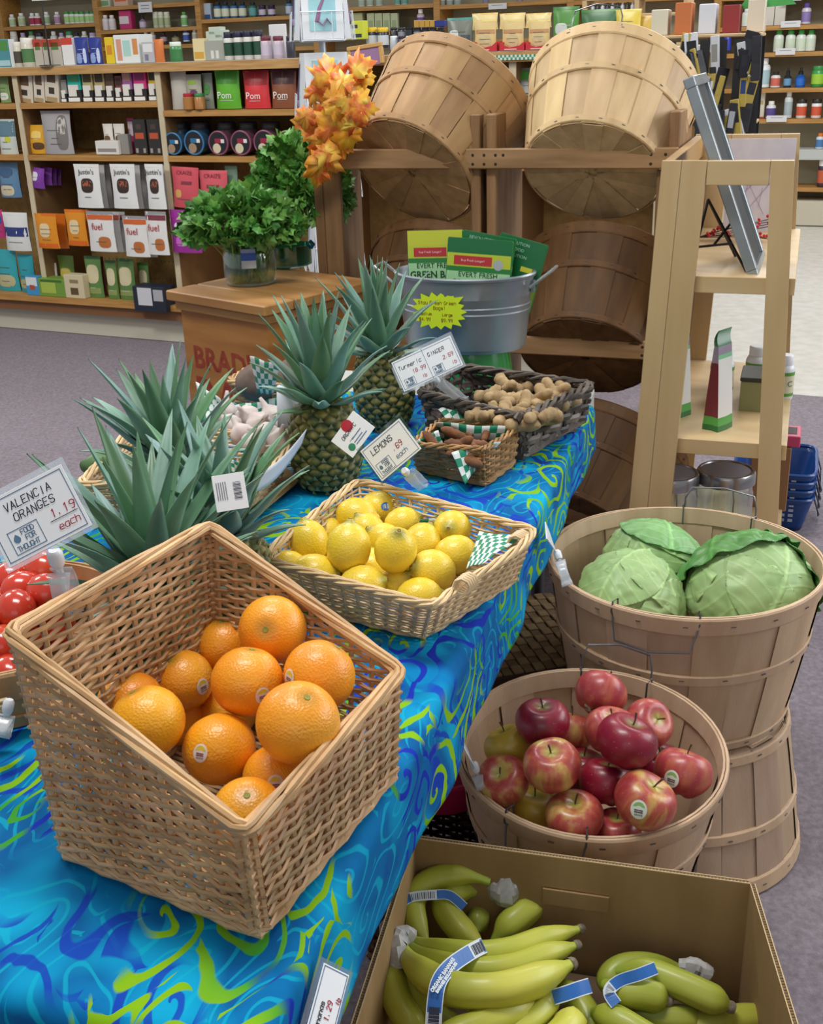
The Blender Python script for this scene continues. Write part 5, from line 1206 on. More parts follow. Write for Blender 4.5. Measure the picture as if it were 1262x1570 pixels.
# lemons' basket
LBf, LBa = atz(650, 988, tz), atz(432, 905, tz)
LB = [V((.010, 1.292, tz)), V((.150, 1.46, tz)), V((-.072, 1.59, tz)), V((-.187, 1.41, tz))]
LR = [atz(664, 932, .803), atz(812, 812, .803), atz(548, 737, .803), atz(397, 857, .803)]
lb = thing('wicker_basket', 'shallow pale wicker basket of lemons with a flared right handle', 'basket', (-.02, 1.44, tz))
def ldip(f):
    # flared handle on the right short side (first quarter of the loop)
    g = (f-.04)/.2
    if 0 < g < 1: return TN*.028*math.sin(g*PI)+V((0, 0, .012*math.sin(g*PI)))
    return V((0, 0, 0))
wicker(lb, LB, LR, 11, .0058, .0021, wickl, seed=5, rho=.08, rimr=.0036, strands=4, twist=9, stake=.0026, dips=ldip, tones=(.8, 1.12))
inv = WM[lb.name].inverted(); mb = MB()
for f in (.22, .78):
    p = LR[0]+(LR[1]-LR[0])*f+TN*.018*math.sin(f*PI)+V((0, 0, .008)); d = (LR[1]-LR[0]).normalized()
    mb = MB()
    for k in range(5):
        c = inv @ (p+d*(k-2)*.005); mb.tube([c+V((math.cos(q)*.0105*TN.x, math.cos(q)*.0105*TN.y, math.sin(q)*.0105)) for q in [j*PI/4 for j in range(8)]], .0022, 5, closed=True, tone=1.1)
    mb.build('handle_binding', wickl, lb)

# turmeric basket
TB = [atz(744, 746, tz), atz(788, 712, tz), atz(690, 678, tz)+V((0, .03, 0)), atz(640, 722, tz)]
TRm = [atz(742, 690, .79), atz(797, 655, .79), atz(675, 645, .79), atz(630, 682, .79)]
TB[2] = TB[3]+TB[1]-TB[0]
tb = thing('woven_basket', 'small square seagrass basket lined with checked paper holding turmeric', 'basket', sum(TB, V((0, 0, 0)))/4)
wicker(tb, TB, TRm, 7, .0066, .0033, seag, seed=8, rho=.06, rimr=.0034, strands=3, twist=10, tones=(.8, 1.15))
# ginger basket, chunky dark weave
GB = [atz(800, 706, tz), atz(893, 650, tz), None, atz(664, 676, tz)]; GB[2] = GB[1]+GB[3]-GB[0]
GR_ = [atz(796, 642, .812), atz(907, 592, .812), atz(700, 563, .812), atz(645, 604, .812)]
gb = thing('woven_basket', 'dark grey brown water hyacinth basket holding ginger', 'basket', sum(GB, V((0, 0, 0)))/4)
wicker(gb, GB, GR_, 7, .0125, .0072, hyac, seed=9, rho=.04, rimr=.006, strands=3, twist=14, amp=.006, stake=.004, flat=.6, tones=(.45, 1.7), jitter=.5)
# big wicker basket at the left behind the pineapple crowns
def p3(x, y, z): return atz(x, y, z)
WB_ = [p3(372, 796, tz), p3(425, 742, tz), None, p3(150, 800, tz)]; WB_[2] = WB_[1]+WB_[3]-WB_[0]
WR_ = [p3(400, 740, .80), p3(462, 668, .80), p3(200, 660, .80), p3(120, 745, .80)]
wb = thing('wicker_basket', 'long honey wicker basket behind the left pineapple leaves', 'basket', sum(WB_, V((0, 0, 0)))/4)
wicker(wb, WB_, WR_, 11, .0062, .0026, wickl, seed=12, rho=.08, rimr=.004, tones=(.78, 1.1))
# basket of brown roots behind the garlic
rc = atz(432, 640, tz); 
RBs = [rc+TN*.075-TA*.05, rc+TN*.075+TA*.06, rc-TN*.075+TA*.06, rc-TN*.075-TA*.05]
RBr = [p+(p-rc)*.22+UP*.085 for p in RBs]
rb = thing('wicker_basket', 'reddish wicker basket with checked paper and brown roots behind the garlic', 'basket', rc)
wicker(rb, RBs, RBr, 6, .006, .0026, wick, seed=14, rho=.2, rimr=.004, tones=(.8, 1.1))
# garlic: white wire basket
gc = atz(405, 662, .80); gw = thing('wire_basket', 'white wire basket lined with checked paper holding garlic', 'basket', (gc.x, gc.y, tz))
wm_ = M('c9ccc8', .35, metal=.3); mb = MB(); hh = .80-tz
def ring(z, R_, r_, n=40): mb.tube([(R_*1.15*math.cos(2*PI*k/n), R_*.95*math.sin(2*PI*k/n), z) for k in range(n)], r_, 6, closed=True)
ring(hh, .088, .0022); ring(hh-.022, .085, .0014); ring(hh*.4, .075, .0014); ring(.003, .065, .002)
mb.build('hoops', wm_, gw); mb = MB()
for k in range(22):
    an = 2*PI*k/22; mb.tube([(R_*1.15*math.cos(an), R_*.95*math.sin(an), z) for R_, z in ((.02, .003), (.065, .003), (.075, hh*.4), (.088, hh))], .0013, 5)
mb.build('uprights', wm_, gw)
# tomato basket of thin wood splints
tc = V((-.335, 1.14, tz)); tq_ = atz(30, 975, .80)
tbk = bushel(.155, .132, .085, bw1, 'small low splint basket of tomatoes at the left photo edge', seed=21, nst=16, handles=False)
place(tbk, Matrix.Translation((-.505, 1.235, tz)) )

# ================================================================ fruit
def orientm(p, up, spin=0):
    up = V(up).normalized(); q = up.to_track_quat('Z', 'Y').to_matrix().to_4x4()
    return Matrix.Translation(V(p)) @ q @ Matrix.Rotation(spin, 4, 'Z')
def ripe(c1, c2, c3, c4, ns, name, lo=.3, hi=.7, rough=.36, coat=.18, bscale=0, bstr=0):
    # fruit skin: streaks running from stem to base over a ground colour
    k = ('ripe', c1, c2, name)
    if k in MATS: return MATS[k]
    mt = bpy.data.materials.new(name); mt.use_nodes = True; N = mt.node_tree.nodes; L = mt.node_tree.links; b = N['Principled BSDF']
    b.inputs['Roughness'].default_value = rough; b.inputs['Coat Weight'].default_value = coat; b.inputs['Coat Roughness'].default_value = .15
    tc = N.new('ShaderNodeTexCoord'); mp = N.new('ShaderNodeMapping'); mp.inputs['Scale'].default_value = ns; L.new(tc.outputs['Object'], mp.inputs[0])
    oi = N.new('ShaderNodeObjectInfo'); ad = N.new('ShaderNodeVectorMath'); ad.operation = 'ADD'; L.new(mp.outputs[0], ad.inputs[0])
    mu = N.new('ShaderNodeMath'); mu.operation = 'MULTIPLY'; mu.inputs[1].default_value = 40; L.new(oi.outputs['Random'], mu.inputs[0]); L.new(mu.outputs[0], ad.inputs[1])
    n1 = N.new('ShaderNodeTexNoise'); n1.inputs['Scale'].default_value = 1; n1.inputs['Detail'].default_value = 4; L.new(ad.outputs[0], n1.inputs[0])
    r = N.new('ShaderNodeValToRGB'); e = r.color_ramp.elements; e[0].position = lo; e[0].color = srgb(c1); e[1].position = hi; e[1].color = srgb(c3)
    m_ = r.color_ramp.elements.new((lo+hi)/2); m_.color = srgb(c2); L.new(n1.outputs[0], r.inputs[0])
    # stem cavity colour by height
    sx = N.new('ShaderNodeSeparateXYZ'); L.new(tc.outputs['Object'], sx.inputs[0])
    ln = N.new('ShaderNodeVectorMath'); ln.operation = 'LENGTH'; cm = N.new('ShaderNodeCombineXYZ'); L.new(sx.outputs[0], cm.inputs[0]); L.new(sx.outputs[1], cm.inputs[1]); L.new(cm.outputs[0], ln.inputs[0])
    mr = N.new('ShaderNodeMapRange'); mr.inputs[1].default_value = .016; mr.inputs[2].default_value = .006; L.new(ln.outputs['Value'], mr.inputs[0])
    sg = N.new('ShaderNodeMath'); sg.operation = 'GREATER_THAN'; sg.inputs[1].default_value = 0; L.new(sx.outputs[2], sg.inputs[0])
    mm_ = N.new('ShaderNodeMath'); mm_.operation = 'MULTIPLY'; L.new(mr.outputs[0], mm_.inputs[0]); L.new(sg.outputs[0], mm_.inputs[1])
    mx = N.new('ShaderNodeMix'); mx.data_type = 'RGBA'; L.new(mm_.outputs[0], mx.inputs[0]); L.new(r.outputs[0], mx.inputs[6]); mx.inputs[7].default_value = srgb(c4)
    # tiny pale dots
    vo = N.new('ShaderNodeTexVoronoi'); vo.inputs['Scale'].default_value = 170; L.new(tc.outputs['Object'], vo.inputs[0])
    lt = N.new('ShaderNodeMath'); lt.operation = 'LESS_THAN'; lt.inputs[1].default_value = .13; L.new(vo.outputs['Distance'], lt.inputs[0])
    m2 = N.new('ShaderNodeMath'); m2.operation = 'MULTIPLY'; m2.inputs[1].default_value = .22 if bscale == 0 and 'tomato' not in name else 0; L.new(lt.outputs[0], m2.inputs[0])
    mx2 = N.new('ShaderNodeMix'); mx2.data_type = 'RGBA'; L.new(m2.outputs[0], mx2.inputs[0]); L.new(mx.outputs[2], mx2.inputs[6]); mx2.inputs[7].default_value = srgb('d8c490')
    L.new(mx2.outputs[2], b.inputs['Base Color'])
    if bscale:
        v2 = N.new('ShaderNodeTexVoronoi'); v2.inputs['Scale'].default_value = bscale; L.new(tc.outputs['Object'], v2.inputs[0])
        n3 = N.new('ShaderNodeTexNoise'); n3.inputs['Scale'].default_value = bscale*.2; L.new(tc.outputs['Object'], n3.inputs[0])
        a3 = N.new('ShaderNodeMath'); a3.operation = 'ADD'; L.new(v2.outputs['Distance'], a3.inputs[0]); L.new(n3.outputs[0], a3.inputs[1])
        bp = N.new('ShaderNodeBump'); bp.inputs['Strength'].default_value = bstr; bp.inputs['Distance'].default_value = .0008; L.new(a3.outputs[0], bp.inputs['Height']); L.new(bp.outputs[0], b.inputs['Normal'])
    MATS[k] = mt; return mt
def sticker(root, R, dirv, rad, cols, axis=(0, 0, 1), off=.0006, sh=(1, 1, 1), txt=None, name='sticker'):
    # small oval sticker lying on a round fruit, two-tone with dark marks
    d = V(dirv).normalized(); s_ = V(axis).cross(d).normalized(); t_ = d.cross(s_)
    def pt(u, v):
        q = (d + s_*u*rad/R*1.0 + t_*v*rad/R*1.2).normalized()*(R+off); return V((q.x*sh[0], q.y*sh[1], q.z*sh[2]))
    mb = MB(); n = 20; ring = [pt(math.cos(2*PI*i/n), math.sin(2*PI*i/n)) for i in range(n)]; ri2 = [pt(.8*math.cos(2*PI*i/n), .8*math.sin(2*PI*i/n)) for i in range(n)]
    mb.add(ring+ri2, [(i, (i+1) % n, n+(i+1) % n, n+i) for i in range(n)], 0)
    mb.add(ri2[:]+[pt(0, 0)], [(n, i, (i+1) % n) for i in range(n)], 0)
    for i in range(n//2-1): pass
    top = [pt(.78*math.cos(a_), .78*math.sin(a_)) for a_ in [PI*(.12+.76*k/8) for k in range(9)]]; ce = d*.0003
    mb.add([p+ce for p in top], [tuple(range(9))], 1)
    for v in (-.1, -.3):
        mb.add([pt(-.5, v)+ce, pt(.5, v)+ce, pt(.5, v+.12)+ce, pt(-.5, v+.12)+ce], [(0, 1, 2, 3)], 2)
    for k in range(5): u = -.42+.2*k; mb.add([pt(u, -.62)+ce, pt(u+.1, -.62)+ce, pt(u+.1, -.42)+ce, pt(u, -.42)+ce], [(0, 1, 2, 3)], 2)
    return mb.build(name, [M(cols[0], .4), M(cols[1], .4), M(cols[2], .4)], root)
# oranges
orm = M('f08a16', .38, 'e8780e', 14, .0, spec=.5, coat=.15)
orm = ripe('f6ac2e', 'f49e22', 'ee8c18', 'c98a1e', (8, 8, 8), 'orange_skin', .35, .65, .36, .15, 420, .55)
def make_orange(label, pos, D, up, yellow=0, stick=None):
    root = thing('orange', label, 'orange', (0, 0, 0), None); R = D/2; r = RND(int(pos.x*1e4) % 97)
    place(root, orientm(pos, up, r.uniform(0, 6)))
    prof = []
    for i in range(25):
        t = PI*i/24; z = -math.cos(t)*R*.955; q = math.sin(t)*R
        if i > 20: z -= (i-20)**2*R*.0042
        prof.append((max(q, .0001), z))
    MB().lathe(prof, 40).build('peel', ripe('f6ac2e', 'f49e22', 'ee8c18', 'c98a1e', (8, 8, 8), 'orange_skin') if not yellow else ripe('f4b428', 'f2a620', 'ee961a', 'c98a1e', (8, 8, 8), 'orange_skin2', .3, .7, .36, .15, 420, .55), root, angle=0)
    zt_ = prof[-1][1]
    MB().lathe([(.0035, zt_-.0005), (.003, zt_+.0012), (.0001, zt_+.0008)], 8).build('stem_scar', M('8a8a3a', .7), root)
    if stick:
        dl = WM[root.name].to_3x3().inverted() @ V(stick); up_l = WM[root.name].to_3x3().inverted() @ V((0, 0, 1))
        sticker(root, R, dl, .0078, ('e8dcd8', 'e8d040', '7a3a44'), axis=up_l, sh=(1, 1, .96))
    return root
def cmdir(x, y, p):  # direction from fruit centre towards the surface point seen at a pixel
    d = ray(x, y).normalized(); c = V((0, 0, CH)); t = (V(p)-c).dot(d); q = c+d*t; off = q-V(p); 
    rr = .036; b = math.sqrt(max(1e-6, rr*rr-min(rr*rr*.95, off.length_squared))); return (off - d*b)
OR = [(457, 1108, 130, .078, (.35, -.3, 1), 0, None, 'largest orange, at the front right of the deep basket'),
 (418, 965, 105, .071, (-.1, -.85, .45), 0, (455, 1000), 'topmost orange resting at the back right of the pile'),
 (490, 1035, 112, .072, (.6, .3, .8), 0, (443, 1040), 'orange against the right wall of the deep basket'),
 (375, 1055, 112, .072, (.2, .3, 1), 0, (403, 1067), 'orange in the middle of the pile with a sticker at its lower right'),
 (344, 990, 98, .066, (0, 0, 1), 0, None, 'orange at the back, half hidden by the topmost one'),
 (279, 1044, 104, .068, (-.3, -.2, 1), 0, (313, 1053), 'orange at the back left with a sticker on its right side'),
 (200, 1078, 108, .068, (-.1, 0, 1), 0, None, 'orange farthest left behind the front left one'),
 (230, 1108, 128, .072, (-.4, .2, 1), 1, None, 'front left orange showing over the low rim'),
 (338, 1137, 114, .072, (-.5, .7, .8), 1, (307, 1155), 'yellowish orange in the front with a sticker on its lower left'),
 (380, 1248, 112, .066, (.1, -.4, 1), 0, None, 'small orange lowest in the front corner of the deep basket'),
 (424, 1192, 112, .066, (0, .2, 1), 0, (422, 1203), 'orange low in the gap with a sticker at the bottom')]
ops = []
OZ = [.852, .868, .852, .842, .815, .805, .815, .832, .803, .795, .785]
for (x, y, w_, D, up, yl, st, q), z_ in zip(OR, OZ):
    p = atz(x, y, z_); ops.append([p, w_*depth(p)/F*.985])
for it in range(25):
    for i in range(len(ops)):
        for j in range(i):
            d = ops[i][0]-ops[j][0]; s_ = (ops[i][1]+ops[j][1])/2*.985-d.length
            if s_ > 0: d.normalize(); ops[i][0] = ops[i][0]+d*s_*.25; ops[j][0] = ops[j][0]-d*s_*.25
for (x, y, w_, D, up, yl, st, q), (p, D_) in zip(OR, ops):
    make_orange(q, p, D, up, yl, cmdir(st[0], st[1], p) if st else None)
for i, (x, y, z) in enumerate(((350, 1090, .757), (430, 1060, .757), (270, 1100, .757))):
    make_orange(('orange buried under the middle of the pile', 'orange buried under the right of the pile', 'orange buried under the left of the pile')[i], atz(x, y, z), .064, (0, 0, 1))

# lemons
lem = ripe('f2cf2c', 'efd044', 'e6c42c', 'a8a040', (10, 10, 10), 'lemon_skin', .35, .65, .36, .15, 380, .45)
def make_lemon():
    root = thing('lemon', 'lemon', 'lemon'); prof = [(.0001, -.0365), (.003, -.0362), (.0052, -.034), (.0075, -.0305), (.013, -.0272), (.0195, -.022), (.0248, -.0135), (.0272, -.003), (.0270, .006), (.0240, .0155), (.0185, .0235), (.012, .0285), (.0065, .0312), (.0045, .0335), (.0035, .0350), (.0001, .0348)]
    MB().lathe(prof, 28).build('peel', lem, root, angle=0)
    MB().lathe([(.0030, .0345), (.0026, .0358), (.0001, .0352)], 7).build('stem_scar', M('8a6a3a', .8), root)
    return root
LEM = [(573, 783, .775, (1, .1, .1), 1, 'lemon at the very back of the pile with a blue sticker on its right end', 1), (543, 797, .775, (-1, .2, .1), 1, 'lemon at the back left of the pile, lying sideways', 0), (617, 803, .775, (.8, .1, .3), .9, 'lemon at the back, right of the middle', 0),
 (693, 812, .785, (-.2, -.9, .4), 1, 'lemon at the back right with its tip facing the viewer', 2), (477, 835, .783, (-.2, .3, 1), 1.05, 'round lemon at the left end of the upper row', 0), (514, 812, .765, (-.5, .4, .6), .95, 'lemon tucked behind the two left front lemons', 0),
 (535, 845, .805, (.1, .4, 1), 1.1, 'large upright lemon left of centre on top of the pile', 0), (570, 818, .775, (-.5, .2, .8), .95, 'lemon just behind the centre, tilted to the left', 0), (588, 830, .775, (-.7, .1, .6), .95, 'lemon whose tip shows between the two tallest lemons', 0),
 (607, 848, .805, (.15, -.35, .9), 1.05, 'upright lemon right of centre with its tip up', 0), (645, 835, .775, (.4, .6, .6), 1, 'lemon right of the upright centre one', 0), (692, 848, .77, (.9, .2, .2), 1, 'lemon against the right wall beside the checked paper', 0),
 (445, 873, .765, (-.9, .2, .5), .95, 'pale lemon in the left corner of the shallow basket', 0), (489, 884, .772, (1, -.15, .1), 1.1, 'lemon in the front row lying with its nub to the right', 0), (561, 896, .768, (.9, -.1, .3), 1.05, 'pale front row lemon below the centre', 0),
 (604, 895, .762, (.6, -.2, .7), .95, 'front row lemon with a brown scar near the tip', 0), (655, 883, .772, (-.7, -.4, .4), 1.05, 'lemon lying on the right of the front row with its tip to the left', 0), (644, 910, .762, (.95, .2, .1), 1, 'lemon lowest at the front right edge of the basket', 0),
 (569, 868, .757, (0, .5, .5), .95, 'lemon low in the gap under the two tallest lemons', 0), (527, 893, .757, (.5, 0, .5), .9, 'lemon low in the gap of the front row', 0), (522, 862, .757, (.2, 1, .2), .95, 'lemon mostly hidden below the upright left one', 0)]
l0 = make_lemon(); L_P = [[atz(x, y, z), s_] for (x, y, z, u_, s_, q, k) in LEM]
for it in range(40):
    for i in range(len(L_P)):
        for j in range(i):
            d = L_P[i][0]-L_P[j][0]; s_ = .0535*(L_P[i][1]+L_P[j][1])/2-d.length
            if s_ > 0: d.normalize(); L_P[i][0] = L_P[i][0]+d*s_*.2; L_P[j][0] = L_P[j][0]-d*s_*.2
for i, (x, y, z, u_, sc, q, k) in enumerate(LEM):
    mt_ = orientm(L_P[i][0], u_, i*1.7) @ Matrix.Scale(sc, 4)
    if i == 0: o = l0; place(o, mt_); o['label'] = q
    else: o = dup(l0, mt_, q)
    o['group'] = 'lemons in the shallow basket'
for i, px_ in ((0, (595, 775)), (3, (700, 797))):
    root = [o for o in COL.objects if o.get('label') == LEM[i][5]][0]; p = L_P[i][0]; d = cmdir(px_[0], px_[1], p)
    sticker(root, .0262, WM[root.name].to_3x3().inverted() @ d, .006, ('3a7ac8', 'c8d8e8', 'd8e0e8'), off=.0022)

# apples
am = {'d': ripe('7c1026', '8c1630', '6a1020', '7a6a3a', (30, 30, 8), 'apple_dark'), 'r': ripe('9c3038', 'ac4244', 'bc6a4c', 'a89a4a', (60, 60, 10), 'apple_red'),
      's': ripe('9c3236', 'b45442', 'c8a458', 'b0a04a', (50, 50, 9), 'apple_striped', .32, .66), 'y': ripe('c8a83c', 'c8b048', 'b8502e', '9a943a', (16, 16, 10), 'apple_yellow', .42, .78)}
APR = []
for i in range(26):
    t = PI*i/25; q = math.sin(t)**.85*.040*(1+.06*math.cos(t*1.0)*-1); z = -math.cos(t)*.034
    z += .010*-math.exp(-((t-PI)/.42)**2)*1.0 + .006*math.exp(-(t/.35)**2)
    APR.append((max(q, .0001), z))
def make_apple(kind, st=True):
    root = thing('apple', 'apple', 'apple')
    wob = lambda p, a_: V((p.x*(1+.025*math.cos(a_*5)*(1 if p.z < -.01 else .4)), p.y*(1+.025*math.cos(a_*5)*(1 if p.z < -.01 else .4)), p.z+(.0016*math.cos(a_*5) if p.z < -.01 else .0008*math.cos(a_*2))))
    MB().lathe(APR, 40, warp=wob).build('skin', am[kind], root, angle=0)
    MB().tube([(0, 0, .022), (.0012, 0, .031), (.0035, .001, .040)], [.0011, .0011, .0016], 6).build('stem', M('4a3420', .7), root)
    return root
AP = [(832, 1107, .530, 'd', (-.0, .05, 1), .97, None, 'dark crimson apple with an upright stem at the top left'), (916, 1071, .512, 'r', (.5, .7, .6), .98, (895, 1085), 'pinkish red apple with a sticker at the back of the basket'),
 (782, 1146, .475, 'y', (-.3, .3, .8), .95, None, 'yellow apple at the left side of the basket'), (882, 1122, .47, 's', (.2, .4, .8), .93, None, 'red and yellow apple behind the dark crimson one'),
 (935, 1122, .505, 'r', (.05, -.05, 1), .95, None, 'mottled red apple just behind the dark centre one'), (995, 1112, .49, 'r', (.5, -.6, .7), .92, None, 'red apple at the back right with its stem facing the viewer'),
 (959, 1150, .525, 'd', (.35, .1, .9), 1.06, None, 'largest dark purple red apple in the centre'), (1047, 1184, .47, 'r', (.3, .4, .9), 1.03, (1032, 1193), 'red apple with a sticker against the right rim'),
 (852, 1185, .50, 's', (-.1, -.15, 1), 1.0, None, 'streaky red apple with a golden top, left of centre'), (777, 1199, .46, 's', (-.25, -.45, .9), .93, None, 'green and red apple with a deep stem hollow at the front left'),
 (926, 1211, .455, 'd', (.2, .3, .9), .95, None, 'dark apple low behind the front sticker apple'), (986, 1221, .485, 's', (.45, -.05, .9), 1.06, (981, 1239), 'pale red apple with a big round sticker at the front'),
 (880, 1238, .455, 's', (.0, -.1, 1), 1.0, None, 'apple at the front with a pale golden top edge'), (898, 1175, .45, 'd', (.1, .2, .9), .95, None, 'dark red apple in the gap right of the streaky one'),
 (815, 1235, .42, 'y', (0, 0, 1), .85, None, 'yellow green apple deep at the front left'), (1010, 1170, .43, 'd', (0, 0, 1), .9, None, 'dark apple low between the centre and right apples'), (940, 1253, .425, 'r', (0, 0, 1), .85, None, 'red apple lowest at the front rim')]
protos = {}; pos = [[atz(a_[0], a_[1], a_[2]), a_[5]] for a_ in AP]
for it in range(50):
    for i in range(len(pos)):
        for j in range(i):
            d = pos[i][0]-pos[j][0]; s_ = .0755*(pos[i][1]+pos[j][1])/2-d.length
            if s_ > 0: d.normalize(); pos[i][0] = pos[i][0]+d*s_*.22; pos[j][0] = pos[j][0]-d*s_*.22
for i, (x, y, z, k, u_, sc, st, q) in enumerate(AP):
    mt_ = orientm(pos[i][0], u_, i*2.1) @ Matrix.Scale(sc, 4)
    if k not in protos: protos[k] = o = make_apple(k); place(o, mt_); o['label'] = q
    else: o = dup(protos[k], mt_, q)
    o['group'] = 'apples in the bushel basket'
stk = []
for i, a_ in enumerate(AP):
    if a_[6]:
        root = [o for o in COL.objects if o.get('label') == a_[7]][0]; d = cmdir(a_[6][0], a_[6][1], pos[i][0])
        dl = WM[root.name].to_3x3().inverted() @ d; upl = WM[root.name].to_3x3().inverted() @ V((0, 0, 1))
        stk.append((root, dl.normalized(), upl))
for root, dl, upl in stk:
    # radius of the lathe profile in that direction
    best = min(APR, key=lambda q: abs(math.atan2(q[1], q[0])-math.atan2(dl.z, math.hypot(dl.x, dl.y)))); R_ = math.hypot(*best)
    sticker(root, R_+.0012, dl, .0105, ('d8dcd0', '8ab86a', '3a3a34'), axis=upl, off=.0006)

# tomatoes
tom = ripe('d2402a', 'c83420', 'dc5a34', '5a7a2a', (14, 14, 14), 'tomato_skin', .3, .7, .2, .5, 0)
def make_tomato():
    root = thing('tomato', 'tomato', 'tomato'); prof = [(max(.0001, math.sin(PI*i/18)*.0235*(1+.04*math.cos(PI*i/18))), -math.cos(PI*i/18)*.0285) for i in range(19)]
    MB().lathe(prof, 24).build('skin', tom, root, angle=0)
    mb = MB()
    for k in range(5):
        an = 2*PI*k/5; mb.add([V((0, 0, .0288)), V((math.cos(an-.3)*.004, math.sin(an-.3)*.004, .0292)), V((math.cos(an)*.010, math.sin(an)*.010, .0275)), V((math.cos(an+.3)*.004, math.sin(an+.3)*.004, .0292))], [(0, 1, 2, 3)])
    mb.build('calyx', M('4a6a2a', .6), root); return root
TM_ = [(18, 886, .80), (60, 888, .805), (22, 915, .80), (-12, 925, .79), (55, 932, .80), (8, 935, .795), (-15, 965, .79), (20, 965, .785), (75, 955, .775), (0, 985, .78), (-20, 1000, .775), (35, 985, .765), (92, 905, .785), (10, 1015, .77), (-30, 895, .79), (-38, 945, .79)]
t0 = make_tomato(); tp = [[atz(x, y, z), 1] for x, y, z in TM_]
for it in range(40):
    for i in range(len(tp)):
        for j in range(i):
            d = tp[i][0]-tp[j][0]; s_ = .046-d.length
            if s_ > 0: d.normalize(); tp[i][0] = tp[i][0]+d*s_*.25; tp[j][0] = tp[j][0]-d*s_*.25
        dx = tp[i][0]-V((-.505, 1.235, tp[i][0].z)); dx.z = 0
        if dx.length > .122: tp[i][0] = tp[i][0]-dx.normalized()*(dx.length-.122)
        tp[i][0].z = max(tp[i][0].z, tz+.04)
nm = ('back centre', 'back right', 'left of the second row', 'far left of the second row', 'right of the second row', 'middle of the pile', 'left edge', 'front of the pile', 'right edge under the sign clip', 'front left', 'lowest left', 'low front right', 'behind the sign clip', 'lowest at the front rim', 'back left corner', 'outer left')
for i, (p, _) in enumerate(tp):
    r = RND(i); mt_ = orientm(p, (r.uniform(-.8, .8), r.uniform(.5, .9), r.uniform(-.2, .25)), i)
    q = 'red plum tomato, %s of the splint basket' % nm[i]
    if i == 0: o = t0; place(o, mt_); o['label'] = q
    else: o = dup(t0, mt_, q)
    o['group'] = 'tomatoes in the splint basket'

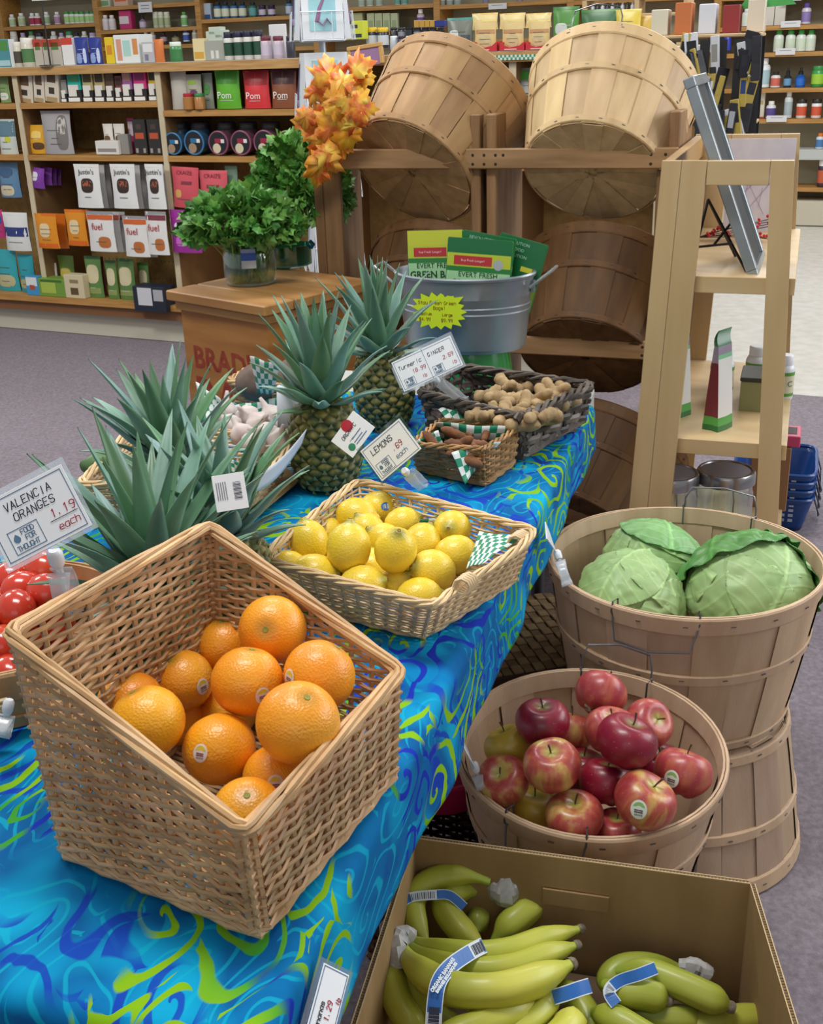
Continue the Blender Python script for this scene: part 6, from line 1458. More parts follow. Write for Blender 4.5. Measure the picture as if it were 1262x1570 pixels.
# ---------------------------------------------------------------- pineapples
pinm = M('47522a', .55, '7a7038', 60, .3, 120, tone=True, lo=.4, hi=.62)
crm_l = M('4f7a52', .42, '76987a', 12, tone=True, stretch=(1, 1, .3), lo=.3, hi=.7); crm_u = M('86a398', .45, '5f8a70', 12, tone=True)
def pineapple(label, loc, h, R, seed, clen, lean=(0, 0, 1), nleaf=36, spread=1.0, bias=(0, 0), spin=0):
    root = thing('pineapple', label, 'pineapple'); place(root, orientm(loc, lean, spin)); r = RND(seed)
    NR, NC = 7, 11
    mb = MB()
    def rad(f): return R*(.70+.30*math.sin(min(1, f/.45)*PI/2))*(1 if f < .45 else 1-.30*((f-.45)/.55)**2.2)*(1 if f > .02 else .85)
    def fn(u, v):
        a_ = u*2*PI; f = v; q = rad(f)
        A_ = a_*NC/2+f*NR*PI/1.0; B_ = a_*NC/2-f*NR*PI/1.0
        b_ = (abs(math.sin(A_))*abs(math.sin(B_)))**.5
        q += .0075*b_-.002; q *= min(1, .55+f*9) * min(1, .5+(1-f)*10)
        return V((q*math.cos(a_), q*math.sin(a_), f*h))
    def tf(u, v):
        a_ = u*2*PI; A_ = a_*NC/2+v*NR*PI; B_ = a_*NC/2-v*NR*PI; b_ = (abs(math.sin(A_))*abs(math.sin(B_)))**.5
        k = .42+.95*b_; return (k*(1.05 if b_ > .75 else .95), k, k*.85)
    mb.grid(fn, 130, 84, cu=True, tfn=tf); mb.add([fn(k/26, 0) for k in range(26)], [tuple(range(25, -1, -1))], tone=.5)
    mb.build('rind', pinm, root, angle=0)
    mb = MB()   # dry bract spikes, one on each eye
    for i in range(NR*2):
        for j in range(NC):
            f = (i+.5)/(NR*2); a_ = 2*PI*(j+.5*(i % 2))/NC
            if f > .97: continue
            p = fn(a_/(2*PI), f); d = V((math.cos(a_), math.sin(a_), 0)); s_ = V((-math.sin(a_), math.cos(a_), 0)); w_ = .0045
            p = p+d*.0006
            mb.add([p-s_*w_-V((0, 0, .006)), p+s_*w_-V((0, 0, .006)), p+d*.0045+V((0, 0, .004)), p-V((0, 0, .0))-s_*.0], [(0, 1, 2), ], tone=r.uniform(.7, 1.3))
    mb.build('bracts', M('a09468', .7, tone=True), root, smooth=False)['kind'] = 'stuff'
    mb = MB()
    for i in range(nleaf):
        f = i/(nleaf-1); a_ = i*2.39996+seed; ins = 1-f      # outer leaves first
        el = (-.1+1.28*f**.8)*1.0 + r.uniform(-.1, .1); el = min(el, 1.5)
        L_ = clen*(.35+.65*math.sin(min(1, .15+f*1.05)*PI/2))*r.uniform(.85, 1.08)*(1 if f < .85 else .9)
        w_ = .0140*(1.0+.35*math.sin(f*PI))*r.uniform(.9, 1.15)
        el = el/spread if el > 0 else el
        d0 = V((math.cos(a_)*math.cos(el), math.sin(a_)*math.cos(el), math.sin(el))); d0 = (d0+V((bias[0], bias[1], 0))*.5).normalized()
        base = V((math.cos(a_)*R*.36*ins, math.sin(a_)*R*.36*ins, h-.012+.03*f)); n = 9
        side = V((-math.sin(a_), math.cos(a_), 0)); p = base.copy(); d = d0.copy(); vs = []; curl = r.uniform(.35, .9)*(1.3-f)*1.3
        upc = (1 if f < .55 else .2)
        for k in range(n+1):
            t = k/n; ww_ = w_*(1.0 if t < .15 else (1-((t-.15)/.85)**1.5))*(.75+.25*min(1, t*5)); nn = side.cross(d).normalized()
            if nn.z < 0: nn = -nn
            cup = .45*ww_
            vs += [p-side*ww_+nn*cup, p-side*ww_*.5+nn*cup*.3, p.copy(), p+side*ww_*.5+nn*cup*.3, p+side*ww_+nn*cup]
            p = p+d*L_/n; out = V((d.x, d.y, 0)); 
            if t < .35: d = (d+V((0, 0, .10*upc))).normalized()
            else: d = (d+(out*.12-V((0, 0, .16)))*curl*.5).normalized()
        tn = r.uniform(.75, 1.25); tn = (tn*r.uniform(.9, 1.05), tn, tn*r.uniform(.9, 1.15)); fs = []
        for k in range(n):
            for q in range(4): b_ = k*5+q; fs.append((b_, b_+1, b_+6, b_+5))
        mb.add(vs, fs, mi=(0 if r.random() < .5 else 1), tone=tn)
    mb.build('crown', [crm_l, crm_u], root, angle=0, thick=.0012)
    return root
p1 = pineapple('pineapple with a white hang tag standing left of the lemons', V((-.142, 1.862, tz)), .155, .060, 3, .175, (-.02, 0, 1), spread=.72, nleaf=44)
p2 = pineapple('pineapple standing behind the tagged one, beside the metal tub', V((-.042, 2.20, tz)), .155, .057, 8, .185, (-.06, 0, 1), spread=.74)
p3_ = pineapple('pineapple with the biggest crown, right behind the oranges and tomatoes', V((-.305, 1.235, tz)), .12, .052, 5, .215, (-.03, .0, 1), spread=.95, nleaf=38, bias=(-.05, .1))
p4 = pineapple('pineapple leaning right behind the tall back corner of the deep basket', V((-.232, 1.372, tz)), .12, .054, 12, .18, (-.13, .05, 1), spread=1.0, bias=(-.12, .05), nleaf=38)
p5 = pineapple('pineapple farthest back left, only its crown showing', V((-.335, 1.60, tz)), .14, .055, 17, .18, (-.1, .0, 1), spread=.9)

# ================================================================ bushel baskets on the right
CBC = V((.482, 1.845, .0065))
g_ = 'bushel baskets'
ub = bushel(.236, .19, .282, bw2, 'upside down bushel basket standing on the carpet under the cabbages', seed=31, handles=False)
place(ub, Matrix.Translation(CBC+V((.005, -.005, .282))) @ Matrix.Rotation(PI, 4, 'X'))
cb = bushel(.238, .19, .285, bw2, 'bushel basket full of cabbages on top of an upturned one', seed=33, hang=(-2.0, 1.05), up=(False, True), nst=20)
place(cb, Matrix.Translation(CBC+V((0, 0, .2835))) @ Matrix.Rotation(.0, 4, 'Z'))
apc = atd(905, 1150, 1.683)
ab = bushel(.194, .150, .245, bw2, 'smaller bushel basket of apples in front of the cabbages', seed=41, hang=(-2.05, 1.2), up=(False, True), nst=18)
tiltm = Matrix.Rotation(math.radians(5), 4, V((1, 0, 0)))
place(ab, Matrix.Translation(apc) @ tiltm @ Matrix.Translation((0, 0, -.235)))
# wooden crate carrying the apple basket and the banana box
sc = thing('low_crate', 'low dark wooden crate under the apple basket', 'crate', (apc.x-.01, apc.y+.01, .0065), RT)
dk = M('4a3626', .7, '38281c', 4)
for y in (-.10, .14): MB().box(-.17, .17, y, y+.02, 0, .19).build('side_panel', dk, sc, smooth=False)
for x in (-.17, .15): MB().box(x, x+.02, -.08, .14, 0, .19).build('end_panel', dk, sc, smooth=False)
MB().box(-.17, .17, -.10, .16, .19, .198).build('top_panel', dk, sc, smooth=False)

# cabbages
cabm = M('a9c48a', .5, '93b676', 9, tone=True, coat=.05); cabd = M('5f9450', .42, '4a8240', 8, tone=True)
def leafshell(root, R, cdir, spread, seed, ruf, open_, mt, name='outer_leaf', R_off=0.0, world_up=None, ns=84, veins=9, tonev=.18, lift=0.0):
    # a cupped leaf on a sphere of radius R centred on cdir, raised veins fanning from its base
    r = RND(seed); d = V(cdir).normalized(); s_ = d.orthogonal().normalized(); t_ = d.cross(s_)
    def fn(u, v):
        a_ = (u-.5)*2*spread; b_ = (v-.5)*2*spread
        rr = math.hypot(u-.5, v-.5)*2
        k = 1.0 if rr <= 1 else 1/rr; a_ *= k; b_ *= k; rr = min(rr, 1)
        th = math.hypot(a_, b_); q = d*math.cos(th)+(s_*a_+t_*b_)*(math.sin(th)/(th+1e-9))
        vy = v; vx = (u-.5)
        fan = abs(math.sin(veins*math.atan2(vx, v+.18)))**10 if False else 0
        ph = abs((((v-.75*abs(vx)+.06*abs(vx)*abs(vx)*9)*veins*.8) % 1)-.5)*2; ph = 1-ph
        vein = max(0, 1-ph*7)
        mid = max(0, 1-abs(vx)*26)*(1-v*.7)
        q = q*(R+R_off+.0015*vein+.003*mid+open_*rr**3+ruf*rr**2*math.sin(math.atan2(b_, a_)*11+seed)*.5+ruf*.5*noisev(q*3, 2.2, seed)) + V((0, 0, lift*max(0, rr-.5)))
        return q
    def tf(u, v):
        vx = u-.5; ph = abs((((v-.75*abs(vx)+.54*vx*vx)*veins*.8) % 1)-.5)*2; ph = 1-ph
        k = 1.0+tonev*2.2*max(0, 1-ph*5)+tonev*4*max(0, 1-abs(vx)*34)
        n = noisev((u*3, v*3, seed), 1.4); k *= 1+.12*n; return (k, k*.995, k*.95)
    return MB().grid(fn, ns, ns, tfn=tf).build(name, mt, root, angle=0, thick=.0016)
def cabbage(label, p, R, seed, up, sq=.92, pale=True):
    root = thing('cabbage', label, 'cabbage'); place(root, orientm(p, up, seed) @ Matrix.Diagonal((1, 1, sq, 1)))
    def fn(u, v):
        a_ = u*2*PI; t = v*PI; q = V((math.sin(t)*math.cos(a_), math.sin(t)*math.sin(a_), -math.cos(t))); return q*(R*.985+.002*noisev(q, 3, seed))
    MB().grid(fn, 40, 24, cu=True).build('head', cabm, root, angle=0)
    r = RND(seed)
    for k in range(6):
        an = k*2*PI/5+r.uniform(-.2, .2); el = (.55, .2, .75, .1, .5, 1.2)[k]
        leafshell(root, R, (math.cos(an)*math.cos(el), math.sin(an)*math.cos(el), math.sin(el)), .95+r.uniform(-.1, .15), seed*10+k, .004, .003, cabm, R_off=.0015*k+.001, tonev=.09)
    return root
c1 = cabbage('pale green cabbage at the front left of the bushel basket', atz(965, 925, .50), .088, 2, (-.2, -.5, .8))
c2 = cabbage('cabbage at the back, half hidden by the two front ones', atz(1005, 885, .50)+V((0, .05, 0)), .085, 3, (.2, .3, .9))
c3p = atz(1148, 912, .505)
c3 = cabbage('largest cabbage, on the right, with a dark curled outer leaf standing up behind it', c3p, .105, 5, (.1, -.5, .85))
sv = WM[c3.name]; lo = sv.inverted().to_3x3()
leafshell(c3, .112, lo @ V((-.25, .75, .66)), 1.12, 77, .010, .012, cabd, name='curled_leaf', R_off=.004, tonev=.16, ns=96, veins=11)
leafshell(c3, .110, lo @ V((.85, .35, .3)), .75, 78, .007, .010, cabd, name='curled_leaf', R_off=.004, tonev=.16)
leafshell(c2, .088, WM[c2.name].inverted().to_3x3() @ V((.3, .1, .9)), .9, 79, .005, .004, M('86b478', .45, '74a666', 9, tone=True), name='outer_leaf', R_off=.009, tonev=.13)

# ================================================================ cardboard box of bananas
zr = .455; BZ = .092; A0, B0 = atz(637, 1286, zr), atz(1150, 1356, zr)
C0 = B0+(atz(1214, 1568, zr)-B0)*1.45; D0 = A0+(atz(548, 1568, zr)-A0)*1.15
card = M('a98a5e', .75, '98794e', 5, stretch=(3, 3, .6)); cardi = M('9a7c52', .75, '8a6c44', 5); cedge = M('c7ae86', .8, '8c7048', 260, stretch=(1, 1, 1), lo=.42, hi=.58)
bx = thing('cardboard_box', 'large open brown cardboard box of bananas at the bottom of the photo', 'box', (A0+C0)/2-UP*.25)
zb0 = .0065
def panel(P, Q, name, hole=False, mt=card):
    d = (Q-P).normalized(); nn = V((-d.y, d.x, 0)); th = .0065; mb = MB()
    L_ = (Q-P).length; mm_ = frame(V((P.x, P.y, zb0)), d, z=UP); h_ = zr-zb0
    if hole:
        x0, x1, za, zb_ = L_*.40, L_*.60, h_-.075, h_-.048
        mb.box(0, L_, 0, th, 0, za, mat=mm_); mb.box(0, x0, 0, th, za, zb_, mat=mm_); mb.box(x1, L_, 0, th, za, zb_, mat=mm_); mb.box(0, L_, 0, th, zb_, h_, mat=mm_)
        mb.box(x0, x1, -.004, -.001, za+.002, zb_-.001, mat=mm_)
    else: mb.box(0, L_, 0, th, 0, h_, mat=mm_)
    o = mb.build(name, mt, bx, world=True, smooth=False)
    # wavy corrugation showing on the cut edge
    e = MB(); n = int(L_/.0042)
    for k in range(n):
        x = k*L_/n; y = th*(.32 if k % 2 else .5)
        e.box(x, x+L_/n*.55, th*.18, th*.82, 0, .0007, mat=mm_ @ Matrix.Translation((0, 0, h_)))
    e.build('corrugation', M('5e4a30', .8), o, world=True, smooth=False)
    e = MB()
    for y0, y1 in ((0, .0012), (th-.0012, th)): e.box(0, L_, y0, y1, 0, .0012, mat=mm_ @ Matrix.Translation((0, 0, h_)))
    e.build('liner_edge', M('c4aa80', .8), o, world=True, smooth=False)
    return o
panel(A0, B0, 'back_panel', True); panel(B0, C0, 'side_panel'); panel(D0, A0, 'side_panel'); panel(C0, D0, 'front_panel')
mb = MB(); mb.add([V((p.x, p.y, zb0+.002)) for p in (A0, B0, C0, D0)], [(0, 1, 2, 3)]); mb.build('bottom_panel', card, bx, world=True, smooth=False, thick=.003)
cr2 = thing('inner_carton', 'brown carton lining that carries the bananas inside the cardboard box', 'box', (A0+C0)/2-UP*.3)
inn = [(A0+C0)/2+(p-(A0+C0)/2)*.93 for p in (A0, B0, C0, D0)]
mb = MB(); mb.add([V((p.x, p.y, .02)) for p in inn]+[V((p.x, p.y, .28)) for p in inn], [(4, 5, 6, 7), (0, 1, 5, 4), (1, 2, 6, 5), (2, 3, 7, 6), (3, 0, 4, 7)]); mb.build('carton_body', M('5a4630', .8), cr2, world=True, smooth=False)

def banana_mat():
    k = 'banana'
    if k in MATS: return MATS[k]
    mt = M('b0b63c', .42, 'cac450', 9, .05, 60, tone=True, coat=.1, lo=.35, hi=.7); MATS[k] = mt; return mt
def banana(root, pts, R, tip=True, tone=1.0, label=None, green=0):
    P = [atz(x, y, z+BZ) for x, y, z in pts]; R *= .94
    # smooth path
    Q = []; n = 22
    for i in range(n+1):
        t = i/n*(len(P)-1); k = min(int(t), len(P)-2); f = t-k
        p0 = P[max(0, k-1)]; p1_ = P[k]; p2_ = P[k+1]; p3q = P[min(len(P)-1, k+2)]
        Q.append(.5*((2*p1_)+(p2_-p0)*f+(2*p0-5*p1_+4*p2_-p3q)*f*f+(3*p1_-p0-3*p2_+p3q)*f**3))
    mb = MB(); seg = 15; prev = V((0, 0, 1)); vs = []; tl = []
    for i, p in enumerate(Q):
        f = i/n; t = (Q[min(n, i+1)]-Q[max(0, i-1)]).normalized(); q = (prev-t*prev.dot(t)).normalized(); prev = q; kx = t.cross(q)
        if f < .12: rr = R*(.30+.15*(f/.12))
        elif f < .34: rr = R*(.45+.53*math.sin((f-.12)/.22*PI/2))
        elif f < .8: rr = R
        elif f < .95: rr = R*(1-.62*((f-.8)/.15)**1.6)
        else: rr = R*(.38-.05*((f-.95)/.05))
        for j in range(seg):
            an = 2*PI*j/seg; c_ = ((j % 3) == 0); vs.append(p+(q*math.cos(an)+kx*math.sin(an))*rr*(1.05 if c_ else .965))
    fs = []; tn = []
    for i in range(n):
        f = i/n
        for j in range(seg):
            fs.append((i*seg+j, i*seg+(j+1) % seg, (i+1)*seg+(j+1) % seg, (i+1)*seg+j))
            g = max(0, 1-f/.16)*.9+max(0, (f-.86)/.14)*.8; k_ = tone*(1.03 if (j % 3) == 1 else .99); tn.append((k_*(1-.28*g-.1*green), k_*(1-.06*g), k_*(1-.1*g)))
    mb.add(vs, fs, 0, tn); b = len(mb.v)-seg
    mb.add([mb.v[i] for i in range(b, b+seg)], [tuple(range(seg))], 1)
    mb.add([mb.v[i] for i in range(seg)], [tuple(range(seg-1, -1, -1))], 0)
    o = mb.build('banana', [banana_mat(), M('4a3a30', .8)], root, world=True, angle=0, label=label)
    if tip:
        e = Q[-1]; d = (Q[-1]-Q[-3]).normalized()
        mb = MB().lathe([(R*.40, -.004), (R*.42, .001), (R*.34, .005), (R*.0001+.0001, .004)], 12, mat=orientm(e, d)); mb.build('blossom_end', M('5f5248', .85, '8c8270', 120), o, world=True, angle=60)
    return o
def wrap(root, pts, radii):
    P = [atz(p[0], p[1], p[2]+BZ) for p in pts]; r = RND(int(pts[0][0])); n = len(P); mb = MB(); prev = V((0, 0, 1)); vs = []; seg = 14
    for i in range(n*4-3):
        t = i/4; k = min(int(t), n-2); f = t-k; p = P[k]+(P[k+1]-P[k])*f; rr = radii[k]+(radii[k+1]-radii[k])*f
        d = (P[k+1]-P[k]).normalized(); q = (prev-d*prev.dot(d)).normalized(); kx = d.cross(q)
        for j in range(seg): an = 2*PI*j/seg; vs.append(p+(q*math.cos(an)+kx*math.sin(an)*.7)*rr*(1+r.uniform(-.16, .16)))
    m_ = n*4-3; mb.add(vs, [(i*seg+j, i*seg+(j+1) % seg, (i+1)*seg+(j+1) % seg, (i+1)*seg+j) for i in range(m_-1) for j in range(seg)]+[tuple(range(seg-1, -1, -1)), tuple((m_-1)*seg+j for j in range(seg))])
    return mb.build('stem_wrap', M('c4c2c0', .55, 'a8a6a6', 60), root, world=True, angle=15)
def band(root, pts, wid, off, txt=False, name='blue_band', white=None):
    # flat paper band lying over the bananas; pts pixel + height of the fruit centre
    P = []
    for x, y, z in pts: p = atz(x, y, z+BZ); P.append(p-ray(x, y).normalized()*off)
    n = 24; Q = []
    for i in range(n+1):
        t = i/n*(len(P)-1); k = min(int(t), len(P)-2); f = t-k; p0 = P[max(0, k-1)]; a1 = P[k]; a2 = P[k+1]; a3 = P[min(len(P)-1, k+2)]
        Q.append(.5*((2*a1)+(a2-p0)*f+(2*p0-5*a1+4*a2-a3)*f*f+(3*a1-p0-3*a2+a3)*f**3))
    mb = MB(); cols_ = []
    rows = (-1, -.86, .86, 1)
    grid_ = []
    for i, p in enumerate(Q):
        d = (Q[min(n, i+1)]-Q[max(0, i-1)]).normalized(); vw = (p-V((0, 0, CH))).normalized(); s_ = d.cross(vw).normalized()
        grid_.append([p+s_*wid*.5*r_ for r_ in rows])
    wt = white or []
    for i in range(n):
        for k in range(3):
            bar = any(a_ <= i/n <= b_ for a_, b_ in wt)
            mb.add([grid_[i][k], grid_[i][k+1], grid_[i+1][k+1], grid_[i+1][k]], [(0, 1, 2, 3)], 1 if (k != 1 or bar) else 0)
    for a_, b_ in wt:    # bar code ticks
        i0, i1 = int(a_*n)+.2, int(b_*n)+.6; m_ = 14
        for q in range(m_):
            t = i0+(i1-i0)*q/m_; k = min(int(t), n-1); f = t-k; l = (grid_[k][1]*(1-f)+grid_[k+1][1]*f); rr = (grid_[k][2]*(1-f)+grid_[k+1][2]*f); dd = (grid_[k+1][1]-grid_[k][1])*.22*(.4+.6*((q*7) % 3)/2)
            up_ = (V((0, 0, CH))-l).normalized()*.0005; a0_ = l+(rr-l)*.12+up_; b0_ = l+(rr-l)*.88+up_; mb.add([a0_, b0_, b0_+dd, a0_+dd], [(0, 1, 2, 3)], 2)
    o = mb.build(name, [M('2a6ab8', .4), M('d4dce4', .4), M('2a2c40', .5)], root, world=True, smooth=False, thick=.0003)
    return o, Q, grid_
def bandtext(root, grid_, i0, i1, txt, size, c='dfe8f0', row=0.5, flip=False):
    a_ = grid_[i0][1].lerp(grid_[i0][2], row); b_ = grid_[i1][1].lerp(grid_[i1][2], row); x = (b_-a_); c_ = (a_+b_)/2; vw = (V((0, 0, CH))-c_).normalized()
    if flip: x = -x
    m_ = frame(c_+vw*.004, x, z=vw); t = type_mesh(txt, size, M(c, .4), parent=root, loc=WM[root.name].inverted() @ m_, font_bold=.0004)
    return t
h1 = thing('banana_bunch', 'bunch of bananas hanging over the back left of the box with a white wrapped stem', 'bananas', atz(680, 1400, .28))
banana(h1, [(752, 1352, .31), (715, 1341, .315), (668, 1347, .31), (636, 1372, .30), (636, 1412, .285), (655, 1450, .27)], .0185, tip=False, tone=1.0)
banana(h1, [(752, 1362, .285), (706, 1366, .29), (683, 1388, .285), (700, 1420, .275), (742, 1458, .265)], .019, tip=False, tone=.97, green=.3)
banana(h1, [(752, 1368, .26), (738, 1385, .25), (735, 1402, .25), (730, 1430, .245)], .017, tip=False, tone=.75, green=1)
wrap(h1, [(742, 1355, .295), (762, 1360, .295), (780, 1366, .295), (792, 1364, .295)], [.012, .021, .026, .016])
o, Q, gr = band(h1, [(611, 1388, .295), (630, 1376, .30), (665, 1372, .30), (690, 1373, .295), (712, 1391, .28)], .0125, .0200, white=[(.22, .5)])
h1b = thing('banana', 'single greenish banana lying alone right of the wrapped stem', 'banana', atz(800, 1400, .28))
banana(h1b, [(757, 1444, .25), (775, 1424, .262), (800, 1402, .27), (822, 1384, .27), (838, 1372, .262)], .0205, tip=False, tone=1.02, green=.6)
h2 = thing('banana_bunch', 'big front bunch of bananas fanned to the right with a blue and white lettered band', 'bananas', atz(740, 1500, .28))
banana(h2, [(618, 1436, .30), (662, 1451, .305), (720, 1460, .31), (780, 1455, .31), (832, 1438, .305), (890, 1424, .295)], .0155, tone=1.0)
banana(h2, [(616, 1441, .30), (658, 1466, .300), (720, 1484, .305), (780, 1482, .305), (835, 1464, .30), (884, 1449, .292)], .0165, tone=.98)
banana(h2, [(613, 1446, .30), (635, 1480, .31), (685, 1512, .32), (755, 1518, .325), (820, 1502, .315), (876, 1478, .30)], .0215, tone=1.03)
banana(h2, [(604, 1470, .29), (600, 1505, .285), (615, 1548, .275), (650, 1592, .26)], .019, tip=False, tone=1.0)
banana(h2, [(608, 1465, .28), (634, 1510, .275), (668, 1560, .265), (720, 1590, .25)], .018, tip=False, tone=.9, green=.5)
banana(h2, [(640, 1608, .29), (700, 1585, .295), (760, 1562, .295), (822, 1533, .285)], .0195, tone=1.05)
banana(h2, [(700, 1620, .27), (780, 1585, .28), (825, 1555, .28), (850, 1522, .27)], .0165, tone=1.0, green=.4)
banana(h2, [(760, 1640, .27), (830, 1610, .28), (868, 1580, .28), (880, 1555, .27)], .02, tip=False, tone=1.15)
wrap(h2, [(632, 1440, .305), (614, 1432, .315), (606, 1450, .31), (610, 1484, .29)], [.011, .017, .021, .017])
MB().tube([atz(x, y, z+BZ) for x, y, z in ((585, 1440, .30), (584, 1418, .32), (592, 1408, .325), (606, 1414, .32), (612, 1428, .31))], .0022, 6).build('bag_twist', M('b8bec4', .3), h2, world=True)
o, Q, gr = band(h2, [(742, 1449, .312), (718, 1462, .318), (690, 1482, .328), (673, 1505, .33), (667, 1535, .32), (664, 1580, .30)], .0185, .0215, white=[(.02, .16), (.84, .94)])
bandtext(h2, gr, 9, 16, 'ORGANIC BANANAS', .0060, row=.34, flip=True); bandtext(h2, gr, 9, 16, 'BANANES BIOLOGIQUES', .0048, row=.68, flip=True)
h3 = thing('banana_bunch', 'bunch of green bananas at the right of the box with a pale wrapped stem', 'bananas', atz(1010, 1520, .28))
banana(h3, [(1062, 1492, .24), (1010, 1482, .26), (962, 1482, .265), (938, 1498, .26), (936, 1530, .245)], .0185, tip=False, tone=.72, green=.9)
banana(h3, [(940, 1490, .27), (985, 1488, .28), (1040, 1508, .28), (1085, 1528, .275), (1120, 1544, .265)], .0195, tone=.8, green=.8)
banana(h3, [(925, 1508, .27), (958, 1520, .275), (990, 1524, .275), (1024, 1535, .265)], .0205, tone=.82, green=.7)
banana(h3, [(930, 1550, .24), (985, 1556, .245), (1030, 1562, .245), (1080, 1564, .24)], .0185, tone=.72, green=.8)
wrap(h3, [(1040, 1484, .25), (1062, 1488, .25), (1080, 1496, .245), (1086, 1500, .24)], [.013, .019, .016, .008])
band(h3, [(945, 1540, .27), (934, 1520, .275), (950, 1504, .28), (980, 1494, .29), (1006, 1484, .29)], .0145, .0215, white=[(.18, .36)])
h4 = thing('banana_bunch', 'bananas cut by the lower photo edge between the two large bunches', 'bananas', atz(960, 1575, .28))
banana(h4, [(905, 1552, .25), (940, 1562, .262), (980, 1585, .26), (1020, 1610, .25)], .020, tip=False, tone=.85, green=.6)
banana(h4, [(1000, 1580, .22), (1070, 1575, .235), (1130, 1562, .235), (1176, 1560, .22)], .019, tone=.82, green=.5)
banana(h4, [(855, 1500, .24), (880, 1530, .245), (900, 1560, .24), (910, 1600, .23)], .019, tip=False, tone=.8, green=.6)
o, Q, gr = band(h4, [(848, 1529, .285), (868, 1523, .29), (888, 1516, .29), (905, 1511, .285)], .0175, .012)

# ================================================================ ginger, turmeric, garlic, roots
def knob(name, label, cat, p, dirs, R, mt, seed, root_only=False, rings=True, grp=None):
    r = RND(seed); mb = MB()
    for (o0, d, L_, rr) in dirs:
        o0 = V(p)+V(o0); d = V(d).normalized(); n = 10; pts = []; rad = []
        q = o0.copy(); side = d.orthogonal()
        for i in range(n+1):
            f = i/n; pts.append(q.copy()); e = math.sin(min(1, f*4)*PI/2)*math.sin(min(1, (1-f)*4+.08)*PI/2)
            rad.append(rr*max(.25, e if f > .5 else max(e, .8))*(1+.09*math.sin(f*26+seed))); q = q+d*L_/n; d = (d+V((r.uniform(-.16, .16), r.uniform(-.16, .16), r.uniform(-.12, .1)))).normalized()
        mb.tube(pts, rad, 10, tone=r.uniform(.88, 1.12))
    o = mb.build(name, mt, None, angle=0); tag(o, label, cat, grp)
    return o
gm = M('b89c70', .7, '927650', 40, .4, 120, tone=True); tm_ = M('8a5630', .75, '6a4630', 60, .5, 150, tone=True)
r = RND(31)
gp = [(760, 612), (790, 598), (775, 635), (812, 622), (845, 605), (830, 640), (745, 640), (862, 618), (800, 648)]
for i, (x, y) in enumerate(gp):
    p = atz(x, y, .80-.008*(i % 2)); dirs = []
    a0_ = r.uniform(-.6, .9)+(3.14 if i % 2 else 0); ax = V((math.cos(a0_), math.sin(a0_), r.uniform(-.05, .35))); Lm = r.uniform(.075, .1); dirs.append((-ax*Lm*.5, ax, Lm, r.uniform(.0135, .0165)))
    for k in range(6):
        t_ = -.42+.84*k/5; a_ = a0_+(1 if k % 2 else -1)*r.uniform(.9, 1.8); dirs.append((ax*Lm*t_, (math.cos(a_), math.sin(a_), r.uniform(.0, .9)), r.uniform(.025, .045), r.uniform(.009, .0125)))
    knob('ginger_root', 'knobbly pale ginger root, %s in the dark basket' % ('tall branched one at the back left', 'back middle one', 'front middle one under the tall one', 'centre right one', 'back right one', 'front right one', 'front left one near the sign clip', 'far right one', 'lowest front one')[i], 'ginger', p, dirs, 0, gm, 50+i, grp='ginger roots')
for i, (x, y) in enumerate(((690, 683), (708, 676), (722, 686), (735, 672), (716, 666), (700, 692), (740, 686), (678, 690), (728, 696))):
    p = atz(x, y, .782); a_ = r.uniform(0, 6.28)
    knob('turmeric_root', 'brown turmeric finger, %s in the small lined basket' % ('left of the pile', 'upright one left of centre', 'thick one in the middle', 'back right one', 'back middle one', 'front left one', 'right end one', 'far left grey brown one', 'front right one')[i], 'turmeric', p-V((0, 0, .01)), [((0, 0, 0), (math.cos(a_), math.sin(a_), r.uniform(-.1, .8)), .055, .009), ((.008, 0, .005), (math.sin(a_), -math.cos(a_), .3), .03, .007)], 0, tm_, 80+i, grp='turmeric roots')
garm = M('d9cec6', .6, 'c4b0ae', 12, tone=True)
def make_garlic():
    root = thing('garlic_bulb', 'garlic', 'garlic')
    def wp(p, a_):
        k = 1+.07*math.cos(a_*6)*max(0, 1-abs(p.z-.01)/.03); return V((p.x*k, p.y*k, p.z))
    MB().lathe([(.0001, -.014), (.012, -.015), (.021, -.009), (.0245, .001), (.0215, .011), (.013, .019), (.006, .026), (.0045, .036), (.003, .044), (.0001, .044)], 36, warp=wp).build('bulb', garm, root, angle=0)
    MB().lathe([(.006, -.0155), (.007, -.018), (.0001, -.018)], 10).build('root_end', M('8a7660', .8), root); return root
GA = [(352, 655, 'left by the checked paper'), (380, 640, 'back left'), (372, 668, 'left of centre'), (398, 652, 'centre back'), (418, 640, 'tall one back right'), (410, 670, 'front centre'), (442, 655, 'right of the paper scroll'), (388, 682, 'lowest front'), (430, 678, 'front right'), (346, 632, 'far back left')]
ga0 = make_garlic()
for i, (x, y, q) in enumerate(GA):
    mt_ = orientm(atz(x, y, .798+.006*(i % 2)), (r.uniform(-.9, .9), r.uniform(-.9, .5), .7), i) @ Matrix.Scale(r.uniform(.9, 1.1), 4); q = 'white garlic bulb, %s in the wire basket' % q
    if i == 0: o = ga0; place(o, mt_); o['label'] = q
    else: o = dup(ga0, mt_, q)
    o['group'] = 'garlic bulbs'
for i, (x, y, z) in enumerate(((384, 660, .765), (420, 662, .765))): dup(ga0, orientm(atz(x, y, z), (0, .4, 1), i), 'white garlic bulb deep in the wire basket, %s' % ('left' if i == 0 else 'right'), 'garlic bulbs')
rootm = M('7d6a5c', .8, '65534a', 30, .4, 80)
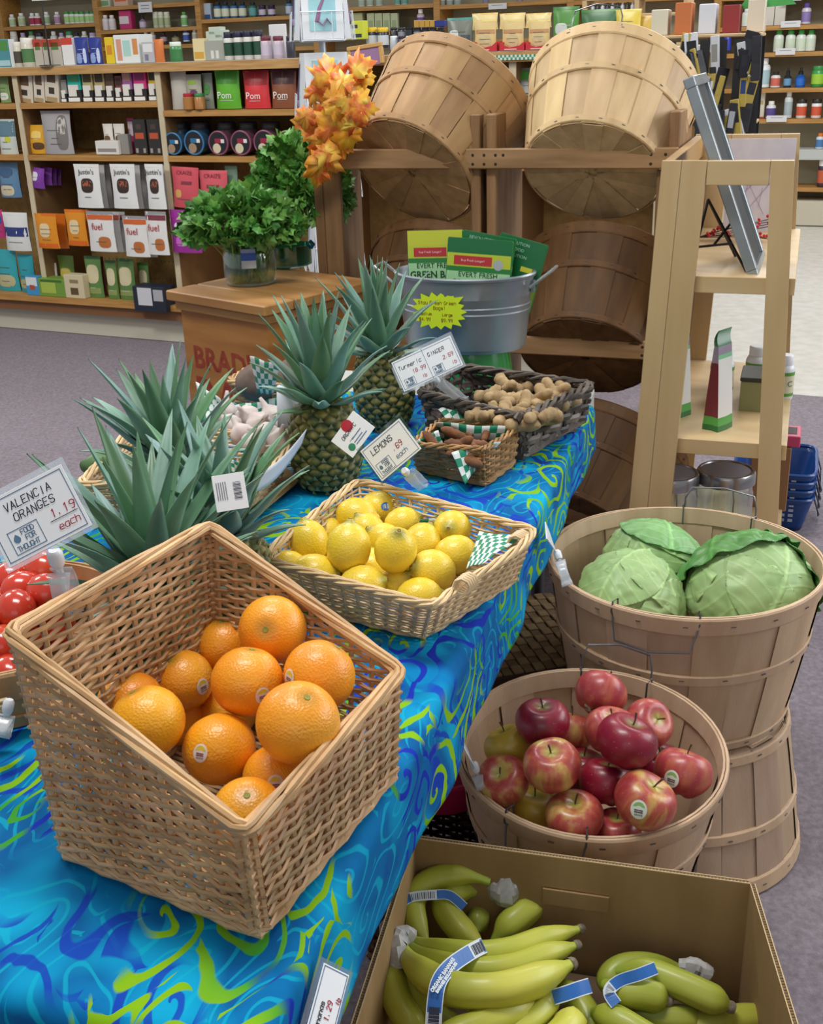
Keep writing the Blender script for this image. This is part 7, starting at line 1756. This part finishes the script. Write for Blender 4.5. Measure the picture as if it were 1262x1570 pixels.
for i, (dx, dy, dz, R_, q) in enumerate(((-.035, -.03, .085, .046, 'large round brown root in front of the reddish basket rim'), (.035, .02, .085, .042, 'round brown root at the back of the reddish basket'), (.03, -.05, .05, .035, 'small brown root behind the first pineapple'))):
    p = rc+V((dx, dy, dz)); mb = MB(); mb.grid(lambda u, v: p+V((math.sin(v*PI)*math.cos(u*2*PI)*1.08, math.sin(v*PI)*math.sin(u*2*PI), -math.cos(v*PI)*.86))*R_*(1+.05*noisev((u*4, v*4, i), 1.5)), 28, 18, cu=True)
    tag(mb.build('root_vegetable', rootm, None, angle=0), q, 'vegetable')
# green squash in the long wicker basket
p = [atz(x, y, .80) for x, y in ((128, 716), (150, 708), (175, 706), (200, 712))]
mb = MB(); mb.tube(p, [.010, .017, .018, .014], 12); tag(mb.build('zucchini', M('5a7a4a', .5, '48683c', 12), None, angle=0), 'dull green zucchini lying in the long basket behind the left leaves', 'zucchini')

# checked papers
def pq(a_, b_, c_, d_, bulge=(0, 0, 0)):
    A_, B_, C_, D_ = [V(q) for q in (a_, b_, c_, d_)]
    return lambda u, v: A_*(1-u)*(1-v)+B_*u*(1-v)+C_*u*v+D_*(1-u)*v+V(bulge)*math.sin(u*PI)*math.sin(v*PI)+V((0, 0, .0015*math.sin(u*9+v*5)))
cheq('checked_paper', 'green and white checked paper folded out over the right rim of the lemon basket', pq(atz(715, 872, .80), atz(735, 815, .80), atz(802, 822, .812), atz(742, 862, .812), (0, 0, .006)), 14, 18)
cheq('checked_paper', 'strip of checked paper standing behind the lemons along the far right', pq(atz(640, 806, .775), atz(705, 815, .78), atz(712, 800, .80), atz(645, 795, .79)), 10, 4)
tq2 = [atz(672, 648, .782), atz(785, 660, .782), atz(742, 688, .782), atz(640, 684, .782)]
cheq('checked_paper', 'checked paper lining the back of the small turmeric basket', pq(atz(668, 648, .80), atz(788, 655, .80), atz(775, 690, .75), atz(672, 675, .75), (0, -.01, -.005)), 20, 8)
cheq('checked_paper', 'pointed flap of checked paper hanging over the front of the turmeric basket', pq(atz(692, 694, .787), atz(768, 678, .795), atz(745, 700, .76)-TA*.012, atz(716, 738, .742)-TA*.012), 14, 8)
cheq('checked_paper', 'checked paper on the left side of the turmeric basket', pq(atz(636, 678, .80), atz(672, 660, .80), atz(680, 682, .77), atz(650, 692, .77)), 10, 6)
cheq('checked_paper', 'checked paper tucked in the front of the dark ginger basket', pq(atz(672, 628, .795), atz(706, 615, .80), atz(722, 640, .785), atz(690, 650, .785), (0, 0, .008)), 8, 8)
cheq('checked_paper', 'checked paper lining the back of the garlic basket', pq(atz(358, 622, .80), atz(430, 610, .805), atz(432, 645, .76), atz(360, 655, .76)), 16, 6)
cheq('checked_paper', 'checked paper standing up at the left of the garlic basket', pq(atz(300, 585, .84), atz(338, 612, .83), atz(345, 640, .79), atz(310, 645, .79)), 10, 8)
cheq('checked_paper', 'checked paper along the front of the garlic basket', pq(atz(400, 690, .79), atz(458, 668, .80), atz(452, 690, .765), atz(402, 706, .765)), 14, 5)
cheq('checked_paper', 'checked paper showing between the pineapple leaves and the long basket', pq(atz(332, 690, .82), atz(368, 712, .82), atz(372, 735, .79), atz(335, 740, .79)), 8, 10)
cheq('checked_paper', 'curved sheet of checked paper standing left of the brown roots', pq(atz(383, 546, .90), atz(428, 560, .90), atz(420, 603, .815), atz(396, 604, .815), (0, -.012, 0)), 12, 12)

# ================================================================ metal tub on green stand
tp_ = atz(722, 588, tz); tl_ = V((tp_.x, tp_.y+.03, tz))
gs = thing('green_bucket', 'shiny green upturned bucket carrying the metal tub', 'bucket', tl_)
MB().lathe([(.105, 0), (.106, .006), (.100, .01), (.088, .075), (.086, .082), (.001, .082)], 40, cap0=True).build('bucket_body', M('1a8a3a', .2, coat=.5), gs)
tub = thing('metal_tub', 'galvanised oval tub of green bag packets with ribs and wire handles', 'tub', tl_+V((-.01, -.01, .0835)), RT)
galv = M('8f979e', .38, 'a2a9ae', 9, metal=.75); ex, ey = 1.12, .82
pr = [(.112, 0), (.118, .003), (.124, .05), (.1275, .085), (.1305, .088), (.128, .092), (.1285, .098), (.1315, .101), (.129, .105), (.137, .158), (.141, .16), (.142, .165), (.138, .168), (.135, .163), (.122, .01), (.001, .008)]
MB().lathe(pr, 56, cap0=True, sx=ex, sy=ey).build('tub_body', galv, tub, angle=35)
for s_ in (1, -1):
    x = s_*.137*ex; MB().tube([(x, -.03, .14), (x+s_*.02, -.032, .155), (x+s_*.045, -.03, .175), (x+s_*.045, .03, .175), (x+s_*.02, .032, .155), (x, .03, .14)], .0035, 8).build('wire_handle', M('b0b4b4', .35, metal=.8), tub)
    MB().bbox(x-.004, x+.004, -.008, .008, .125, .15, .001).build('handle_bracket', galv, tub, smooth=False)
gpk = [((-.065, -.0, .095), -.04, .08, 'ev1', 'left green bag packet with a red and yellow header, standing in the tub', .13, .175), ((.035, -.045, .085), .05, -.05, 'ev2', 'front green bag packet with large lettering, standing in the tub', .145, .175),
       ((.03, -.0, .115), .16, -.1, 'ev3', 'dark green topped packet leaning right behind the front packet', .12, .15), ((.085, .03, .10), .25, -.15, 'ev4', 'rightmost packet leaning out behind the others', .11, .155)]
for (x, y, z), rol, tl2, k, q, w_, h_ in gpk:
    mm_ = WM[tub.name] @ Matrix.Translation((x, y, z-.02)) @ Matrix.Rotation(rol, 4, 'Y') @ Matrix.Rotation(-.1, 4, 'X')
    rt = thing('bag_packet', q, 'packet'); place(rt, mm_)
    MB().bbox(-w_/2, w_/2, 0, .012, 0, h_, .003).build('packet_body', M('2c7a3c', .22, coat=.3), rt, smooth=False)
    dkg = k in ('ev3', 'ev4'); ya = .62 if not dkg else .3
    bands = [(.0, .36, '26302c' if k == 'ev1' else '8fc48a'), (.36, .60, '9fcf9a'), (.60, .66, '2f7a3a'), (.66, .82, 'b9c43a'), (.82, 1.0, '1f6a3c' if k == 'ev2' else 'c4c83a')] if not dkg else [(0, .25, 'a8c84a'), (.25, .36, 'b9c43a'), (.36, 1.0, '1f6a3c')]
    for (a_, b_, c_) in bands: MB().box(-w_*.485, w_*.485, -.0006, 0, h_*a_, h_*b_).build('printed_panel', M(c_, .25, coat=.3), rt, smooth=False)
    X_ = Matrix.Rotation(PI/2, 4, 'X')
    if not dkg:
        MB().box(-w_*.38, w_*.2, -.0012, -.0006, h_*.68, h_*.79).build('printed_panel', M('b8343a', .3), rt, smooth=False)
        MB().lathe([(.011, 0), (.0001, .0002)], 16, mat=Matrix.Translation((w_*.3 if k == 'ev2' else -w_*.28, -.0008, h_*(.70 if k == 'ev2' else .2))) @ X_).build('seal', M('a8aeb0' if k == 'ev2' else 'a8b83a', .3), rt)
        type_mesh('EVERT FRESH', .0150, M('234a2c'), parent=rt, loc=Matrix.Translation((0, -.0014, h_*.565)) @ X_)
        type_mesh('GREEN BAGS', .0205, M('1f4a2a'), parent=rt, loc=Matrix.Translation((0, -.0014, h_*.455)) @ X_, font_bold=.0004)
        type_mesh('Stay Fresh Longer!', .007, M('e8c8c4'), parent=rt, loc=Matrix.Translation((-w_*.09, -.0016, h_*.735)) @ X_)
    else:
        for i_, s_ in enumerate(('REVOLUTION', 'IN FOOD', 'REVOLUTION')): type_mesh(s_, .0095, M('a8ccb8'), parent=rt, loc=Matrix.Translation((-w_*.12, -.0014, h_*(.92-.085*i_))) @ X_)
        MB().box(w_*.08, w_*.38, -.0012, -.0006, h_*.56, h_*.63).build('printed_panel', M('d4cc3a'), rt, smooth=False)
# star price tag
st = onplane(673, 477, tl_-TD*.125, TD); stt = thing('star_price_tag', 'neon yellow starburst price tag with red handwriting on the metal tub', 'price tag'); place(stt, frame(st, ND, z=-TD+V((0, 0, .12))) )
# local x right, y up, z toward viewer
n = 17; pts = []; r = RND(2)
for i in range(n*2):
    a_ = PI*i/n; k = 1.0 if i % 2 == 0 else .78; k *= r.uniform(.94, 1.06); sup = (abs(math.cos(a_))**4+abs(math.sin(a_))**4)**-.25
    pts.append((math.cos(a_)*.058*k*sup*1.02, math.sin(a_)*.037*k*sup*1.05))
MB().prism(pts, 0, .0006).build('tag_card', M('c8e01c', .6), stt, smooth=False)
mb = MB(); write(mb, 'Stay Fresh Green', -.046, .014, .0066, .0009, jit=.05, z=.0011, seed=3); write(mb, 'Bags!', -.012, .003, .0066, .0009, jit=.05, z=.0011); write(mb, 'medium', -.043, -.009, .0056, .0009, jit=.05, z=.0011); write(mb, 'Large', .008, -.010, .0056, .0009, jit=.05, z=.0011)
write(mb, '$4.99', -.043, -.021, .0062, .0009, jit=.05, z=.0011); write(mb, '$9.99', .006, -.022, .0062, .0009, jit=.05, z=.0011)
mb.build('handwriting', M('8a3a14', .6), stt, smooth=False)

# ================================================================ price signs on clips
ink = M('2a2c38', .5); redi = M('b02838', .5); bluei = M('5a7a9a', .5); white_ = M('f4f5f7', .4); clr = glass((238, 242, 245), .05, .3)
def sign(label, TLp, TRp, BLp, dz, contents, logo=None, name='price_sign', lean=.0, dtop=0.0, dr=0.0):
    bl = atd(BLp[0], BLp[1], dz); 
    tr = atd(TRp[0], TRp[1], dz+dtop+dr); tl = atd(TLp[0], TLp[1], dz+dtop)
    br = bl+(tr-tl); x = (tr-tl); y = (tl-bl); w_ = x.length; h_ = y.length
    root = thing(name, label, 'sign'); place(root, frame(bl, x, y=y))
    MB().bbox(0, w_, 0, h_, 0, .0008, .0002).build('card', white_, root, smooth=False)
    if logo is not None or 'bananas' in label: MB().box(-.004, w_+.004, -.004, h_+.006, -.0008, -.0004).build('plastic_sleeve', clr, root, smooth=False)
    mb = MB(); e = .045*h_; t = .0007; z0, z1 = .0009, .0011
    for q in ((e, w_-e, e, e+t), (e, w_-e, h_-e-t, h_-e), (e, e+t, e, h_-e), (w_-e-t, w_-e, e, h_-e)): mb.box(*q, z0, z1)
    if logo is not None or 'bananas' in label: mb.build('printed_border', bluei, root, smooth=False)
    for (txt, x_, y_, s_, c_) in contents:
        mb = MB(); write(mb, txt, x_*w_, y_*h_, s_*h_, max(.0008, .12*s_*h_), jit=.045, z=.0013, seed=len(txt), slant=.12)
        mb.build('handwriting', {'k': ink, 'r': redi, 'b': bluei}[c_], root, smooth=False)
    for lg in (logo or []):
        lx, ly, ls = lg; mb = MB(); X0, Y0, s_ = lx*w_, ly*h_, ls*h_
        for q in ((0, s_*1.35, 0, t), (0, s_*1.35, s_-t, s_), (0, t, 0, s_), (s_*1.35-t, s_*1.35, 0, s_)): mb.box(X0+q[0], X0+q[1], Y0+q[2], Y0+q[3], z0, z1)
        write(mb, 'FOOD', X0+s_*.55, Y0+s_*.70, s_*.2, .0008, z=.0012, adv=1.2); write(mb, 'FOR', X0+s_*.65, Y0+s_*.42, s_*.2, .0008, z=.0012, adv=1.2); write(mb, 'THOUGHT', X0+s_*.14, Y0+s_*.1, s_*.2, .0008, z=.0012, adv=1.15)
        mb.prism([(X0+s_*.14+s_*.15*(1+math.cos(k*PI/4)*(1 if k != 2 else .3)), Y0+s_*.42+s_*.17*(1+math.sin(k*PI/4)*(1.3 if k == 2 else .9))) for k in range(8)], z0, z1)
        mb.build('printed_logo', M('5f7f9c', .5), root, smooth=False)
    return root, w_, h_
def clip(label, top, bot, s_=1.0, tiltd=None):
    # clear plastic ball-joint clip from the card foot (top) down to the basket rim (bot)
    root = thing('sign_clip', label, 'clip', bot); T_, B_ = V(top)-V(bot), V((0, 0, 0)); d = T_.normalized(); side = d.cross(V((0, 1, 0))).normalized(); fw = side.cross(d)
    cp = M('dfe3e8', .12, alpha=.42, coat=.5)
    MB().lathe([(.0045*s_, -.004), (.006*s_, 0), (.006*s_, .009*s_), (.004*s_, .012*s_)], 12, cap0=True, cap1=True, mat=orientm(T_-d*.010*s_, d)).build('socket', M('d8dadf', .3), root)
    MB().tube([T_-d*.012*s_, T_-d*.02*s_], .003*s_, 8).build('neck', cp, root)
    L_ = T_.length
    for k, sg in enumerate((1, -1)):
        def fn(u, v):
            # jaw: bulging leg that closes at the bottom
            c = d*(L_-.018*s_)*(1-v)+fw*sg*(.0035+.010*math.sin(v*PI)**1.0*s_)*(1 if v < .85 else .6) - d*.008*v
            return c+side*(u-.5)*.017*s_*(1-.25*math.sin(v*PI))
        MB().grid(fn, 4, 14).build('jaw', cp, root, thick=.0022)
    return root
# oranges sign
sg, w_, h_ = sign('hand lettered VALENCIA ORANGES 1.19 each price sign clipped to the deep basket', (-21, 772), (106, 706), (15, 871), 1.06, [('VALENCIA', .24, .74, .115, 'k'), ('ORANGES', .29, .56, .115, 'k'), ('1.19', .66, .36, .12, 'r'), ('each', .68, .15, .105, 'r')], [(.14, .10, .36)])
mb = MB(); write(mb, '/', w_*.58, h_*.28, h_*.02, .001); mb = MB().box(w_*.62, w_*.94, h_*.31, h_*.32, .0011, .0013); mb.build('price_line', ink, sg, smooth=False)
ce = atd(83, 846, 1.06); cbt = atd(108, 930, 1.10)
clip('clear plastic clip holding the orange sign on the tall left rim', ce, cbt, 1.25)
c2_ = clip('small clear clip on the wicker scrap at the left photo edge', atz(14, 1075, .80), atz(6, 1118, .77), 1.0)
# lemon sign
sg, w_, h_ = sign('white LEMONS price sign clipped behind the shallow basket', (566, 684), (626, 633), (586, 738), 1.70, [('LEMONS', .16, .68, .15, 'k'), ('.69', .55, .42, .14, 'r'), ('each', .52, .20, .12, 'b')], [(.08, .08, .36)], dr=-.03)
clip('clear clip holding the lemon sign', atd(620, 722, 1.68), atz(648, 742, .80), 1.0)
# turmeric + ginger sign
sg, w_, h_ = sign('double price sign for turmeric and ginger leaning over the dark basket', (591, 562), (681, 520), (620, 601), 2.02, [('Turmeric', .06, .66, .12, 'k'), ('GINGER', .56, .68, .115, 'k'), ('18.99', .25, .42, .11, 'r'), ('2.59', .76, .42, .11, 'r'), ('lb', .36, .16, .1, 'r'), ('lb', .86, .16, .1, 'r')], [(.07, .08, .26), (.55, .08, .26)], dr=-.02)
MB().box(w_*.50, w_*.506, .0, h_, .0009, .0012).build('card_edge', bluei, sg, smooth=False)
clip('clear clip holding the ginger sign', atd(668, 582, 2.02), atz(712, 614, .80), 1.0)
# pineapple hang tag
sg, w_, h_ = sign('white hang tag with green and red print on the front pineapple', (522, 664), (556, 617), (541, 702), 1.74, [('ORGANIC', .22, .62, .13, 'k'), ('----', .3, .4, .06, 'k')], None, name='hang_tag', dr=-.01)
MB().lathe([(w_*.16, 0), (.0001, .0003)], 20, mat=Matrix.Translation((w_*.58, h_*.86, .0012))).build('red_emblem', M('b82a3a', .4), sg); MB().lathe([(w_*.1, 0), (.0001, .0003)], 16, mat=Matrix.Translation((w_*.22, h_*.25, .0012))).build('green_emblem', M('3a8a6a', .4), sg)
MB().box(w_*.35, w_*.8, h_*.16, h_*.19, .0011, .0013).box(w_*.35, w_*.7, h_*.26, h_*.29, .0011, .0013).box(w_*.38, w_*.75, h_*.4, h_*.43, .0011, .0013).build('printed_line', bluei, sg, smooth=False)
# bananas sign, cut by the photo's lower edge
sg, w_, h_ = sign('white bananas 1.29 per pound sign at the lower photo edge', (470, 1606), (512, 1449), (494, 1655), .93, [('bananas', .36, .62, .15, 'k'), ('1.29', .5, .34, .17, 'r'), ('lb', .68, .10, .13, 'r')], None, dr=.05)
# apple sign edge on, and cabbage tag
def slab(label, pts, z_, mats, name='price_sign'):
    P = [atd(x, y, d_) for x, y, d_ in pts]; o = MB().add(P, [(0, 1, 2, 3)]).build('card', mats, None, thick=.0015, smooth=False); o.name = name; return tag(o, label, 'sign')
slab('white sign clipped to the left rim of the apple basket, seen from its edge', [(679, 1092, 1.62), (700, 1112, 1.62), (738, 1196, 1.66), (712, 1150, 1.50)], 0, [M('d0d4da', .4, 'b8c0c8', 60)])
clip('clear clip on the left rim of the apple basket', atd(726, 1170, 1.60), atd(738, 1205, 1.60), 1.0)
slab('small white tag standing on the left rim of the cabbage basket', [(836, 800, 1.86), (843, 818, 1.86), (852, 846, 1.88), (838, 826, 1.80)], 0, [M('dfe3ea', .4)])
clip('clear clip on the left rim of the cabbage basket', atd(854, 846, 1.88), atd(868, 890, 1.85), 1.1)

# paper bits on the table
kb = [atz(392, 792, tz), atz(458, 738, tz), atz(420, 716, tz), atz(360, 770, tz)]
mb = MB()
for k in range(3):
    o_ = V((.004*k, -.003*k, 0)); vs = [p+o_+UP*(.0005+.003*k) for p in kb]+[p+o_+UP*(.003+.003*k) for p in kb]; mb.add(vs, [(0, 3, 2, 1), (4, 5, 6, 7), (0, 1, 5, 4), (1, 2, 6, 5), (2, 3, 7, 6), (3, 0, 4, 7)], tone=(1, .9, 1.05)[k])
tag(mb.build('paper_bags', M('a8875c', .7, tone=True), None, smooth=False), 'flat stack of brown paper bags under the left pineapple', 'paper bags')
# curled white sheet and bar code tag
A_, B_, C_, D_ = atz(372, 735, .85), atz(470, 658, .86), atz(462, 682, .83), atz(384, 758, .82)
tag(MB().grid(lambda u, v: A_*(1-u)*(1-v)+B_*u*(1-v)+C_*u*v+D_*(1-u)*v+V((0, -.01, -.012))*math.sin(u*PI), 12, 4).build('white_card', M('d4dae8', .5), None, thick=.0006), 'long curled white card between the left leaves and the tagged pineapple', 'card')
sg, w_, h_ = sign('grey tag with a bar code hanging from the left leaves', (336, 730), (385, 722), (333, 786), 1.27, [], None, name='bar_code_tag')
mb = MB()
for k in range(12): mb.box(w_*.62, w_*.86, h_*(.3+.04*k), h_*(.3+.04*k+(.012 if k % 3 else .024)), .0013, .0015)
for k in range(5): mb.box(w_*(.1+.07*k), w_*(.12+.07*k), h_*.3, h_*.8, .0013, .0014)
mb.build('bar_code', M('3a3c50', .5), sg, smooth=False)
cy_ = atz(448, 655, .80); MB_ = MB().lathe([(.026, 0), (.026, .075)], 24, mat=orientm(cy_, (.05, 0, 1)))
tag(MB_.build('paper_scroll', M('cdd4de', .5), None, thick=.0006), 'curled white paper standing in the garlic basket', 'paper')
# scrap of wicker and clip at the left edge
sw = atz(-10, 1108, .76); o = MB()
for k in range(7): o.tube([sw+V((-.05, -.01*k*.4, .004*k)), sw+V((.018+.002*(k % 3), .004, .006*k-.01))], .0026, 6)
tag(o.build('wicker_basket', wickl, None), 'corner of a low wicker basket cut by the left photo edge', 'basket')

# ================================================================ things under the table edge
def woven_box(label, c, w_, d_, h_, rot, mt, mt2, lid=True):
    root = thing('woven_box', label, 'box', c, Matrix.Rotation(rot, 3, 'Z')); mb = MB(); n = 14; m_ = 12
    for i in range(n):
        for j in range(m_):
            up_ = (i+j) % 2; x0 = -w_/2+w_*i/n; y0 = -d_/2+d_*j/m_; e = .0015
            mb.bbox(x0+e, x0+w_/n-e, y0, y0+d_/m_, h_, h_+(.005 if up_ else .0025), .001, tone=1.1 if up_ else .75)
    mb.build('woven_lid', mt, root, smooth=False)
    MB().bbox(-w_/2, w_/2, -d_/2, d_/2, 0, h_, .004).build('box_body', mt2, root, smooth=False); return root
bp1 = atz(830, 985, .34)
woven_box('tan woven-lid box beside the cloth under the table edge', V((bp1.x-.06, bp1.y+.04, .0065)), .30, .30, .33, .25, M('9a8260', .7, '846c4a', 30, tone=True), M('4a3020', .6, '3a2418', 5))
dc = atz(690, 1235, .27)
dB = [V((dc.x, dc.y, .0065))+ND*a_+TD*b_ for a_, b_ in ((-.12, -.10), (.08, -.10), (.08, .14), (-.12, .14))]
dR = [p+(p-V((dc.x, dc.y, .0065)))*.12+UP*.27 for p in dB]
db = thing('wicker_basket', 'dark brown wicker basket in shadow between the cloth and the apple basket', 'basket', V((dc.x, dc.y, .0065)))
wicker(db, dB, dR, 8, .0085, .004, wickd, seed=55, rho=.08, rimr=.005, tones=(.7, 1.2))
pt_ = V((dc.x-.01, dc.y+.03, .285)); ptub = thing('pink_tub', 'pink plastic tub sitting in the dark wicker basket', 'tub', pt_)
MB().lathe([(.075, 0), (.09, .055), (.098, .06), (.098, .066), (.088, .063), (.074, .005), (.001, .004)], 32, cap0=True).build('tub_body', M('c0245a', .35), ptub)
cheq('checked_paper', 'dark shaded checked paper sticking out of the pink tub', pq(pt_+V((-.05, .05, .055)), pt_+V((.06, .05, .055)), pt_+V((.07, .05, .13)), pt_+V((-.05, .05, .12)), (0, .01, 0)), 14, 8)
